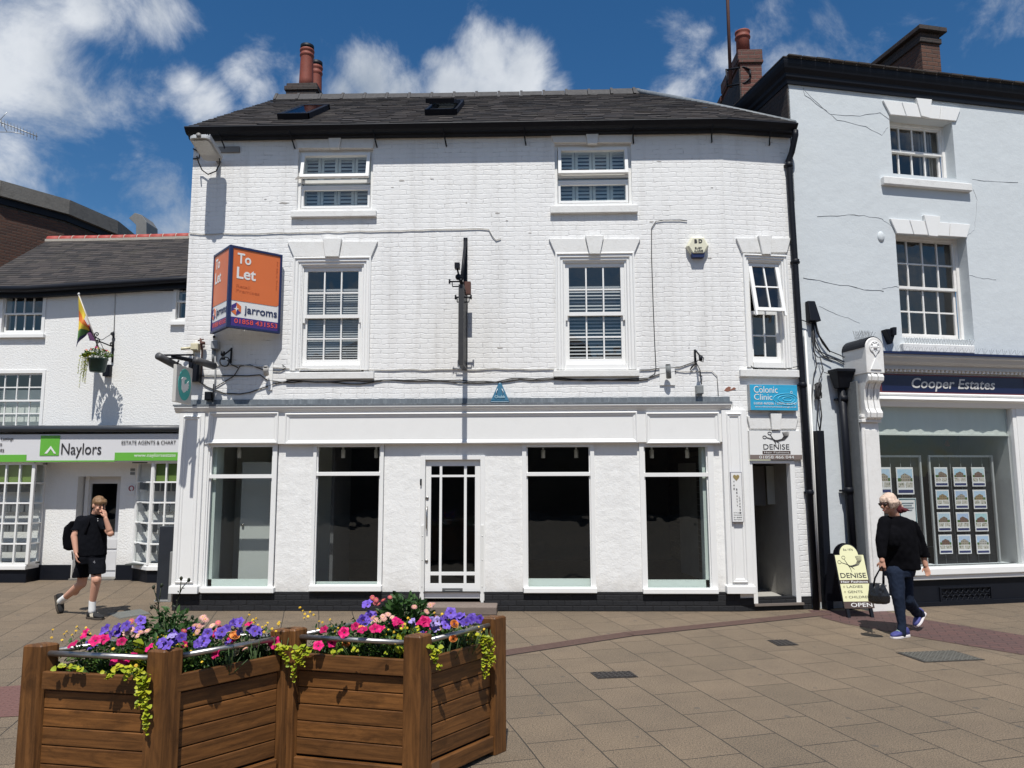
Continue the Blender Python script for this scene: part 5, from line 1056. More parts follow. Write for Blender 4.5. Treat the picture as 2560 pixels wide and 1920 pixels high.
for (yy,zz,du) in ((-.60,zt+.07,-.17),(-.45,zt-.12,-.10),(-.45,zt-.12,.12)):
    mb.tube([(bx,yy,zz),(bx+du,yy,zz)],.012,6); mb.tube([(bx+du,yy,zz+.035),(bx+du,yy,zz-.03)],.014,6); mb.tube([(bx,yy,zz-.07),(bx+du*.75,yy,zz-.07),(bx+du*.8,yy,zz)],.010,6)
mb.build('clamp',BLACK,BS); mb=MB(); mb.lathe((bx-.05,-.55,zt+.15),[(.045,0),(.045,.02)],14,ax=(0,1,0)); mb.box(bx-.10,bx-.03,-.62,-.52,zt+.26,zt+.34); mb.tube([(bx-.07,-.57,zt+.28),(bx-.02,-.5,zt+.05)],.014,6); mb.build('clamp',BLACK,BS)
mb=MB(); mb.box(bx-.005,bx+.10,-.30,-.20,zt-.03,zt+.15); mb.build('rusty_box',RUST,BS)
# --- hand sign with tube lamps at the far left corner
HS=thing('hanging_hand_sign','small white hanging sign with a teal oval and white hand at left corner','sign',(-5.2,-.4,3.3))
v=-.75
c00,c01=px3(443,909,v),px3(440,1003,v); c10,c11=px3(482,923,-.30),px3(478,1012,-.30)
zt_,zb_=(c00[2]+c10[2])/2+.0,(c01[2]+c11[2])/2
fH,LH=face((c00[0],c00[1]),(c10[0],c10[1]),0)
mb=MB(fH); mb.box(0,LH,0,.05,zb_,zt_); hb=mb.build('sign_board',simple('off white sign board',(.55,.54,.51),.5,var=.05),HS,bevel=.004)
def oval(cu,cz,ru,rz,n=28): return [(cu+ru*math.cos(-t*2*math.pi/n),cz+rz*math.sin(-t*2*math.pi/n)) for t in range(n)]
mb=MB(fH); cu,cz=LH*.52,(zt_+zb_)/2; ru,rz=LH*.40,(zt_-zb_)*.43; mb.prism(oval(cu,cz,ru,rz)[::-1],-.004,.001); mb.build('teal_oval',TEAL,hb)
mb=MB(fH)
hand=[(-.55,.0),(-.60,.30),(-.35,.48),(.05,.46),(.20,.40),(.10,.34),(-.10,.30),(-.15,.12),(-.05,.0),(.20,.10),(.55,.28),(.50,.12),(.62,.02),(.52,-.06),(.60,-.18),(.45,-.22),(.45,-.34),(.25,-.34),(.05,-.46),(-.20,-.52),(-.45,-.35)]
tri=[(cu+a*ru,cz+b*rz) for a,b in hand]; mb.prism(tri,-.009,-.003); mb.build('hand_emblem',SIGNW,hb)
mb=MB(); A=px3(396,890,-.95); A2=px3(438,913,-.55); mb.tube([A,A+(A2-A)*1.25],.052,14); mb.tube([px3(488,900,-.62),px3(535,915,-.22)],.052,14); lampm=mb.build('tube_lamp',simple('lamp housing grey',(.07,.07,.075),.5),HS)
mb=MB(); mb.tube([px3(400,888,-.85),px3(484,887,-.62)],.014,6); mb.tube([px3(432,891,-.75),px3(500,905,-.1),(px3(500,905,0))],.03,8); mb.tube([px3(424,896,-.8),px3(440,896,-.75)],.012,6); mb.tube([px3(443,909,v),px3(447,900,v)],.012,5); mb.tube([px3(480,922,-.3),px3(484,905,-.3)],.012,5)
p=px3(489,925,-.06); mb.box(p[0]-.09,p[0]+.07,-.10,0,p[2]-.17,p[2]+.12); mb.build('sign_arm',BLACK,HS)
# --- floodlight at the top left
FLt=thing('floodlight','grey LED floodlight with cooling fins just under the eaves at the left corner','floodlight',px3(500,365,-.3))
c=px3(517,374,-.40); c[0]=MAIN.px(541,480)[0]; a1=np.array([1,0,0]); dn=np.array([0,-.22,-.97]); dn/=np.linalg.norm(dn); a2=np.cross(dn,a1); a2/=np.linalg.norm(a2)
mb=MB()
n=24
def rr(hx,hy,r,off):
    out=[]
    for sx,sy,t0 in ((1,1,0),(-1,1,90),(-1,-1,180),(1,-1,270)):
        for k in range(5):
            t=R(t0+k*22.5); out.append(c+a1*(sx*(hx-r)+r*math.cos(t))+a2*(sy*(hy-r)+r*math.sin(t))+dn*off)
    return out
o1,o2,o3=rr(.15,.27,.07,0),rr(.155,.275,.07,-.04),rr(.13,.25,.06,-.07); k=len(o1); mb.add(o1+o2+o3,[list(range(k))]+[(i,i+k,(i+1)%k+k,(i+1)%k) for i in range(k)]+[(i+k,i+2*k,(i+1)%k+2*k,(i+1)%k+k) for i in range(k)]+[list(range(3*k-1,2*k-1,-1))])
for i in range(8): mb.obox(c-a1*.12+a1*i*.034-dn*.09,(a2,dn,a1),(.4,.05,.008))
mb.build('lamp_housing',simple('light grey casting',(.42,.43,.44),.5),FLt)
mb=MB(); o4=rr(.125,.17,.04,.004); o4=[p+np.array([0,-.06,0]) for p in o4]; mb.add(o4,[list(range(k))]); mb.build('lamp_lens',simple('led lens',(.50,.51,.50),.25,var=.25,vs=40),FLt)
mb=MB(); e=c-a2*.0; q=px3(597,375,.0); mb.tube([c-dn*.03+a2*.3,(c[0]+.02,-.10,c[2]),(c[0]+.02,-.0,c[2]-.02)],.035,8); mb.box(q[0]-.32,q[0]+.02,-.03,.0,q[2]-.045,q[2]+.045); mb.build('lamp_bracket',simple('weathered bracket',(.2,.19,.18),.6),FLt)
mb=MB(); mb.tube([px3(492,390,-.2),px3(496,405,-.1),px3(505,425,-.05),px3(520,436,-.05),px3(540,428,-.05),px3(549,410,-.1),px3(549,396,-.3)],.010,6); mb.tube([px3(483,372,-.02),px3(500,380,-.03),px3(498,395,-.03),px3(483,397,-.0)],.012,6); mb.build('lamp_cable',CABLE,FLt)
# --- alarm boxes
AL=thing('burglar_alarm','cream hexagonal burglar alarm box high between the first floor windows','alarm',px3(1745,620,-.05))
cu,cz=MAIN.px(1745,618,-.08); hx=[(-.155,.02),(-.085,.155),(.085,.155),(.155,.02),(.085,-.10),(-.085,-.10)]
mb=MB(); pa=[(cu+a*.98,cz+b*.98) for a,b in hx]; n=6
vs=[(a,0,b) for a,b in [(cu+a*1.08,cz+b*1.05) for a,b in hx]]+[(a,-.07,b) for a,b in [(cu+a*1.04,cz+b*1.02) for a,b in hx]]+[(a,-.10,b) for a,b in [(cu+a*.88,cz+b*.88) for a,b in hx]]
mb.add(vs,[(i,(i+1)%6,(i+1)%6+6,i+6) for i in range(6)]+[(i+6,(i+1)%6+6,(i+1)%6+12,i+12) for i in range(6)]+[[12+i for i in range(6)]]); bd=mb.build('alarm_cover',simple('cream alarm plastic',(.72,.70,.55),.4,var=.04),AL,bevel=.004)
mb=MB(); mb.prism([(cu-.10,cz-.075),(cu-.085,cz-.15),(cu+.085,cz-.15),(cu+.10,cz-.075)][::1],-.085,.0); mb.build('alarm_strobe',NAVY,AL)
text('B D',MAIN,cu-.055,cu+.06,cz+.055,cz+.115,-.102,INK,bd,bold=.05); text('BLABY',MAIN,cu-.05,cu+.055,cz-.035,cz-.003,-.102,INK,bd,bold=.02); text('ALARMS',MAIN,cu-.065,cu+.07,cz-.078,cz-.045,-.102,INK,bd,bold=.02)
TA=thing('triangular_alarm','blue triangular alarm box on the lead ledge above the fascia','alarm',px3(1249,1004,-.06))
a,b,z0,z1=MAIN.rect(1225,1274,956,1000,-.08); z0=MAIN.px(1250,1003,-.08)[1]; um=(a+b)/2
mb=MB(); vs=[(a,0,z0),(b,0,z0),(um+.02,0,z1),(um-.02,0,z1),(a+.01,-.10,z0),(b-.01,-.10,z0),(um+.015,-.05,z1),(um-.015,-.05,z1)]
mb.add(vs,[(4,5,6,7),(0,4,7,3),(5,1,2,6),(7,6,2,3),(0,1,5,4),(3,2,1,0)]); mb.box(a+.005,b-.005,-.102,0,z0-.02,z0+.0); al=mb.build('alarm_cover',BLUEA,TA,bevel=.012,segs=2)
text('Chubb',MAIN,um-.075,um+.075,z0+.045,z0+.085,-.105,simple('pale blue lettering',(.35,.5,.58),.5),al,bold=.02)
mb=MB(); 
for s_ in (-1,1): mb.tube([(um+s_*.03,-.09,z0+.18),(um+s_*.05,-.095,z0+.14),(um+s_*.045,-.10,z0+.11)],.004,5)
mb.build('alarm_mark',SIGNW,al)
# --- black triangular box on the blue wall, cable box, cables
BT=thing('wedge_bracket','small black pointed wall box above the shop cornice of the blue building','alarm box',(*RB.w((.6,-.05,0))[:2],3.6))
mb=MB(RB); q=[RB.px(2213,823,-.1),RB.px(2229,860,-.1),RB.px(2240,822,-.1)]; mb.prism(q,-.12,.0); q=[RB.px(2231,818,-.16),RB.px(2232,838,-.16),RB.px(2240,838,-.16),RB.px(2240,818,-.16)]; mb.prism(q,-.18,-.1); mb.build('alarm_body',BLACK,BT,bevel=.006)
CB=thing('cable_box','black telephone distribution box with cables dropping from it on blue wall','cable box',(*RB.w((.1,-.05,0))[:2],4.1))
u0,u1,z0,z1=RB.rect(2021,2044,752,803,-.08); mb=MB(RB); mb.add([(u0,0,z0),(u1+.03,0,z0),(u1-.03,0,z1),(u0,0,z1),(u0,-.12,z0),(u1+.03,-.12,z0),(u1-.03,-.08,z1),(u0,-.08,z1)],[(4,5,6,7),(0,4,7,3),(5,1,2,6),(7,6,2,3),(0,1,5,4),(3,2,1,0)]); mb.build('box_cover',BLACK,CB,bevel=.012,segs=2)
def rbp(x,y,v=-.02): u,z=RB.px(x,y,v); return (u,v,z)
for i,pth in enumerate([[(2032,806),(2034,840),(2040,870),(2060,890),(2090,900),(2120,915),(2140,915)],[(2034,806),(2038,850),(2052,880),(2080,893),(2125,910),(2148,903)],[(2036,806),(2042,830),(2056,858),(2070,876),(2100,888),(2140,908),(2158,893)],[(2030,806),(2030,850),(2036,880),(2042,915),(2035,935),(2030,990),(2028,1100)],[(2033,806),(2034,880),(2044,893),(2058,893),(2080,905)],[(2038,806),(2048,840),(2065,865),(2075,880)],[(2027,808),(2005,800)],[(2050,893),(2058,925),(2048,950),(2044,1050),(2050,1080)]]):
    mb=MB(RB); mb.tube([rbp(x,y,-.02-.006*i) for x,y in pth],.008 if i!=5 else .012,5); mb.build('dropped_cable',CABLE,CB)
CC=thing('cable_coil','bundle of coiled black cable hanging beside the side doorway pipe','cable coil',(*RB.w((.2,-.05,0))[:2],2.7))
mb=MB(RB); c0=RB.px(2046,977,-.06); P=[]
for t in range(90): a=t*.7; P.append((c0[0]+.035*math.cos(a)+.01*math.sin(t*2.1),-.06+.02*math.sin(t*.9),c0[1]+.12*math.sin(a*1.03+t*.02)))
mb.tube(P,.010,5); P=[rbp(2050,1000,-.06),rbp(2054,1040,-.05),rbp(2050,1077,-.05)]; mb.tube(P,.010,5); mb.build('coiled_cable',CABLE,CC)
# --- clinic sign, salon sign, plaque
CS=thing('clinic_sign','bright blue clinic sign box above the salon doorway','sign',(*CH.w((.55,-.1,0))[:2],2.95))
u0,u1,z0,z1=CH.rect(1876,1995,961,1026,-.10); mb=MB(CH); mb.box(u0,u1,-.085,.0,z0,z1); cbx=mb.build('sign_box',simple('grey sign return',(.33,.35,.36),.5),CS,bevel=.003)
mb=MB(CH); mb.box(u0+.004,u1-.004,-.092,-.085,z0+.004,z1-.004); cf=mb.build('sign_face',SKYB,CS)
w_=u1-u0;hh=z1-z0
text('Colonic',CH,u0+w_*.08,u0+w_*.58,z0+hh*.67,z0+hh*.93,-.094,SIGNW,cf); text('Clinic',CH,u0+w_*.08,u0+w_*.46,z0+hh*.40,z0+hh*.63,-.094,SIGNW,cf); text('THE',CH,u0+w_*.19,u0+w_*.25,z0+hh*.90,z0+hh*.94,-.0935,SIGNW,cf)
text('01858 469206 / 07592 603047',CH,u0+w_*.07,u0+w_*.97,z0+hh*.22,z0+hh*.31,-.094,SIGNW,cf); text('www.colonicsmarketharborough.co.uk',CH,u0+w_*.09,u0+w_*.96,z0+hh*.095,z0+hh*.165,-.094,SIGNW,cf)
for i,(rx_,rz_) in enumerate(((.32,.16),(.22,.105),(.12,.055))):
    mb=MB(CH); cx_,cz_=u0+w_*.80,z0+hh*.44; mb.tube([(cx_+w_*rx_*math.cos(t*math.pi/16)*(.6 if math.cos(t*math.pi/16)>0 else 1),-.093,cz_+hh*rz_*math.sin(t*math.pi/16)*1.4) for t in range(33)],.006,4); mb.build('ripple',SKYB2,cf)
mb=MB(CH); cx_,cz_=u0+w_*.87,z0+hh*.70; mb.tube([(cx_+.014*math.cos(t*.6),-.094,cz_+.016*math.sin(t*.6)) for t in range(12)],.003,4); mb.build('droplet',SIGNW,cf)
CUR=lambda fr,pts,r,name,mt,par: (lambda m_:(m_.tube(pts,r,5),m_.build(name,mt,par)))(MB(fr))
def scissors_logo(fr,u0,u1,z0,z1,v,par,k=1.0):
    w_=u1-u0; hh=z1-z0; P=lambda a,b:(u0+w_*a,v,z0+hh*b)
    mb=MB(fr); t_=.0042*k
    for c_ in ((.09,.55),(.27,.86)): mb.tube([P(c_[0]+.065*math.cos(t*.6),c_[1]+.11*math.sin(t*.6)) for t in range(12)],t_*.8,5)
    mb.tube([P(.155,.52),P(.38,.38),P(.50,.22),P(.60,.05)],[t_,t_*1.6,t_*1.3,t_*.5],5); mb.tube([P(.29,.74),P(.38,.38),P(.45,.15),P(.48,-.15)],[t_,t_*1.6,t_*1.3,t_*.5],5); mb.build('scissors_emblem',INK,par)
    mb=MB(fr)
    for i in range(6): e=.66+i*.062; mb.tube([P(.44,.30-i*.012),P(.55,.32-i*.02),P(.68+i*.02,.40-i*.01),P(.76+i*.03,.62+i*.01),P(.72+i*.045,.95+.01*i)],[t_*.4,t_*.6,t_*.8,t_*1.1,t_*(1.4 if i<5 else .5)],5)
    mb.build('hair_emblem',INK,par)
DS=thing('salon_sign','white hair salon sign with scissors emblem over the open side doorway','sign',(*CH.w((.5,-.05,0))[:2],2.2))
u0,u1,z0,z1=CH.rect(1873,2002,1077,1149,-.03); zs=CH.px(1940,1137,-.03)[1]; mb=MB(CH); mb.box(u0,u1,-.045,.0,z0,z1); db=mb.build('sign_board',SIGNW,DS)
mb=MB(CH); mb.box(u0,u1,-.050,-.045,z0,zs); mb.build('number_strip',BROWNL,db)
w_=u1-u0;hh=z1-zs
text('DENISE',CH,u0+w_*.26,u0+w_*.76,zs+hh*.22,zs+hh*.44,-.047,INK,db); scissors_logo(CH,u0+w_*.24,u0+w_*.80,zs+hh*.45,z1-.01,-.050,db)
mb=MB(CH); mb.box(u0+w_*.24,u0+w_*.78,-.048,-.045,zs+hh*.03,zs+hh*.16); mb.build('brown_strip',BROWN,db); text('Hair Fashions',CH,u0+w_*.27,u0+w_*.75,zs+hh*.06,zs+hh*.13,-.050,SIGNW,db)
text('01858 466 044',CH,u0+w_*.17,u0+w_*.84,z0+.014,zs-.014,-.052,SIGNW,db)
PQ=thing('beauty_plaque','narrow white plaque with gold heart and vertical lettering on the right pilaster','plaque',px3(1843,1250,-.1))
u0,u1,z0,z1=MAIN.rect(1828,1857,1180,1306,-.12); mb=MB(); mb.box(u0,u1,-.115,-.085,z0,z1); mb.build('plaque_board',simple('grey edging',(.18,.18,.22),.5),PQ); mb=MB(); mb.box(u0+.008,u1-.008,-.119,-.11,z0+.01,z1-.01); pf=mb.build('plaque_face',SIGNW,PQ)
hcx,hcz=(u0+u1)/2,z1-.075; ht=[(hcx+.0031*16*math.sin(t)**3*.9,hcz+.0031*(13*math.cos(t)-5*math.cos(2*t)-2*math.cos(3*t)-math.cos(4*t))) for t in [i*2*math.pi/24 for i in range(24)]]
mb=MB(); mb.prism(ht[::-1],-.122,-.118); mb.build('heart',simple('gold heart',(.36,.28,.12),.5,metal=.3),pf)
def vcol(s_,uc,zt_,dz_,h_=.026):
    for i,ch in enumerate(s_): text(ch,MAIN,uc-.008,uc+.010,zt_-i*dz_-h_,zt_-i*dz_,-.120,INK,pf)
vcol('THE',u0+.045,z1-.125,.048); vcol('BEAUTY',hcx,z1-.23,.045); vcol('LOUNGE',u1-.045,z1-.34,.043)
for i,s_ in enumerate(('At The Lounge','Market Harborough','01858','Beauty Treatments')): text(s_,MAIN,u0+.025,u1-.025,z0+.03+(3-i)*.032,z0+.046+(3-i)*.032,-.120,GREYP,pf)
# --- brackets, junction boxes, vents and cables of the white wall
WB=thing('wall_bracket','black triangular bracket with a looped cable below the letting board','bracket',px3(500,895,-.1))
mb=MB(); mb.tube([px3(579,870,-.02),px3(577,907,-.02)],.014,6); mb.tube([px3(579,872,-.03),px3(559,888,-.22),px3(556,891,-.26)],.012,6); mb.lathe(px3(557,889,-.26),[(.03,0),(.03,.06)],10); mb.lathe(px3(558,899,-.26),[(.03,0),(.02,.05)],10); mb.build('bracket_arm',BLACK,WB)
mb=MB(); c=px3(562,904,-.1); mb.tube([(c[0]+.07*math.cos(t*.5),c[1]+.02*math.sin(t*.9),c[2]+.07*math.sin(t*.5)) for t in range(26)],.008,5); mb.tube([px3(568,900,-.05),px3(580,912,-.03),px3(595,919,-.02)],.008,5); mb.build('cable_loop',CABLE,WB)
WB2=thing('wall_bracket','black angled wall bracket with loose cable above the grey junction box','bracket',px3(1738,890,-.1))
mb=MB(); mb.tube([px3(1737,874,-.02),px3(1739,912,-.02)],.016,6); mb.tube([px3(1738,875,-.02),px3(1752,892,-.2)],.012,6); mb.lathe(px3(1752,902,-.2),[(.025,0),(.03,.07)],8); mb.build('bracket_arm',BLACK,WB2)
mb=MB(); mb.tube([px3(1752,888,-.2),px3(1759,895,-.15),px3(1758,905,-.1),px3(1745,900,-.1),px3(1738,910,-.03),px3(1725,925,-.03),px3(1728,918,-.03),px3(1740,905,-.03),px3(1750,925,-.02),px3(1754,960,-.02)],.007,5); mb.build('cable_loop',CABLE,WB2)
def jbox(xl,xr,yt,yb,mt,name,label,v=-.09,extra=None,cat='junction box'):
    u0,u1,z0,z1=MAIN.rect(xl,xr,yt,yb,v); T=thing(name,label,cat,((u0+u1)/2,v/2,z0)); mb=MB(); mb.box(u0,u1,v,0,z0,z1); mb.box(u0+.01,u1-.01,v-.006,v,z0+.01,z1-.01); mb.build('box_body',mt,T,bevel=.005)
    if extra:
        mb=MB()
        for pts,r in extra: mb.tube([px3(*p) for p in pts],r,6)
        mb.build('conduit',mt if not extra or len(extra)<9 else CABLE,T)
    return T
jbox(476,495,858,875,CREAM,'junction_box','small square cream junction box with short pipe at left corner',extra=[([(452,872,-.12),(476,870,-.06)],.022),([(484,876,-.03),(486,890,-.02)],.008)])
jbox(1741,1759,963,985,GREYP,'junction_box','grey junction box under the angled wall bracket',extra=[([(1750,985,-.05),(1750,990,-.05)],.03)])
jbox(527,545,852,872,simple('grey cable head',(.30,.31,.32),.5),'junction_box','grey cable box right under the letting board',extra=[([(538,872,-.03),(538,945,-.03),(534,1000,-.03)],.010),([(533,872,-.03),(533,905,-.03)],.022)])
jbox(511,527,979,1000,BLACK,'black_junction_box','small black junction box beside the cables above lead ledge',extra=[([(524,990,-.05),(532,1005,-.06),(534,960,-.04)],.008)])
FI=thing('iron_finial','rusty iron valve with a long spout at the left corner','wall fitting',px3(505,870,-.06)); mb=MB(); mb.tube([px3(501,846,-.05),px3(503,858,-.06),px3(505,880,-.03),px3(502,940,-.02)],[.012,.02,.012,.010],6); mb.tube([px3(495,852,-.05),px3(509,848,-.05)],.010,6); mb.lathe(px3(507,861,-.08),[(.035,0),(.03,.04)],10); mb.build('valve_body',RUST,FI)
for (x,y,lab,pl) in ((664,945,'white tubular bracket with black socket right of letting board',None),(1670,945,'grey tubular bracket on square white plate right of the sash windows',(1649,1687,921,963))):
    T=thing('tubular_bracket',lab,'bracket',px3(x,y,-.08)); mb=MB(); mb.tube([px3(x,y-28 if pl is None else 912,-.16),px3(x+2,y+(-8 if pl is None else 0),-.08)],.038,12); mb.build('tube_socket',simple('tube paint',(.5,.49,.47),.5) if pl is None else GREYP,T)
    mb=MB(); mb.tube([px3(x,y-27 if pl is None else 912.5,-.163),px3(x,y-29 if pl is None else 911,-.165)],.034,12); mb.build('socket_hole',BLACK,T)
    u0,u1,z0,z1=MAIN.rect(*(pl or (672,682,905,975)),-.01); mb=MB(); mb.box(u0,u1,-.02,0,z0,z1); mb.build('back_plate',WPAINT,T)
WCAB=[('upper painted cable clipped along wall under the top windows',[(474,582),(560,583),(700,581),(820,578),(900,577),(1080,573),(1200,571),(1222,573),(1231,590),(1240,600),(1252,596)],CABLEW,.007),
('thin dark cable looping down from the alarm side of the wall',[(1718,552),(1700,550),(1660,550),(1640,553),(1629,570),(1629,640),(1633,760),(1637,860),(1640,920),(1636,935),(1620,945)],CABLE,.006),
('long dark cable running above the lead ledge across the wall',[(480,937),(560,939),(650,937),(668,950),(700,955),(760,953),(860,952),(960,950),(1060,948),(1150,950),(1210,953),(1240,955),(1280,946),(1400,945),(1500,949),(1620,945),(1650,935),(1690,928)],CABLE,.008),
('second cable draped lower along the same wall',[(482,944),(520,968),(560,983),(600,985),(650,972),(690,958),(730,951),(820,955),(900,960),(960,950),(1100,952),(1200,957),(1300,948),(1385,948),(1560,951),(1620,948)],CABLE,.008),
('pale upper telephone cable between letting board and sash sill',[(520,911),(600,912),(680,918),(760,921),(860,922),(930,924),(1010,923),(1140,922),(1240,921),(1385,922)],CABLEW,.008),
('cable running from junction box up to the tubular bracket',[(535,970),(560,955),(585,940),(600,915),(625,912),(660,925),(700,928),(716,920),(706,912)],CABLE,.007),
('pale cable from the right sill past bracket to the side window',[(1599,925),(1650,920),(1700,918),(1735,905)],CABLE,.007),
('thin cable bending down beside the right bracket plate',[(1688,926),(1740,927),(1780,927),(1793,940),(1796,990)],CABLEW,.006)]
for lab,pts,mt,r in WCAB:
    mb=MB(); P=[]
    for i,(x,y) in enumerate(pts):
        u,z=MAIN.px(x,y,-.014)
        if P and abs(u-P[-1][0])>.25:
            pu,pz=P[-1][0],P[-1][2]; n=int(abs(u-pu)/.18)
            for k in range(1,n+1): f=k/(n+1); P.append((pu+(u-pu)*f,-.014,pz+(z-pz)*f+random.uniform(-.006,.008)-.012*math.sin(f*math.pi)))
        P.append((u,-.014,z))
    mb.tube(P,r,5); tag(mb.build('wall_cable',mt),lab,'cable')
mb=MB(CH); mb.tube([(CH.px(x,y,-.02)[0],-.02,CH.px(x,y,-.02)[1]) for x,y in ((1875,912),(1880,918),(1900,922),(1960,924),(1985,918),(2005,915))],.007,5); tag(mb.build('wall_cable',CABLE),'short black cable sagging just above the side window sill','cable')
# exposed brick patch
mb=MB(); q=[MAIN.px(x,y,-.001) for x,y in ((1810,977),(1815,970),(1822,966),(1827,968),(1826,974),(1835,968),(1841,972),(1830,976),(1819,979))]; mb.prism(q[::-1],-.003,.001); mb.build('exposed_brick',simple('bare brick',(.26,.11,.075),.9,var=.4,vs=20),B)
for pp_ in (((737,448),(745,440),(759,441),(752,447)),((697,508),(705,505),(724,507),(712,510)),((984,1),(984,1))):
    if len(pp_)<3: continue
    mb=MB(); mb.prism([MAIN.px(x,y,-.001) for x,y in pp_],-.003,.001); mb.build('spalled_patch',simple('grey spall',(.35,.33,.31),.9),B)
SPM=simple('grey spall',(.42,.40,.38),.9,var=.4,vs=30); rs_=random.Random(11)
for i in range(22):
    u=rs_.uniform(-5.0,2.8); z=rs_.choice([rs_.uniform(5.3,6.6),rs_.uniform(3.3,6.6)])
    if any(h_[0]-.25<u<h_[1]+.25 and h_[2]-.35<z<h_[3]+.4 for h_ in (T1,T2,F1,F2)): continue
    n=rs_.randint(6,9); a_=rs_.uniform(.015,.06); b_=rs_.uniform(.006,.018); mb=MB(); mb.prism([(u+a_*rs_.uniform(.5,1)*math.cos(-k*2*math.pi/n),z+b_*rs_.uniform(.4,1.1)*math.sin(-k*2*math.pi/n)) for k in range(n)][::-1],-.003,.001); mb.build('spalled_patch',SPM,B)
# ================================================================= hanging basket and flag on the left building
def px3L(x,y,v): u,z=LB.px(x,y,v); return np.array([u,3.1+v,z])
HB=thing('hanging_basket','dark green hanging basket of red and yellow flowers on a scrolled iron bracket','hanging basket',px3L(243,930,-.45))
c=px3L(243,930,-.50); r1=.165; mb=MB(); mb.lathe(c,[(r1*.72,0),(r1*.80,.02),(r1*.98,.22),(r1*1.04,.22),(r1*1.04,.25),(r1*.9,.25),(r1*.9,.2)],24); mb.build('basket_bowl',DGREEN,HB)
mb=MB(); top=px3L(246,845,-.50)
for k in range(3): a=k*2.1+.5; mb.tube([c+(r1*math.cos(a),r1*math.sin(a),.25),top],.006,5)
mb.build('basket_chains',BLACK,HB)
wb=px3L(284,829,-.02); wl=px3L(283,867,-.02)
mb=MB(); mb.tube([wb,wl-(0,0,.3)],.018,6); mb.tube([wl+(0,0,-.0),wl+(-.3,-.3,.13),px3L(243,845,-.5)],.012,6); mb.tube([wb-(0,0,.02),px3L(255,850,-.35),px3L(243,845,-.5)],.006,5)
def scroll(c,r,a0,sg,mbx):
    mbx.tube([c+np.array([sg*r*(1-t/22)*math.cos(a0+t*.45),0,r*(1-t/22)*math.sin(a0+t*.45)]) for t in range(20)],.010,5)
scroll(px3L(242,836,-.5),.05,-1.5,-1,mb); scroll(px3L(244,853,-.5),.05,1.5,-1,mb); scroll(px3L(280,835,-.05),.04,-1.5,1,mb); scroll(px3L(280,860,-.05),.04,1.5,1,mb); mb.build('scroll_bracket',BLACK,HB)
p=px3L(266,925,-.06); mb=MB(); mb.box(p[0]-.06,p[0]+.08,p[1]-.02,p[1]+.06,p[2]-.12,p[2]+.10); mb.build('back_plate',BLACK,HB)
FG=thing('flag_on_pole','rainbow and yellow flag drooping from an angled pole on the left building','flag',px3L(251,880,-.4))
pb=px3L(251,882,-.40); pt=px3L(197,738,-.62); mb=MB(); mb.tube([pb,pt],.014,8); fp=mb.build('flag_pole',simple('pale pole',(.45,.42,.38),.4),FG); mb=MB(); mb.ell(pt+(0,0,.02),(.022,.022,.028),10,8); mb.build('pole_finial',SILV,FG)
# drooping cloth: stripes hanging from the pole
n,mm=26,16; bands=[simple('flag yellow',(.70,.52,.05),.7),simple('flag white',(.7,.69,.66),.7),simple('flag purple',(.09,.03,.10),.7),simple('flag red',(.60,.035,.03),.7),simple('flag orange',(.70,.20,.03),.7),simple('flag gold',(.70,.50,.04),.7),simple('flag green',(.08,.20,.05),.7),simple('flag navy',(.03,.03,.09),.7)]
mb=MB(); vs=[]
L0=pt+(pb-pt)*.02; L1=pt+(pb-pt)*.80
for i in range(n+1):
    t=i/n; a=L0+(L1-L0)*t
    low=px3L(193+14*t,880-60*t**1.5 if t>.2 else 878,-.60)
    for j in range(mm+1):
        s_=j/mm; top_x=a; wv=.05*math.sin(t*9+s_*3)*min(1,s_*3)
        tgt=np.array([a[0]*(1-s_*.55)+low[0]*s_*.55, a[1]-.02+wv, a[2]+(low[2]-a[2])*s_*(1-t)**.55])
        vs.append(tgt)
fs=[];ms=[]
for i in range(n):
    for j in range(mm):
        f=(i*(mm+1)+j,i*(mm+1)+j+1,(i+1)*(mm+1)+j+1,(i+1)*(mm+1)+j)
        t=i/n; s_=j/mm; k=0 if t<.42 and s_<.20 else (1 if t<.60 and s_<.16 else (2 if t>.62 else 3+min(4,int(s_*4.9))))
        b=len(mb.v); mb.add([vs[q] for q in f],[(0,1,2,3)],smooth=True,m=k)
mb.build('flag_cloth',bands,FG)
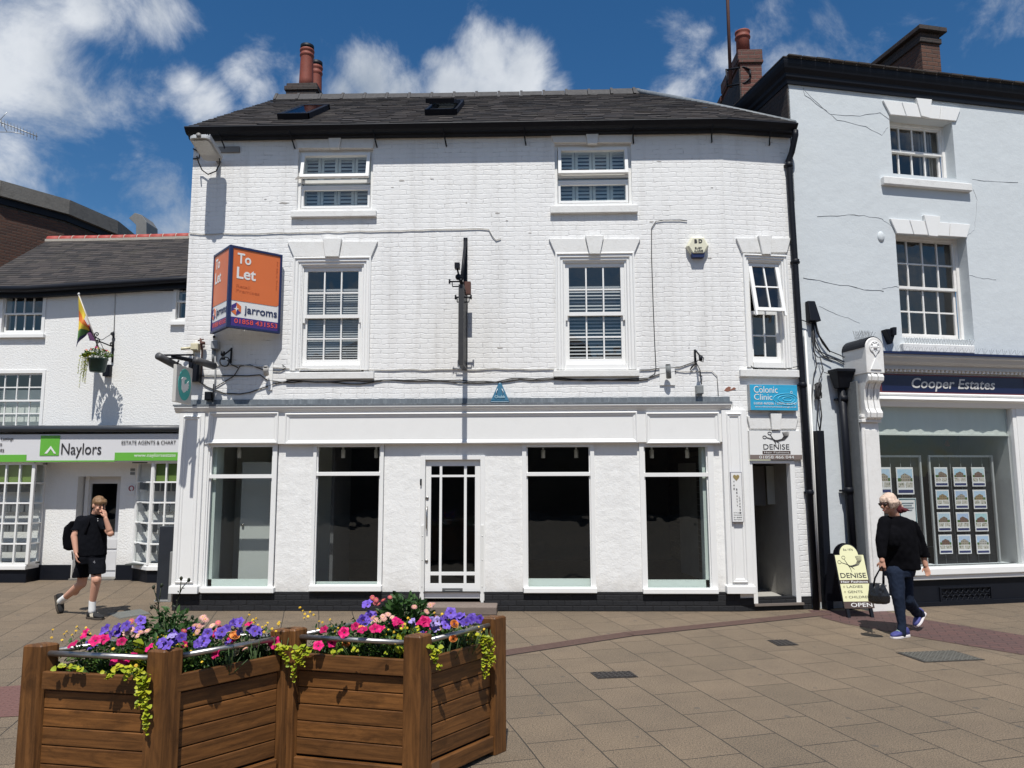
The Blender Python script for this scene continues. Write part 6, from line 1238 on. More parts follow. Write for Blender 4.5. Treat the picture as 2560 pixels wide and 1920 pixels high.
# ================================================================= window display of the agency
DV=.10
def card_mat(i):
    m,t,b=MAT('printed property card'); g=G(t); uv=g.n('ShaderNodeTexCoord').outputs['UV']; s=g.n('ShaderNodeSeparateXYZ',{0:uv}); x,y=s.outputs[0],s.outputs[1]
    rnd=random.Random(i); sky_c=(.10+rnd.random()*.2,.28+rnd.random()*.2,.5+rnd.random()*.2,1); house=rnd.choice([(.16,.09,.065,1),(.32,.28,.22,1),(.20,.14,.10,1),(.42,.40,.37,1),(.28,.20,.10,1)])
    n=g.n('ShaderNodeTexNoise',{'Vector':uv,'Scale':9.,'Detail':4.,'Roughness':.7}); n.noise_dimensions='3D'
    off=g.n('ShaderNodeMapping',{'Vector':uv,'Location':(i*3.7,i*1.3,0)}); g.l(off.outputs[0],n.inputs['Vector'])
    roofl=g.m('ADD',.78,g.m('MULTIPLY',g.m('ABSOLUTE',g.m('SUBTRACT',x,.5)),-.35)); ishouse=g.m('MULTIPLY',g.m('LESS_THAN',y,roofl),g.m('LESS_THAN',g.m('ABSOLUTE',g.m('SUBTRACT',x,.45+.15*rnd.random())),.3))
    pic=g.mix(n.outputs[0],sky_c,(.6,.66,.7,1)); pic=g.mix(g.m('LESS_THAN',y,.60),pic,(.07,.13,.03,1)); pic=g.mix(ishouse,pic,house)
    win=g.m('MULTIPLY',g.m('GREATER_THAN',g.m('SINE',g.m('MULTIPLY',x,48.)),.3),g.m('GREATER_THAN',g.m('SINE',g.m('MULTIPLY',y,62.)),.3)); pic=g.mix(g.m('MULTIPLY',win,ishouse),pic,(.05,.05,.06,1))
    low=g.mix(g.m('GREATER_THAN',n.outputs[0],.55),(.50,.47,.42,1),(.14,.16,.10,1))
    inpic=g.m('MULTIPLY',g.m('GREATER_THAN',y,.47),g.m('LESS_THAN',y,.93)); inlow=g.m('MULTIPLY',g.m('GREATER_THAN',y,.25),g.m('LESS_THAN',y,.44)); inx=g.m('LESS_THAN',g.m('ABSOLUTE',g.m('SUBTRACT',x,.5)),.44)
    gap=g.m('GREATER_THAN',g.m('ABSOLUTE',g.m('SUBTRACT',x,.48)),.03)
    cc=g.mix(g.m('MULTIPLY',inpic,inx),(.72,.72,.72,1),pic); cc=g.mix(g.m('MULTIPLY',g.m('MULTIPLY',inlow,inx),gap),cc,low)
    foot=g.m('MULTIPLY',g.m('MULTIPLY',g.m('LESS_THAN',y,.17),g.m('GREATER_THAN',y,.05)),inx); cc=g.mix(foot,cc,(.02,.03,.12,1))
    g.l(cc,b.inputs['Base Color']); b.inputs['Roughness'].default_value=.35; return m
def stand(xl,xr,yt,label):
    u0=RB.px(xl[0],1200,DV+.05)[0]; u1=RB.px(xr[0],1200,DV+.05)[0]; zt=RB.px(xl[0],yt,DV+.05)[1]; T=thing('display_stand',label,'display stand',(*RB.w((u0,DV,0))[:2],zsill)); mb=MB(RB)
    mb.box(u0,u0+.028,DV+.03,DV+.06,zsill,zt); mb.box(u1-.028,u1,DV+.03,DV+.06,zsill,zt); mb.box(u0,u1,DV+.035,DV+.055,zt-.03,zt); mb.build('stand_frame',simple('satin silver bar',(.42,.44,.44),.4,metal=.2),T)
    mb=MB(RB); mb.box(u0+.028,u1-.028,DV+.07,DV+.08,zsill,zt-.03); mb.build('back_panel',simple('black backing panel',(.008,.009,.011),.6),T)
    mb=MB(RB)
    for k in range(1,6): u=u0+(u1-u0)*k/6; mb.tube([(u,DV+.045,zsill),(u,DV+.045,zt)],.0025,4)
    mb.build('display_wires',GREYP,T); return T
stand((2323,0),(2484,0),1138,'silver framed display stand with four rows of property cards, behind the shop window'); stand((2150,0),(2304,0),1138,'silver framed display stand half hidden by the left pilaster, behind shop window')
num=('first','second','third','fourth')
k=0
for r_ in range(4):
    for c_ in range(3):
        tl=(2337+47*c_+3.8*r_+ (0 if c_<2 else -1), 1168+56.5*r_-r_*.3); w_,h_=32.5,48
        u0,u1,z0,z1=RB.rect(tl[0],tl[0]+w_,tl[1],tl[1]+h_,DV+.02); mb=MB(RB); mb.add([(u0,DV+.02,z0),(u1,DV+.02,z0),(u1,DV+.02,z1),(u0,DV+.02,z1),(u0,DV+.028,z0),(u1,DV+.028,z0),(u1,DV+.028,z1),(u0,DV+.028,z1)],[(0,1,2,3),(7,6,5,4)],uv=[(0,0),(1,0),(1,1),(0,1)]*2)
        o=mb.build('property_card',card_mat(k)); tag(o,'property card in the %s row, %s from the left, of the silver stand'%(num[r_],num[c_]),'card','property cards in the shop window'); k+=1
for (xl,xr,yt,yb,lab) in ((2190,2228,1168,1235,'tall property card cut by the pilaster in the left stand'),(2242,2284,1168,1236,'tall property card above the woman in the left stand')):
    u0,u1,z0,z1=RB.rect(xl,xr,yt,yb,DV+.02); mb=MB(RB); mb.add([(u0,DV+.02,z0),(u1,DV+.02,z0),(u1,DV+.02,z1),(u0,DV+.02,z1),(u0,DV+.028,z0),(u1,DV+.028,z0),(u1,DV+.028,z1),(u0,DV+.028,z1)],[(0,1,2,3),(7,6,5,4)],uv=[(0,0),(1,0),(1,1),(0,1)]*2); o=mb.build('property_card',card_mat(k)); k+=1; tag(o,lab,'card','property cards in the shop window')
u0,u1,z0,z1=RB.rect(2248,2292,1245,1312,DV+.02); T=thing('window_notice','white notice with teal border behind the head of the woman','notice',(*RB.w((u0,DV,0))[:2],z0)); mb=MB(RB); mb.box(u0,u1,DV+.02,DV+.028,z0,z1); mb.build('notice_sheet',SIGNW,T)
mb=MB(RB); mb.ring(u0+.01,u1-.01,z0+.01,z1-.01,[(0,DV+.02),(0,DV+.016),(.012,DV+.016),(.012,DV+.02)]); mb.build('teal_border',simple('dark teal',(.02,.14,.18),.5),T)
mb=MB(RB); 
for i in range(4): mb.box(u0+.04,u1-.05-.03*(i%2),DV+.014,DV+.02,z1-.08-i*.035,z1-.068-i*.035)
mb.build('notice_lines',simple('grey print',(.2,.25,.28),.5),T)
mb=MB(RB); q=RB.px(2368,1108,.9); mb.lathe((q[0],.9,q[1]-.05),[(.03,0),(.04,.03),(.02,.10)],8); o=mb.build('red_window_ornament',simple('red plastic',(.5,.01,.02),.5)); tag(o,'small red hanging ornament inside the agency window','ornament')
# ================================================================= pavement A-board
fl=onZ(2113,1545); fr2=onZ(2190,1544); fr2=np.array([fr2[0],fr2[1],0]); 
t=(fr2-fl)[:2]; L_=np.linalg.norm(t); AF=Frame(fl[:2],math.degrees(math.atan2(t[1],t[0])))
AB=thing('pavement_sign','lime and brown A-frame pavement sign with arched top and OPEN along its foot','pavement sign',(*AF.w((L_/2,.2,0))[:2],0))
zt=AF.px(2115,1368,.30)[1]; za=AF.px(2110,1363,.30)[1]
lean=.30; Ht=1.0
def AX(u,s,o=0): # s height along the leaning face, o outwards
    a=math.atan2(lean,Ht); return (u,lean*s/Ht-o*math.cos(a),s-o*0-o*math.sin(a)*-0.0+0)
def aface(mb,poly,o0,o1): 
    n=len(poly); vs=[AX(p[0],p[1],o0) for p in poly]+[AX(p[0],p[1],o1) for p in poly]; mb.add(vs,[list(range(n-1,-1,-1)),list(range(n,2*n))]+[(i,(i+1)%n,(i+1)%n+n,i+n) for i in range(n)])
W_=L_; r_=W_*.33; um=W_/2
def arch(ins,z0,zs): 
    top=[(um+(r_-ins)*math.cos(k*math.pi/12),zs+(r_-ins)*1.05*math.sin(k*math.pi/12)) for k in range(13)]
    return [(ins,z0),(W_-ins,z0),(W_-ins,zs),(um+r_-ins,zs)]+top+[(um-r_+ins,zs),(ins,zs)]
zs=.80; z0b=.12
mb=MB(AF); aface(mb,arch(0,z0b,zs),0,.02); 
fb_=mb.build('front_board',BLACK,AB); mb=MB(AF); aface(mb,arch(.010,z0b+.0,zs-.005),.02,.024); mb.build('sign_face',YCREAM,fb_)
mb=MB(AF); aface(mb,[(.01,z0b),(W_-.01,z0b),(W_-.01,z0b+.085),(.01,z0b+.085)],.024,.027); mb.build('open_strip',BROWN,fb_)
mb=MB(AF); aface(mb,[(.01,.43),(W_-.01,.43),(W_-.01,.475),(.01,.475)],.024,.027); mb.build('brown_strip',BROWN,fb_)
for uu in (.03,W_-.07):
    mb=MB(AF); mb.add([AX(uu,0,.02),AX(uu+.04,0,.02),AX(uu+.04,0,-.02),AX(uu,0,-.02),AX(uu,z0b,.018),AX(uu+.04,z0b,.018),AX(uu+.04,z0b,-.02),AX(uu,z0b,-.02)],[(0,1,5,4),(1,2,6,5),(2,3,7,6),(3,0,4,7),(3,2,1,0)])
    mb.build('front_leg',BLACK,AB)
mb=MB(AF); q=.66
n=arch(0,z0b,zs); vs=[(p[0],lean*2*.95-lean*p[1]/Ht*.9+.02,p[1]) for p in n]; vs2=[(a,b+.02,c) for a,b,c in vs]; k_=len(n); mb.add(vs+vs2,[list(range(k_)),list(range(2*k_-1,k_-1,-1))]+[(i,i+k_,(i+1)%k_+k_,(i+1)%k_) for i in range(k_)])
for uu in (.03,W_-.07): mb.box(uu,uu+.04,lean*1.85,lean*1.95,0,z0b+.02)
mb.build('rear_board',BLACK,AB)
class AFr:  # leaning frame for lettering
    pass
LF=Frame(AF.P0[:2],math.degrees(math.atan2(t[1],t[0]))); _w=LF.w
def leanw(p): a=AX(p[0],p[2],-p[1]); return _w(a)
LF.w=leanw
text('OPEN',LF,W_*.24,W_*.93,z0b+.018,z0b+.068,-.027,SIGNW,fb_); text('Hair Fashions',LF,W_*.06,W_*.94,.440,.465,-.027,SIGNW,fb_,bold=.01)
text('DENISE',LF,W_*.08,W_*.93,.50,.565,-.024,INK,fb_,bold=.01); text('Est 1976',LF,W_*.34,W_*.66,zs+.05,zs+.078,-.024,INK,fb_)
for i,s_ in enumerate(('LADIES','GENTS','CHILDREN')): text(s_,LF,W_*.22,W_*(.74,.70,.93)[i],.375-i*.065,.405-i*.065,-.024,INK,fb_)
mb=MB(LF)
for i in range(3): c=(W_*.13,-.026,.39-i*.065); mb.tube([(c[0]+.010*math.cos(k*.6),c[1],c[2]+.011*math.sin(k*.6)) for k in range(12)],.002,4)
mb.build('bullet_rings',simple('brown ring',(.25,.2,.1),.5),fb_)['kind']='stuff'
scissors_logo(LF,W_*.05,W_*.95,.60,.79,-.027,fb_,k=.62)
# ================================================================= planters
HP=.914
PA=dict(A=(-2.917,-6.212),B=(-2.114,-6.337),C=(-1.61,-5.772),D=(-1.558,-5.747),E=(-.716,-5.934),F=(-.276,-5.336))
PA={k_:np.array(v_) for k_,v_ in PA.items()}
def planter(P4,label,plate=False):
    c=sum(P4)/4; T=thing('timber_planter',label,'planter',(c[0],c[1],0),'pair of timber planters'); n=4
    for i in range(n):
        p,q=P4[i],P4[(i+1)%n]; pv=P4[i-1]; a=(q-p)/np.linalg.norm(q-p); b=(pv-p)/np.linalg.norm(pv-p)
        # post, its corner chamfered, aligned between both sides
        bis=-(a+b); bis/=np.linalg.norm(bis); tt=np.array([-bis[1],bis[0]]); w_=.062; an=math.radians(45)
        mb=MB(); pc=p+bis*.0; pts=[]
        oa=np.array([a[1],-a[0]]); ob=np.array([-b[1],b[0]])
        e=.058
        quad=[p-a*e-b*e,p+a*e-b*e*.9,p+a*e*.9+b*e*.9,p-a*e*.9+b*e]
        zb_=.0; lo=[(x_[0],x_[1],zb_) for x_ in quad]; hi=[(x_[0],x_[1],HP-.012) for x_ in quad]; cap=[(p[0]+(x_[0]-p[0])*.82,p[1]+(x_[1]-p[1])*.82,HP) for x_ in quad]
        vs=lo+hi+cap; fs=[(0,1,5,4),(1,2,6,5),(2,3,7,6),(3,0,4,7),(4,5,9,8),(5,6,10,9),(6,7,11,10),(7,4,8,11),(8,9,10,11),(3,2,1,0)]
        cr=(quad[1]-quad[0])@np.array([-(quad[3]-quad[0])[1],(quad[3]-quad[0])[0]])
        if cr>0: fs=[tuple(reversed(f)) for f in fs]
        # long grain along z
        uvs=[(v_[2]+i*3.1,(v_[0]*1.0+v_[1]*1.0)+i) for v_ in vs]
        mb.add(vs,fs,uv=uvs); mb.build('post',WOOD,T,bevel=.006,segs=2)
    for i in range(n):
        p,q=P4[i],P4[(i+1)%n]; a=(q-p)/np.linalg.norm(q-p); L_=np.linalg.norm(q-p)-.10; nn=np.array([a[1],-a[0]]); m_=(p+q)/2
        if (m_-c)@nn<0: nn=-nn
        mb=MB(); A3=(a[0],a[1],0); N3=(nn[0],nn[1],0); Z3=(0,0,1)
        mb.obox((*(m_+nn*.030),.715),(A3,N3,Z3),(L_,.030,.100))
        z=.655; hh=.103
        for k_ in range(5): mb.obox((*(m_+nn*.002),z-hh/2),(A3,N3,Z3),(L_,.026,hh-.005)); z-=hh
        mb.obox((*(m_+nn*.028),.082),(A3,N3,Z3),(L_,.034,.10))
        mb.build('side_panel',WOOD,T,bevel=.005,segs=2)
        mb=MB(); mb.obox((*(m_-nn*.020),.40),(A3,N3,Z3),(L_,.006,.60)); mb.build('inner_liner',BLACK,T)
        mb=MB(); s_=p+a*.05; e_=q-a*.05; o_=nn*.0; mb.tube([(s_[0],s_[1],.858),(e_[0],e_[1],.858)],.0165,14); mb.build('steel_rail',STEEL,T)
        if plate and i==1:
            mb=MB(); mb.obox((*(p+a*.12+nn*.046),.09),(A3,N3,Z3),(.07,.003,.085)); pl_=mb.build('maker_plate',simple('brass plate',(.13,.075,.04),.5),T)
    mb=MB(); mb.slab([tuple(c+(x_-c)*.94) for x_ in (P4 if np.cross(P4[1]-P4[0],P4[2]-P4[1])>0 else P4[::-1])],.60,.69); mb.build('soil',SOIL,T); return T,c
G1=PA['A']+PA['C']-PA['B']; G2=PA['D']+PA['F']-PA['E']
planter([PA['A'],PA['B'],PA['C'],G1],'left wooden planter with trailing yellow leaves down its front'); planter([PA['D'],PA['E'],PA['F'],G2],'right wooden planter topped by a leafy dark green clump',True)
# ================================================================= flowers
LG_D=leafmat('dark green leaf',(.016,.045,.012),(.055,.12,.030)); LG_M=leafmat('mid green leaf',(.040,.095,.015),(.12,.20,.035)); LG_Y=leafmat('lime leaf',(.22,.30,.015),(.52,.50,.03)); LG_P=leafmat('dusky leaf',(.02,.035,.02),(.05,.05,.03)); STM=simple('green stem',(.05,.09,.025),.6)
MAG=petal('magenta petal',(.46,.006,.10),(.62,.012,.15)); VIO=petal('violet petal',(.085,.04,.33),(.17,.10,.50)); LAV=petal('pale lavender petal',(.26,.20,.50),(.36,.30,.60)); PNK=petal('pale pink petal',(.60,.26,.24),(.74,.44,.36)); ROS=petal('rose petal',(.50,.07,.10),(.65,.16,.18)); ORG=petal('apricot petal',(.78,.25,.06),(.82,.40,.12)); YEL=petal('yellow petal',(.72,.42,.02),(.80,.55,.04)); CRM=petal('cream petal',(.80,.70,.45),(.82,.72,.5)); DKC=simple('dark flower centre',(.07,.012,.03),.7); YC=simple('yellow centre',(.55,.36,.03),.7)
def at(x,y,dy): return onY(x,y,dy)
def at(x,y,dy): return onY(x,y,dy)
def inP(P4,u,v): return P4[0]+(P4[1]-P4[0])*u+(P4[3]-P4[0])*v
A_,B_,C_,D_,E_,Fv=[PA[k_] for k_ in 'ABCDEF']
Q1=[A_,B_,C_,G1]; Q2=[D_,E_,Fv,G2]
def inside(p,lim=1.):
    for Q in (Q1,Q2):
        c=sum(Q)/4; e1=(Q[1]-Q[0])/2; e2=(Q[3]-Q[0])/2; M2=np.array([[e1[0],e2[0]],[e1[1],e2[1]]]); s_=np.linalg.solve(M2,np.array([p[0],p[1]])-c)
        if abs(s_[0])<lim and abs(s_[1])<lim: return True
    return False
def mesh_of(mb,name,mats):
    o=mb.build(name,mats,None,loc=(0,0,0)); me=o.data; col.objects.unlink(o); bpy.data.objects.remove(o); return me
def petunia(mt,name):
    out=[]
    for s_ in range(2):
        mb=MB(); n=30; r=.034; vs=[(0,0,-.014)]
        for k_ in range(n): a=2*math.pi*k_/n; vs.append((.007*math.cos(a),.007*math.sin(a),-.006))
        for k_ in range(n): a=2*math.pi*k_/n; rr_=r*.6; vs.append((rr_*math.cos(a),rr_*math.sin(a),.004+.002*math.sin(a*5+s_)))
        for k_ in range(n):
            a=2*math.pi*k_/n; rr_=r*(1+.10*math.cos(5*a))*(1+.04*math.sin(11*a+s_)); vs.append((rr_*math.cos(a),rr_*math.sin(a),.003+.004*math.cos(5*a+2)+.003*math.sin(9*a+s_*2)))
        fs=[(0,1+k_,1+(k_+1)%n) for k_ in range(n)]; mb.add(vs,fs,True,m=1); 
        mb.add(vs,[(1+k_,1+n+k_,1+n+(k_+1)%n,1+(k_+1)%n) for k_ in range(n)],True,m=0); mb.add(vs,[(1+n+k_,1+2*n+k_,1+2*n+(k_+1)%n,1+n+(k_+1)%n) for k_ in range(n)],True)
        mb.tube([(0,0,-.012),(.002,0,-.035)],[.008,.003],6,m=2); out.append(mesh_of(mb,name,[mt,DKC,STM]))
    return out
def daisy(mt,r,n,name,cen=YC,dome=.2):
    mb=MB()
    for ring_ in range(2):
        for k_ in range(n):
            a=2*math.pi*(k_+.5*ring_)/n+random.uniform(-.06,.06); w_=r*2.6/n; rr_=r*(1-.15*ring_)*random.uniform(.9,1.05); z=.003*ring_
            c_,s_=math.cos(a),math.sin(a); P=lambda d,e,z_:(c_*d-s_*e,s_*d+c_*e,z_)
            mb.add([P(r*.15,-w_*.3,z),P(r*.6,-w_*.6,z+dome*r*.3),P(rr_,-w_*.3,z-dome*r*.1),P(rr_,w_*.3,z-dome*r*.1),P(r*.6,w_*.6,z+dome*r*.3),P(r*.15,w_*.3,z)],[(0,1,4,5),(1,2,3,4)])
    mb.ell((0,0,.003),(r*.24,r*.24,r*.14),8,6,m=1); mb.tube([(0,0,0),(.0,.0,-.03)],.0018,5,m=2); return [mesh_of(mb,name,[mt,cen,STM])]
def rose(mt,r,name):
    mb=MB()
    for ly in range(4):
        nn_=5+ly
        for k_ in range(nn_):
            a=2*math.pi*k_/nn_+ly*.6; rr_=r*(.35+.22*ly); tilt=1.1-.3*ly; c_,s_=math.cos(a),math.sin(a); w_=rr_*.75
            P=lambda d,e,z_:(c_*d-s_*e,s_*d+c_*e,z_); z=r*(.5-.18*ly)
            mb.add([P(rr_*.4,-w_*.5,z-r*.3),P(rr_*.95,-w_*.6,z+r*.1*tilt),P(rr_*1.05,0,z+r*.2*tilt),P(rr_*.95,w_*.6,z+r*.1*tilt),P(rr_*.4,w_*.5,z-r*.3)],[(0,1,2,3,4)])
    return [mesh_of(mb,name,[mt])]
MF=dict(magenta=petunia(MAG,'petunia_flower'),violet=petunia(VIO,'petunia_flower'),lavender=petunia(LAV,'petunia_flower'),pink=daisy(PNK,.024,13,'daisy_flower'),rose=daisy(ROS,.021,13,'daisy_flower'),yellow=daisy(YEL,.0105,8,'daisy_flower',DKC),orange=rose(ORG,.028,'begonia_flower'),cream=rose(CRM,.026,'begonia_flower'))
def leaf(mb,c,d,up,L_,w_,m=0):
    d=d/np.linalg.norm(d); s_=np.cross(d,up); s_/=np.linalg.norm(s_)+1e-9; u_=np.cross(s_,d)
    b=len(mb.v); P=[c,c+d*L_*.35+s_*w_*.5+u_*w_*.10,c+d*L_*.75+s_*w_*.36,c+d*L_-u_*w_*.18,c+d*L_*.75-s_*w_*.36,c+d*L_*.35-s_*w_*.5+u_*w_*.10,c+d*L_*.5-u_*w_*.05]
    mb.add(P,[(0,1,6),(1,2,6),(2,3,6),(3,4,6),(4,5,6),(5,0,6)],True,m)
rg=np.random.RandomState(5)
def rdir(zb=.3): v_=rg.normal(size=3); v_[2]=abs(v_[2])*.8+zb*rg.rand(); return v_/np.linalg.norm(v_)
def plant(label,c,rad,hgt,n,mt,flowers,L_=.035,w_=.018,name='bedding_plant',grp='bedding plants in the planters',cat='plant',fz=1.0,quad=None,bz=.69):
    """c = centre on the soil; foliage fills a low dome; flowers = list of (kind, count or pixel list, scale)"""
    T=thing(name,label,cat,(c[0],c[1],bz),grp); mb=MB(); ms=MB()
    for i in range(n):
        a=rg.rand()*2*math.pi; r_=rad*math.sqrt(rg.rand()); h_=hgt*(1-(r_/rad)**2*.65)*rg.uniform(.25,1.0)
        p=np.array([c[0]+r_*math.cos(a),c[1]+r_*math.sin(a),bz+h_])
        if quad is not None:
            uu=quad[0]+(quad[1]-quad[0])*rg.rand(); vv=quad[2]+(quad[3]-quad[2])*rg.rand(); q2=inP(Q1 if c[0]<-1.62 else Q2,uu,vv); p=np.array([q2[0],q2[1],bz+hgt*rg.uniform(.05,1)])
        elif bz==.69 and not inside(p,.94): continue
        out_=np.array([math.cos(a),math.sin(a),.0])*.8+rdir(.4); leaf(mb,p,out_,rdir(1.),L_*rg.uniform(.6,1.25),w_*rg.uniform(.7,1.2))
    mb.build('foliage',mt,T)
    for i in range(14): a=rg.rand()*6.28; r_=rad*.6*rg.rand(); p=np.array([c[0]+r_*math.cos(a)*.4,c[1]+r_*math.sin(a)*.4,bz-.02]); q=np.array([c[0]+r_*1.2*math.cos(a),c[1]+r_*1.2*math.sin(a),bz+hgt*rg.uniform(.6,.98)]); ms.tube([p,(p+q)/2+(.01,0,.01),q],.0022,4)
    ms.build('stems',STM,T)
    for kind,cnt,s_ in flowers:
        if isinstance(cnt,int):
            P=[]
            for i in range(cnt):
                a=rg.rand()*2*math.pi; r_=rad*math.sqrt(rg.rand())*.95; P.append(np.array([c[0]+r_*math.cos(a),c[1]+r_*math.sin(a),bz+hgt*(1.02-(r_/rad)**2*.45)*rg.uniform(.85,1.12)*fz]))
        else:   # positions read off the photograph, carried onto this plant's own depth
            P=[]
            for (x,y) in cnt:
                d=ray(x,y); yy=c[1]-rad*.55+rg.uniform(-.05,.08); k_=(yy-CAM[1])/d[1]; P.append(CAM+d*k_)
        for p in P: bloom(kind,p,s_,T)
    return T
def bloom(kind,p,s_,T,face=None):
    me=random.choice(MF[kind]); o=bpy.data.objects.new(me.name,me); col.objects.link(o); o.parent=T; o.location=tuple(p-LOC[T]); LOC[o]=LOC[T]
    f=face if face is not None else np.array([rg.uniform(-.5,.5),-rg.uniform(.25,1.1),rg.uniform(.35,1.)]); 
    o.rotation_euler=Vector(tuple(f)).to_track_quat('Z','Y').to_euler(); o.rotation_euler.rotate_axis('Z',rg.rand()*6.28); k_=s_*rg.uniform(.62,.84); o.scale=(k_,k_,k_*rg.uniform(.8,1.2))
def trailing(label,strands,T=None,name='trailing_plant'):
    p0=strands[0][0]; T=thing(name,label,'plant',p0,'yellow leaved trailing plants'); mb=MB(); ms=MB()
    for st in strands:
        P=[np.array(q,float) for q in st]; 
        ms.tube(P,.0018,4)
        L_=sum(np.linalg.norm(P[i+1]-P[i]) for i in range(len(P)-1)); n=int(L_/.0085)
        for k_ in range(n):
            f=k_/n*(len(P)-1); i=int(f); q=P[i]+(P[i+1]-P[i])*(f-i); a=rg.rand()*6.28; d=np.array([math.cos(a),-abs(math.sin(a))*.8-.25,rg.uniform(-.5,.4)])
            sz=rg.uniform(.020,.044)*(1-.5*k_/n)
            leaf(mb,q,d,np.array([0,-.6,.8])+rg.normal(size=3)*.3,sz,sz*.95)
    mb.build('round_leaves',LG_Y,T); ms.build('trailing_stems',STM,T); return T


def strands_from(pix,yd,n,jit=.02):
    out=[]
    for k_ in range(n):
        o=rg.normal(size=2)*jit; out.append([at(x,y,yd)+np.array([o[0]*(1 if i else 1.3),rg.uniform(-.015,.01),o[1]*.5]) for i,(x,y) in enumerate(pix)])
    return out
A_,B_,C_,D_,E_,Fv=[PA[k_] for k_ in 'ABCDEF']
def inP(P4,u,v): return P4[0]+(P4[1]-P4[0])*u+(P4[3]-P4[0])*v
Q1=[A_,B_,C_,G1]; Q2=[D_,E_,Fv,G2]
# left planter ----------------------------------------------------
plant('dark dahlia with tall bare bud stalks at the back of the left planter',at(425,1545,-5.82)[:2],.24,.36,1150,LG_D,[],L_=.055,w_=.022,name='dahlia_plant')
plant('yellow daisy bush at the left corner of left planter',inP(Q1,.12,.30),.15,.20,260,LG_P,[('yellow',[(132,1574),(129,1594),(166,1579),(192,1567),(190,1577),(215,1569),(219,1577),(155,1600),(145,1617),(206,1585),(180,1587),(160,1585),(225,1585),(235,1600)],1.15)],L_=.022,w_=.010)
plant('magenta petunia near left front rail of the left planter',inP(Q1,.33,.12),.15,.17,260,LG_M,[('magenta',[(183,1611),(213,1584),(259,1598),(304,1604),(238,1601),(286,1655),(322,1652),(331,1657)],1.25)],L_=.03)
plant('violet petunia in the middle left of the left planter',inP(Q1,.40,.62),.18,.20,300,LG_M,[('violet',[(264,1572),(260,1582),(291,1570),(315,1563),(350,1570),(224,1608),(232,1616),(346,1574),(352,1551),(297,1580),(276,1588),(325,1571)],1.25)],L_=.03)
plant('violet petunia behind the front corner post of the left planter',inP(Q1,.80,.16),.15,.17,260,LG_M,[('violet',[(432,1591),(454,1593),(408,1612),(420,1613),(495,1608),(510,1602),(403,1603),(440,1600)],1.3),('lavender',[(430,1590),(505,1612)],1.15)],L_=.03)
plant('pale pink daisies in the centre of left planter',inP(Q1,.52,.66),.17,.22,220,LG_M,[('pink',[(318,1583),(335,1585),(352,1580),(368,1577),(305,1587),(329,1574),(345,1589)],1.3),('rose',[(328,1553),(347,1556)],1.2)],L_=.03)
plant('pink and rose daisies at the back right of left planter',inP(Q1,.93,.74),.16,.24,220,LG_D,[('pink',[(507,1543),(513,1549),(498,1565),(487,1563),(494,1579),(505,1564),(530,1564)],1.3),('rose',[(545,1557),(460,1577),(549,1568)],1.2)],L_=.03)
plant('magenta petunia by the front corner post, left planter',inP(Q1,.72,.03),.10,.13,160,LG_M,[('magenta',[(374,1619),(330,1641),(310,1649)],1.35)],L_=.03)
plant('lime sweet potato vine in the centre of left planter',at(388,1600,-6.16)[:2],.13,.27,80,LG_Y,[],L_=.08,w_=.055,name='lime_leaf_plant')
plant('violet petunia along the right rail of left planter',inP(Q1,1.0,.48),.14,.20,240,LG_M,[('violet',[(547,1589),(519,1583),(598,1557),(581,1557),(555,1579),(566,1572)],1.2),('lavender',[(600,1578)],1.2)],L_=.03)
plant('apricot begonia by the right rail of left planter',inP(Q1,1.0,.72),.12,.16,160,LG_D,[('orange',[(582,1587),(587,1590)],1.25),('cream',[(590,1632)],1.2),('magenta',[(584,1596)],.9)],L_=.035,w_=.025)
plant('yellow daisies beside the shared corner, left planter',inP(Q1,.98,.95),.15,.22,300,LG_P,[('yellow',[(623,1537),(640,1546),(635,1556),(669,1557),(664,1564),(696,1560),(698,1556),(655,1568),(680,1572),(632,1550),(660,1580),(690,1578),(645,1562)],1.25),('magenta',[(622,1560)],.9)],L_=.022,w_=.010)
plant('violet petunia beside the shared corner, left planter',inP(Q1,.95,.97),.14,.20,200,LG_M,[('violet',[(638,1577),(646,1583),(628,1572),(597,1555)],1.35)],L_=.03)
plant('magenta petunia hanging over the shared corner of both planters',np.array([-1.72,-5.76]),.09,.15,120,LG_M,[('magenta',[(686,1606)],1.5)],L_=.03)
plant('green filler foliage under the front rail of the left planter',inP(Q1,.45,.10),.30,.15,1000,LG_M,[('yellow',[(340,1690-26),(405,1667),(283,1622)],1.3)],L_=.030,quad=(.05,.97,.06,.35))
plant('green filler foliage under the right rail of the left planter',inP(Q1,.95,.45),.30,.15,1000,LG_D,[('yellow',[(505,1655)],1.)],L_=.028,quad=(.68,.95,.05,.96))
plant('low green foliage carpeting the back of left planter',inP(Q1,.55,.70),.40,.22,2600,LG_D,[('yellow',34,1.1),('pink',16,1.),('magenta',6,1.1),('violet',6,1.1),('rose',6,1.)],L_=.034,quad=(.05,.95,.08,.95))
# stalks of the dahlia
T=thing('dahlia_stalks','two thin dark stalks with closed buds rising from the left planter','plant',(*inP(Q1,.66,.86),.80)); yb=inP(Q1,.66,.86)[1]
for pts,bud in (([(398,1560),(396,1510),(390,1490),(384,1470)],(384,1468)),([(392,1530),(398,1500),(403,1465)],(404,1463)),([(430,1560),(440,1515),(450,1480),(453,1448)],(453,1446)),([(443,1500),(455,1470),(470,1452)],(472,1450)),([(455,1570),(468,1560),(478,1545)],(481,1543)),([(391,1520),(380,1516)],(379,1518))):
    mb=MB(); mb.tube([at(x,y,yb) for x,y in pts],.0032,5); mb.ell(at(*bud,yb),(.011,.011,.014),8,6)
    for k_ in range(5): leaf(mb,at(*pts[min(k_//2,len(pts)-1)],yb)+rg.normal(size=3)*.004,rdir(.2),rdir(1.),.025,.010)
    mb.build('bud_stalk',LG_P,T)
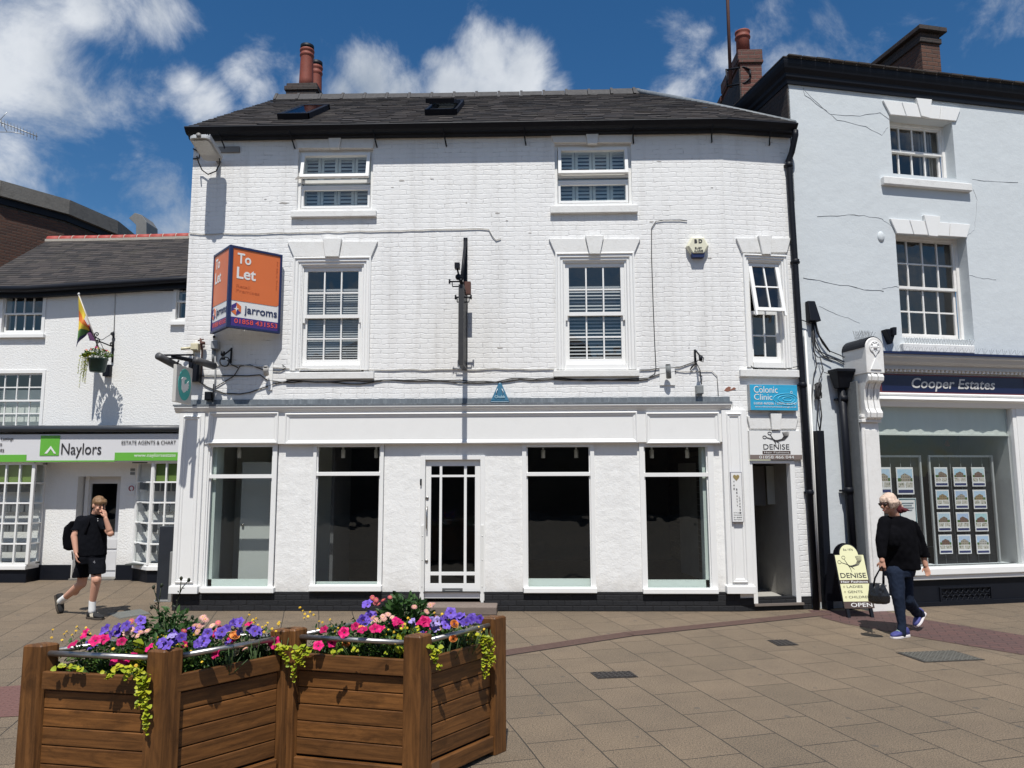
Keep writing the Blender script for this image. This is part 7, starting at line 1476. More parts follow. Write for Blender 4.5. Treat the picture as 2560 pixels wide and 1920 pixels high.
trailing('yellow leaves spilling over the front board and down the corner post, left planter',[[at(x,y,-6.40)+np.array([0,0,.0]) for x,y in pix] for pix in ([(300,1668),(285,1680),(270,1696)],[(310,1670),(320,1690),(312,1700)],[(330,1672),(345,1690),(340,1704)],[(262,1678),(280,1690),(268,1698)],[(350,1690),(352,1720),(347,1750),(343,1775)],[(365,1680),(368,1710),(352,1745),(350,1770)],[(370,1690),(367,1740),(372,1770),(362,1800),(368,1825)],[(352,1700),(362,1750),(372,1790),(366,1815),(368,1840)],[(300,1660),(340,1672),(360,1680)],[(345,1685),(358,1700),(370,1720)])])
trailing('short yellow leafy tufts along the front top board, left planter',[[at(x,y,-6.33) for x,y in pix] for pix in ([(158,1662),(175,1668),(185,1672)],[(180,1664),(200,1670),(210,1673)],[(198,1670),(197,1680)],[(130,1668),(136,1670)])])
# right planter ---------------------------------------------------
plant('leafy dark green dahlia clump standing above the right planter',at(1012,1525,-5.38)[:2],.22,.38,1500,LG_D,[('rose',[(931,1494),(940,1500),(946,1510),(958,1500),(938,1508),(975,1493)],1.25),('pink',[(1036,1517),(1076,1513),(1082,1510),(1067,1529)],1.25)],L_=.06,w_=.028,name='dahlia_plant')
plant('yellow daisies at the left corner of the right planter',inP(Q2,.13,.38),.17,.21,320,LG_P,[('yellow',[(750,1519),(757,1527),(762,1535),(770,1541),(784,1537),(794,1573),(828,1566),(831,1574),(838,1578),(798,1553),(806,1556),(825,1549),(775,1530),(760,1545),(813,1579),(845,1570),(856,1566)],1.2)],L_=.022,w_=.010)
plant('magenta petunia in the front of the right planter',inP(Q2,.40,.14),.18,.17,260,LG_M,[('magenta',[(810,1574),(860,1581),(888,1566),(907,1575),(952,1573),(993,1556),(937,1571),(796,1614),(830,1606)],1.35)],L_=.03)
plant('apricot begonia at the front rail of the right planter',inP(Q2,.40,.20),.12,.15,120,LG_M,[('orange',[(903,1569),(865,1609)],1.35)],L_=.035,w_=.028)
plant('violet petunia left of the dark clump, right planter',inP(Q2,.24,.62),.15,.22,240,LG_M,[('violet',[(918,1510),(908,1550),(924,1541),(930,1536),(900,1556),(914,1556)],1.45)],L_=.03)
plant('pale pink daisies in front of the dark clump, right planter',inP(Q2,.42,.42),.15,.20,200,LG_M,[('pink',[(932,1545),(957,1542),(970,1536),(939,1551),(960,1547),(980,1544)],1.3),('cream',[(932,1556),(949,1553)],.7)],L_=.03)
plant('magenta petunias right of centre in the right planter',inP(Q2,.72,.40),.15,.19,220,LG_M,[('magenta',[(992,1552),(1060,1553),(1068,1557),(998,1563),(1052,1557)],1.4),('lavender',[(1030,1552),(1034,1562)],1.)],L_=.03)
plant('violet petunia mound along the right rail, right planter',inP(Q2,1.0,.58),.20,.22,360,LG_M,[('violet',[(1110,1544),(1125,1537),(1148,1545),(1152,1540),(1177,1549),(1181,1545),(1199,1548),(1115,1562),(1135,1552),(1127,1532),(1165,1555),(1105,1553)],1.35),('lavender',[(1093,1553),(1085,1565),(1090,1572),(1158,1560),(1077,1552)],1.2)],L_=.03)
plant('apricot begonia at the right rail of the right planter',inP(Q2,1.0,.30),.11,.15,120,LG_D,[('orange',[(1136,1559),(1133,1596)],1.45)],L_=.035,w_=.025)
plant('lime leaf vine behind the front post of the right planter',at(1030,1582,-5.74)[:2],.12,.25,60,LG_Y,[],L_=.075,w_=.05,name='lime_leaf_plant')
plant('tiny yellow daisies along the front rail of the right planter',inP(Q2,.66,.12),.18,.16,360,LG_P,[('yellow',[(976,1611),(989,1608),(1013,1610),(960,1572),(971,1574),(1003,1571),(985,1580),(1018,1570),(1086,1532),(1105,1535),(1020,1545),(1012,1560)],1.2)],L_=.022,w_=.010)
plant('small yellow daisies at the far right corner, right planter',inP(Q2,1.02,.86),.12,.17,200,LG_P,[('yellow',[(1197,1567),(1190,1575),(1210,1573),(1203,1580),(1180,1580)],1.1)],L_=.022,w_=.010)
plant('green filler foliage under the front rail of the right planter',inP(Q2,.45,.10),.32,.15,1000,LG_M,[],L_=.03,quad=(.05,.97,.06,.35))
plant('green filler foliage under the right rail of the right planter',inP(Q2,.95,.45),.28,.16,900,LG_M,[],L_=.03,quad=(.68,.95,.05,.96))
plant('low green foliage carpeting the back of right planter',inP(Q2,.5,.70),.36,.22,2400,LG_D,[('yellow',30,1.1),('pink',12,1.),('magenta',5,1.1),('violet',6,1.1),('rose',5,1.)],L_=.034,quad=(.05,.95,.08,.95))
trailing('yellow leaved creeper hanging over the left post of the right planter',[[at(x,y,-5.86) for x,y in pix] for pix in ([(705,1618),(715,1640),(722,1660),(738,1680)],[(715,1616),(735,1640),(748,1655),(762,1668)],[(745,1615),(750,1640),(742,1665),(734,1690)],[(760,1610),(750,1625),(735,1650)],[(690,1610),(705,1630),(718,1650)],[(775,1625),(760,1640),(755,1660)],[(700,1614),(745,1620),(790,1618)],[(738,1670),(735,1690),(733,1703)])])
trailing('lime tufts over the front board, right planter',[[at(x,y,-5.98) for x,y in pix] for pix in ([(836,1625),(845,1632),(835,1640)],[(850,1622),(858,1628)],[(960,1632),(968,1636)],[(880,1622),(900,1628)])])
trailing('yellow creeper strand right of the front post, right planter',[[at(x,y,-5.93) for x,y in pix] for pix in ([(1082,1618),(1084,1640),(1092,1655),(1100,1672)],[(1095,1618),(1092,1640),(1088,1655)],[(1078,1612),(1080,1630),(1083,1648)],[(1088,1650),(1098,1665),(1103,1676)])])
trailing('large yellow creeper spilling over the far right corner, right planter',[[at(x,y,-5.50) for x,y in pix] for pix in ([(1185,1590),(1200,1600),(1215,1625),(1222,1650),(1219,1690)],[(1200,1585),(1220,1605),(1232,1630),(1236,1660)],[(1215,1590),(1228,1600),(1238,1618)],[(1170,1590),(1176,1605),(1180,1620)],[(1205,1600),(1212,1640),(1208,1670),(1212,1695)],[(1225,1600),(1226,1640),(1230,1665)],[(1180,1585),(1210,1592),(1230,1596)],[(1205,1590),(1215,1610),(1225,1630)])])
# basket plants
cb_=px3L(243,893,-.5)
plant('red geraniums and yellow flowers filling the hanging basket',cb_[:2],.24,.20,420,LG_M,[('rose',6,1.5),('yellow',12,1.6),('magenta',3,1.1)],L_=.04,w_=.025,name='basket_flowers',grp=None,bz=float(cb_[2])-.03)
ST=[]
for k_ in range(9):
    a=rg.uniform(-.18,.02); ST.append([cb_+np.array([a,-.12,.06]),cb_+np.array([a-.08,-.16,.0]),cb_+np.array([a-.10,-.16,-.2]),cb_+np.array([a-.12+rg.uniform(-.03,.03),-.15,-rg.uniform(.3,.62)])])
tt_=trailing('pale yellow creeper trailing from left side of the hanging basket',ST); del tt_['group']
# ================================================================= people
from mathutils import noise as mnoise
def V3(*a): return np.array(a,float)
def remesh(mb,name,mt,parent,vox=.010,sm=3,wr=0,ws=9,seed=0):
    o=mb.build(name,mt,None,loc=(0,0,0)); m=o.modifiers.new('r','REMESH'); m.mode='VOXEL'; m.voxel_size=vox; m.use_smooth_shade=True
    s_=o.modifiers.new('s','SMOOTH'); s_.iterations=sm; s_.factor=.5
    me=bpy.data.meshes.new_from_object(o.evaluated_get(bpy.context.evaluated_depsgraph_get())); me.name=name
    base=LOC[parent]
    n=len(me.vertices); co=np.empty(n*3); me.vertices.foreach_get('co',co); co=co.reshape(-1,3)
    if wr:
        no=np.empty(n*3); me.vertices.foreach_get('normal',no); no=no.reshape(-1,3)
        a=np.array([mnoise.noise(Vector((c[0]*ws+seed,c[1]*ws,c[2]*ws*.45)))*1.0+.5*mnoise.noise(Vector((c[0]*ws*2.6,c[1]*ws*2.6+seed,c[2]*ws*1.6))) for c in co]); co=co+no*(a*wr)[:,None]
    me.vertices.foreach_set('co',(co-base).ravel()); me.polygons.foreach_set('use_smooth',[True]*len(me.polygons)); me.update()
    if not me.materials: me.materials.append(mt)
    old=o.data; col.objects.unlink(o); bpy.data.objects.remove(o); bpy.data.meshes.remove(old)
    q=bpy.data.objects.new(name,me); col.objects.link(q); q.parent=parent; LOC[q]=base; return q
def loft(mb,rings,n=20):
    """rings: (centre, side vector, half width, half depth, [up axis])"""
    vs=[];fs=[]
    for i,r in enumerate(rings):
        c,s_,hw,hd=r[:4]; s_=s_/np.linalg.norm(s_); up=r[4] if len(r)>4 else V3(0,0,1); f=np.cross(up,s_); f/=np.linalg.norm(f)
        for j in range(n):
            a=2*math.pi*j/n; ca,sa=math.cos(a),math.sin(a); vs.append(c+s_*hw*np.sign(ca)*abs(ca)**.85+f*hd*np.sign(sa)*abs(sa)**.85)
    k=len(rings)
    for i in range(k-1):
        for j in range(n): fs.append((i*n+j,i*n+(j+1)%n,(i+1)*n+(j+1)%n,(i+1)*n+j))
    fs+=[list(range(n-1,-1,-1)),list(range((k-1)*n,k*n))]; mb.add(vs,fs,True)
def limb(mb,pts,rs):
    P=[];r_=[]
    for i in range(len(pts)-1):
        for k in range(4): f=k/4; P.append(pts[i]*(1-f)+pts[i+1]*f); r_.append(rs[i]*(1-f)+rs[i+1]*f)
    P.append(pts[-1]); r_.append(rs[-1]); mb.tube(P,r_,14)
    for p,r in zip(pts,rs): mb.ell(p,(r,r,r),12,8)
def hand(mb,wr,d,n,thumb,curl=.5,sz=1.):
    """palm along d from the wrist, palm normal n, thumb side vector"""
    d=d/np.linalg.norm(d); n=n/np.linalg.norm(n); s_=np.cross(d,n); s_/=np.linalg.norm(s_); s_=s_*(1 if s_@thumb>0 else -1)
    pc=wr+d*.05*sz; loft(mb,[(wr-d*.01,s_,.026*sz,.018*sz,d),(wr+d*.03*sz,s_,.036*sz,.017*sz,d),(wr+d*.075*sz,s_,.042*sz,.014*sz,d),(wr+d*.088*sz,s_,.040*sz,.011*sz,d)],12)
    for i,(o,L_) in enumerate(((.031,.068),(.010,.078),(-.011,.072),(-.031,.056))):
        p=wr+d*.085*sz+s_*o*sz; dd=d.copy(); P=[p-d*.02*sz]; rr=[.0095*sz]
        for k in range(3):
            a=curl*(.55+.25*k+.05*i); dd=dd*math.cos(a)+n*math.sin(a); dd/=np.linalg.norm(dd); P.append(P[-1]+dd*L_*sz*(.42,.32,.26)[k]+(d*.02*sz if k==0 else 0)); rr.append((.0088,.008,.0065)[k]*sz)
        mb.tube(P,rr,8); [mb.ell(q,(r,r,r),8,6) for q,r in zip(P,rr)]
    p=wr+d*.025*sz+s_*.028*sz; t1=p+(d*.6+s_*.7+n*.2)*.035*sz; t2=t1+(d*.85+s_*.25+n*.45)*.03*sz; mb.tube([p,t1,t2],[.013*sz,.011*sz,.008*sz],8); [mb.ell(q,(r,r,r),8,6) for q,r in ((p,.013*sz),(t1,.011*sz),(t2,.008*sz))]
def head(mb,c,f,up,w_=.075,dp=.092,h_=.115):
    f=f/np.linalg.norm(f); up=up/np.linalg.norm(up); s_=np.cross(f,up); s_/=np.linalg.norm(s_); R3=Matrix((tuple(s_),tuple(f),tuple(up))).transposed()
    mb.ell(c+up*.02,(w_,dp,h_*.86),18,12,rot=R3); mb.ell(c+f*.028-up*.045,(w_*.78,dp*.70,h_*.62),16,10,rot=R3); mb.ell(c+f*.058-up*.092,(.028,.024,.020),10,8,rot=R3)
    mb.tube([c+f*.088+up*.012,c+f*.112-up*.018,c+f*.100-up*.034],[.009,.014,.013],8); mb.ell(c+f*.106-up*.028,(.016,.013,.010),8,6,rot=R3)
    mb.ell(c+f*.082+up*.028,(.055,.014,.010),10,6,rot=R3)
    for sg in (-1,1):
        mb.ell(c+s_*sg*(w_+.002)-f*.005-up*.005,(.010,.020,.032),10,8,rot=R3); mb.ell(c+f*.07+s_*sg*.038-up*.028,(.024,.022,.022),8,6,rot=R3)
    mb.ell(c+f*.092-up*.062,(.024,.012,.006),8,6,rot=R3); mb.ell(c+f*.090-up*.073,(.020,.012,.007),8,6,rot=R3)
    return s_,R3
def face_parts(c,f,up,s_,R3,par,brow,lip):
    mb=MB()
    for sg in (-1,1): mb.ell(c+f*.087+s_*sg*.032+up*.004,(.014,.007,.007),10,6,rot=R3)
    mb.build('eye',simple('eye white',(.35,.33,.31),.4),par); mb=MB()
    for sg in (-1,1): mb.ell(c+f*.093+s_*sg*.032+up*.004,(.006,.004,.006),8,6,rot=R3); mb.ell(c+f*.092+s_*sg*.033+up*.024,(.018,.006,.004),8,6,rot=R3)
    mb.build('brow',brow,par); mb=MB(); mb.ell(c+f*.099-up*.0665,(.022,.006,.006),10,6,rot=R3); mb.build('lips',lip,par)
def shoe(par,heel,fd,up,L_,wd,mu,ms,stripes=None,lace=None,h_=.095):
    fd=fd/np.linalg.norm(fd); s_=np.cross(fd,up); s_/=np.linalg.norm(s_); up=np.cross(s_,fd); mb=MB()
    pf=((-.01,.62,.55),(.04,.74,.95),(.15,.80,1.0),(.30,.80,.98),(.42,.84,.80),(.55,.94,.64),(.70,1.0,.54),(.84,.92,.46),(.94,.70,.38),(1.0,.35,.25))
    loft(mb,[(heel+fd*L_*t+up*(.018+h_*hh*.5),s_,wd*w_*.5,h_*hh*.5,fd) for t,w_,hh in pf],16); u_=remesh(mb,'shoe',mu,par,.006,3)
    mb=MB(); 
    P=[(t,w_) for t,w_,_ in pf]; poly=[heel+fd*L_*t+s_*wd*(w_*.5+.04) for t,w_ in P]+[heel+fd*L_*t-s_*wd*(w_*.5+.04) for t,w_ in reversed(P)]; n=len(poly)
    th=.024; vs=[p+up*0 for p in poly]+[p+up*(th if i not in (0,1,n-1,n-2) else th*1.25) for i,p in enumerate(poly)]; mb.add(vs,[list(range(n-1,-1,-1)),list(range(n,2*n))]+[(i,(i+1)%n,(i+1)%n+n,i+n) for i in range(n)]); mb.build('shoe_sole',ms,u_ if False else par,bevel=.004)
    if stripes:
        for k in range(3):
            mb=MB()
            for sg in (-1,1):
                a=heel+fd*L_*(.40+.075*k); mb.tube([a+s_*sg*wd*.475+up*.030,a-fd*.020+s_*sg*wd*.445+up*.056,a-fd*.032+s_*sg*wd*.33+up*.080],[.0065,.006,.005],6)
            mb.build('shoe_stripe',stripes,par)
    if lace:
        mb=MB()
        for k in range(5): a=heel+fd*L_*(.42+.055*k)+up*(.018+h_*(.86-.09*k)); mb.tube([a-s_*.022,a+up*.004,a+s_*.022+fd*.008],.0035,5)
        mb.tube([heel+fd*L_*.40+up*(h_*.98),heel+fd*L_*.36+s_*.03+up*h_*.85],.003,5); mb.build('shoe_lace',lace,par)
SKIN=simple('fair skin',(.56,.30,.21),.55,var=.10,vs=14,bump=.0006,bs=120,spec=.35); SKIN2=simple('tanned skin',(.50,.27,.19),.55,var=.10,vs=14,bump=.0006,bs=120,spec=.35)
CLO=simple('black cotton',(.006,.0065,.009),.95,var=.35,vs=9,bump=.0012,bs=90,spec=.06); CLO2=simple('black knit',(.0045,.0045,.006),.98,var=.35,vs=9,bump=.0015,bs=120,spec=.05); DEN=simple('dark denim',(.010,.017,.036),.85,var=.4,vs=9,bump=.001,bs=160,spec=.2)
HAIRB=simple('light brown hair',(.19,.105,.048),.6,var=.45,vs=60,bump=.004,bs=120,strch=(1,1,.3)); HAIRW=simple('blonde hair',(.58,.43,.34),.55,var=.22,vs=60,bump=.004,bs=120,strch=(1,1,.3)); HAIRR=simple('dark red hair tips',(.10,.012,.016),.55,var=.4,vs=60,bump=.004,bs=120)
SOCK=simple('white sock',(.72,.72,.71),.9,bump=.001,bs=120); SUEDE=simple('black suede',(.014,.014,.015),.85,bump=.001,bs=120); GUM=simple('dark gum sole',(.05,.038,.028),.7); STRP=simple('cream stripe',(.55,.50,.40),.6)
# ---------------------------------------------------------------- man on the phone
ym=-.45
def m_(x,y,dy=0.): return onY(x,y,ym+dy)
gx=m_(225,1540)
MAN=thing('person','young man in black polo and shorts walking past left shop with phone at ear','person',(gx[0],ym,0))
fm=V3(.78,-.62,-.10); fm/=np.linalg.norm(fm); sm_=V3(.60,.80,0)   # facing, and his left side
side=V3(.80,.60,0)
hc=m_(247.5,1264,-.03); ufm=V3(.10,-.02,1)
b=MB(); hs,R3=head(b,hc,V3(.80,-.58,-.16),ufm,w_=.073,dp=.088,h_=.112)
limb(b,[m_(236,1294,.02),m_(243,1276,-.02)],[.058,.055])
loft(b,[(m_(236,1292),side,.09,.06),(m_(230,1303),side,.15,.08),(m_(229,1335),side,.15,.09),(m_(229,1378),side,.14,.09),(m_(228,1404),side,.13,.08)])
RA=[m_(200,1306,-.10),m_(185.5,1341,-.16),m_(190,1381,-.20)]; limb(b,RA,[.052,.043,.029])
hand(b,RA[2],m_(190.5,1402,-.21)-RA[2],V3(.8,.6,0),V3(.6,-.8,0),.55,1.0)
LA=[m_(259,1308,-.02),m_(276,1334,-.13),m_(264,1296,-.17)]; limb(b,LA,[.052,.043,.027])
hand(b,LA[2],m_(261,1277,-.15)-LA[2],V3(-.9,.2,.1),V3(-.2,-.9,.1),.42,.92)
FLg=[m_(238,1402,-.02),m_(241,1450,-.20),m_(231,1505,-.16),m_(230.5,1524,-.16)]; limb(b,FLg,[.070,.062,.040,.038])
b.ell(m_(241,1450,-.24),(.045,.035,.05),10,8); b.ell(m_(236,1475,-.13),(.052,.055,.10),12,8)
BLg=[m_(214,1400,.02),m_(204,1459,.02),m_(165,1492,.20),m_(155,1500,.24)]; limb(b,BLg,[.072,.064,.043,.038]); b.ell(m_(188,1475,.12),(.060,.055,.075),12,8)
body=remesh(b,'body',SKIN,MAN,.0052,2)
fh=V3(.80,-.58,-.16); fh/=np.linalg.norm(fh)
face_parts(hc,fh,ufm/np.linalg.norm(ufm),hs,R3,MAN,HAIRB,simple('lips',(.42,.13,.11),.5))
# hair: cap with a ragged fringe
b=MB(); up_=ufm/np.linalg.norm(ufm); b.ell(hc+up_*.045-fh*.018,(.083,.094,.088),18,12,rot=R3); b.ell(hc-fh*.045+up_*.0,(.070,.055,.07),14,10,rot=R3)
for k in range(26):
    a=-1.25+2.5*k/25; p=hc+up_*.085+(fh*math.cos(a)*.070+hs*math.sin(a)*.066); q=hc+up_*(.034+.012*math.sin(k*2.3))+(fh*math.cos(a)*.100+hs*math.sin(a)*.083); b.tube([p,(p+q)/2+fh*.012,q],[.015,.013,.005],6)
remesh(b,'hair',HAIRB,MAN,.006,1,wr=.006,ws=45)
# polo shirt
b=MB(); loft(b,[(m_(240,1287,.0),side,.070,.062),(m_(237,1291),side,.12,.085),(m_(231,1300),side,.195,.112),(m_(229,1320),side,.198,.130),(m_(228.5,1345),side,.192,.145),(m_(228.5,1370),side,.190,.152),(m_(229,1388),side,.186,.148)])
limb(b,[m_(203,1303,-.07),m_(196,1318,-.11)],[.078,.068]); loft(b,[(m_(197,1316,-.11),V3(.9,.3,0),.068,.066),(m_(190.5,1325,-.135),V3(.9,.3,.0),.072,.068)])
limb(b,[m_(254,1303,.0),m_(263,1319,-.07)],[.072,.062]); loft(b,[(m_(262,1316,-.06),V3(.9,.3,0),.062,.060),(m_(267,1323,-.085),V3(.9,.3,.0),.064,.060)])
remesh(b,'polo_shirt',CLO,MAN,.008,3,wr=.008,ws=11)
b=MB(); pts=[]
for k in range(15): a=R(-150+k*20); pts.append(m_(241,1285.5,-.01)+fh*V3(1,1,0)*.066*math.cos(a)+side*.064*math.sin(a)-V3(0,0,.018)*math.cos(a))
b.tube(pts,.013,8); remesh(b,'collar',CLO,MAN,.006,1)
b=MB(); 
for yy in (1297,1302): b.ell(m_(244.5,yy,-.165),(.006,.005,.006),8,6)
b.build('button',SOCK,MAN)
# shorts
b=MB(); loft(b,[(m_(229,1380),side,.178,.140),(m_(227,1396),side,.188,.145),(m_(226,1408),side,.185,.140)])
loft(b,[(m_(242,1396,-.06),side,.10,.11),(m_(243,1415,-.11),side,.105,.11),(m_(243.5,1434,-.15),side,.102,.105)]); loft(b,[(m_(214,1396,.0),side,.10,.12),(m_(207,1420,.0),side,.103,.115),(m_(201,1443,.0),side,.102,.11)])
remesh(b,'shorts',CLO,MAN,.008,3,wr=.009,ws=12,seed=3)
b=MB(); 
for dx in (0,3): b.tube([m_(233+dx,1401,-.17),m_(234+dx,1406,-.19),m_(233.5+dx,1413,-.20)],.0035,5)
b.build('drawstring',simple('grey cord',(.25,.25,.27),.7),MAN)
# socks and shoes
b=MB(); limb(b,[m_(231,1503,-.16),m_(230,1527,-.16)],[.044,.046]); remesh(b,'sock',SOCK,MAN,.006,2); b=MB(); limb(b,[m_(164,1493,.20),m_(152,1503,.25)],[.046,.048]); remesh(b,'sock',SOCK,MAN,.006,2)
hl=m_(221,1540,-.12); hl[2]=0.0; shoe(MAN,hl,V3(.92,-.38,0),V3(0,0,1),.285,.105,SUEDE,GUM,STRP)
tl=m_(150,1541,.22); hl2=m_(140,1489,.30); shoe(MAN,hl2,tl-hl2,V3(.93,-.2,.15),.275,.10,SUEDE,GUM,STRP)
PH=thing('mobile_phone','black phone held to the ear of the young man','phone',m_(259,1274,-.12)); c=m_(258.5,1273,-.115); mb=MB(); mb.obox(c,(V3(-.15,0,1),V3(.55,-.83,0),V3(.83,.55,0)),(.145,.070,.009)); mb.build('phone_body',BLACK,PH,bevel=.004); mb=MB(); mb.obox(c+V3(.83,.55,0)*.006,(V3(-.15,0,1),V3(.55,-.83,0),V3(.83,.55,0)),(.02,.02,.004)); mb.build('camera_bump',GREYP,PH)
BP=thing('backpack','black backpack worn on the back of the young man','backpack',m_(178,1360,.16)); b=MB(); bd=V3(.55,.83,0); loft(b,[(m_(190,1375,.15),side,.11,.06),(m_(188,1370,.16),side,.145,.09),(m_(187,1345,.17),side,.15,.10),(m_(190,1318,.15),side,.14,.085),(m_(196,1302,.12),side,.10,.06)]); b.ell(m_(172,1356,.12),(.08,.07,.10),12,8); remesh(b,'bag_body',CLO2,BP,.009,3,wr=.008)
b=MB(); b.tube([m_(205,1293,.05),m_(215,1291,-.02),m_(222,1303,-.14),m_(214,1330,-.165),m_(203,1352,-.10)],.012,6); b.build('strap',CLO2,BP); b=MB(); b.tube([m_(180,1378,.1),m_(182,1400,.1)],.008,5); b.build('strap',CLO2,BP)
# ---------------------------------------------------------------- woman with the handbag
yw=-1.50
def w_(x,y,dy=0.): return onY(x,y,yw+dy)
gx=w_(2262,1585)
WO=thing('person','woman with red tipped blonde bob in black jumper and jeans walking left','person',(gx[0],yw,0))
sd=V3(.55,-.83,0); fw_=V3(-.90,-.42,-.14); fw_/=np.linalg.norm(fw_); upw=V3(-.10,-.04,1); upw/=np.linalg.norm(upw)
sdw=V3(.86,-.50,0)
hc=w_(2221.5,1259,-.04); b=MB(); hs,R3=head(b,hc,fw_,upw,w_=.072,dp=.088,h_=.112)
limb(b,[w_(2240,1296,.03),w_(2228,1275,-.02)],[.060,.056])
loft(b,[(w_(2240,1294),sdw,.08,.06),(w_(2242,1306),sdw,.14,.08),(w_(2244,1350),sdw,.18,.14),(w_(2250,1400),sdw,.17,.14),(w_(2250,1425),sdw,.16,.13)])
RAw=[w_(2272,1314,.02),w_(2302,1362,.06),w_(2314,1414,.02)]; limb(b,RAw,[.045,.042,.030]); hand(b,RAw[2],w_(2321,1436,-.02)-RAw[2],V3(-.5,-.6,0),V3(-.8,.2,.1),.30,.84)
LAw=[w_(2216,1314,-.09),w_(2201,1358,-.20),w_(2205,1402,-.25)]; limb(b,LAw,[.045,.040,.029]); hand(b,LAw[2],w_(2206,1420,-.26)-LAw[2],V3(.5,.8,0),V3(-.8,-.3,0),.95,.95)
limb(b,[w_(2254,1560,-.15),w_(2255,1585,-.17)],[.03,.03]); limb(b,[w_(2290,1530,.25),w_(2300,1538,.30)],[.03,.03])
remesh(b,'body',SKIN2,WO,.0052,2)
mb=MB(); mb.ell(hc+fw_*.099-upw*.0665,(.022,.006,.006),10,6,rot=R3); mb.build('lips',simple('lips',(.42,.13,.11),.5),WO)
# sunglasses
GLS=thing('sunglasses','dark sunglasses with patterned arms worn by the woman','sunglasses',hc)
mb=MB()
for sg in (-1,1): mb.ell(hc+fw_*.099+hs*sg*.032+upw*.006,(.030,.006,.022),14,8,rot=R3)
mb.build('lens',simple('dark lens',(.01,.008,.008),.12),GLS); mb=MB(); mb.tube([hc+fw_*.103-hs*.06+upw*.014,hc+fw_*.108+upw*.010,hc+fw_*.103+hs*.06+upw*.014],.005,6)
for sg in (-1,1): mb.tube([hc+fw_*.100+hs*sg*.062+upw*.014,hc+fw_*.04+hs*sg*.082+upw*.012,hc-fw_*.02+hs*sg*.084+upw*.006],.004,6)
mb.build('glasses_frame',simple('dark red brown frame',(.06,.02,.018),.35),GLS)
# hair
b=MB(); b.ell(hc+upw*.040-fw_*.014,(.086,.098,.092),18,12,rot=R3); b.ell(hc-fw_*.055-upw*.010,(.078,.060,.080),14,10,rot=R3)
for k in range(14): a=-.9+1.8*k/13; p=hc+upw*.10+fw_*.03*math.cos(a)+hs*.05*math.sin(a); q=hc+upw*(.030+.006*math.sin(k*3))+fw_*math.cos(a)*.104+hs*math.sin(a)*.088; b.tube([p,(p+q)/2+fw_*.018,q],[.018,.015,.006],6)
for k in range(12):
    t=k/11; p=hc-fw_*(.02+.06*t)+upw*(.07-.05*t)+sdw*0+hs*(-.05+.1*rg.rand()); q=w_(2243+14*t,1262+8*t,.0)+rg.normal(size=3)*.008; b.tube([p,(p+q)/2+upw*.02,q],[.028,.024,.014],7)

for k in range(10):
    t=k/9; p=hc+upw*(.085-.03*t)-fw_*(.10*t-.045)+V3(.1,-.9,0)*.055; q=hc-upw*(.055-.02*t)-fw_*(.115*t-.030)+V3(.1,-.95,0)*.082; b.tube([p,(p+q)/2+V3(.05,-.9,0)*.028,q],[.026,.024,.012],8)
remesh(b,'hair',HAIRW,WO,.007,2,wr=.006,ws=40)
b=MB()
for k in range(16):
    t=k/15; p=w_(2238+10*t,1262+7*t,-.02+.06*rg.rand()); q=w_(2252+19*t+3*rg.rand(),1282-8*t+3*rg.rand(),-.02+.05*rg.rand()); b.tube([p,(p+q)/2-V3(0,0,.006),q],[.026,.022,.007],7)
for k in range(6): b.tube([w_(2238+k,1262,-.03),w_(2238+2*k,1275,-.03),w_(2241+2.4*k,1283,-.02)],[.022,.02,.008],7)
remesh(b,'red_hair_tips',HAIRR,WO,.007,2,wr=.006,ws=40)
# jumper with batwing sleeves
b=MB(); loft(b,[(w_(2239,1291),sdw,.085,.070),(w_(2240,1294),sdw,.13,.09),(w_(2242,1300),sdw,.185,.115),(w_(2241,1320),sdw,.205,.15),(w_(2240,1342),sdw,.215,.185),(w_(2245,1372),sdw,.215,.185),(w_(2251,1400),sdw,.212,.175),(w_(2253.5,1422),sdw,.215,.168)])
b.ell(w_(2216,1338,-.08),(.10,.10,.13),14,10); b.ell(w_(2232,1345,-.12),(.12,.09,.15),14,10)
loft(b,[(w_(2272,1304,.0),sdw,.085,.09),(w_(2284,1330,.03),sdw,.10,.09),(w_(2296,1362,.05),sdw,.10,.085),(w_(2309,1394,.05),sdw,.082,.07)]); loft(b,[(w_(2258,1325,.0),sdw,.12,.09),(w_(2270,1360,.02),sdw,.13,.09),(w_(2280,1388,.03),sdw,.11,.07)])
limb(b,[w_(2212,1305,-.10),w_(2204,1350,-.19),w_(2205,1388,-.23)],[.078,.068,.050])
remesh(b,'jumper',CLO2,WO,.009,4,wr=.013,ws=9)
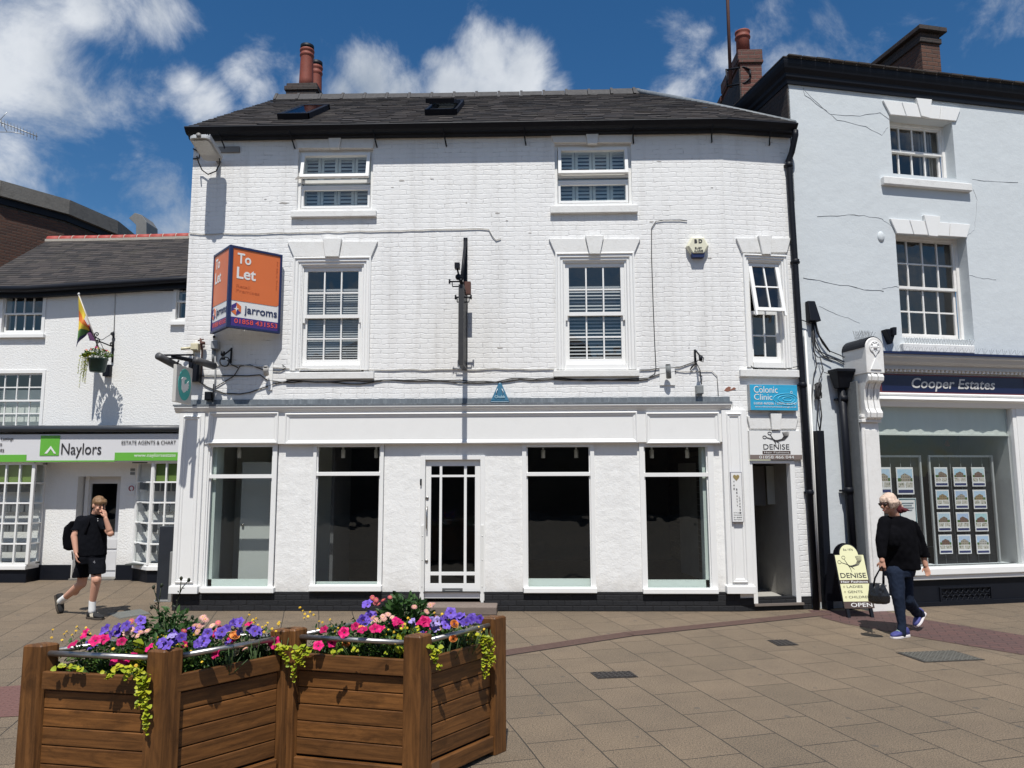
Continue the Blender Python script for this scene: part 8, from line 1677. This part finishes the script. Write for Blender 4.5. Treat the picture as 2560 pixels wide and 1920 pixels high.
# jeans
b=MB(); loft(b,[(w_(2250,1408),sdw,.175,.14),(w_(2248,1428),sdw,.175,.15),(w_(2247,1440),sdw,.165,.14)])
limb(b,[w_(2238,1432,-.07),w_(2246,1495,-.13),w_(2254,1560,-.15),w_(2255,1583,-.16)],[.100,.072,.048,.050]); b.ell(w_(2250,1518,-.12),(.060,.064,.12),12,8)
limb(b,[w_(2260,1432,.05),w_(2268,1500,.05),w_(2290,1530,.24),w_(2300,1537,.30)],[.100,.076,.058,.056]); b.ell(w_(2276,1512,.15),(.07,.07,.08),12,8)
remesh(b,'jeans',DEN,WO,.008,3,wr=.007,ws=16,seed=5)
RUNB=simple('purple blue running shoe',(.045,.05,.20),.7,var=.5,vs=22); RUNS=simple('white foam sole',(.66,.62,.62),.6); LACE=simple('pale green lace',(.45,.62,.50),.7)
hl=w_(2270,1597,-.10); hl[2]=0; shoe(WO,hl,V3(-.90,-.44,0),V3(0,0,1),.27,.10,RUNB,RUNS,None,LACE,h_=.10)
hl=w_(2311,1536,.34); tl=w_(2289,1575,.16); shoe(WO,hl,tl-hl,V3(-.86,-.30,.30),.265,.10,RUNB,RUNS,None,LACE,h_=.10)
HBg=thing('handbag','shiny black handbag hanging from the hand of the woman','handbag',w_(2198,1508,-.26))
b=MB(); yb_=-.27; loft(b,[(w_(2199,1509,yb_),sdw,.07,.05),(w_(2198,1503,yb_),sdw,.115,.075),(w_(2197,1488,yb_),sdw,.118,.08),(w_(2194,1470,yb_),sdw,.095,.06),(w_(2192,1458,yb_),sdw,.075,.03)]); remesh(b,'bag_body',simple('glossy black leather',(.012,.012,.013),.28,var=.3,vs=12,bump=.003,bs=30),HBg,.008,3,wr=.008,ws=14)
for dy,(x0,x1) in ((-.03,(2184,2206)),(.03,(2183,2209))):
    b=MB(); b.tube([w_(x0,1465,yb_+dy),w_(x0+4,1445,yb_+dy),w_(2200,1422,yb_+dy*.4),w_(2205,1416,yb_+dy*.2),w_(2208,1424,yb_+dy*.4),w_(x1+1,1445,yb_+dy),w_(x1+1,1463,yb_+dy)],.008,6); b.build('bag_handle',CLO,HBg)
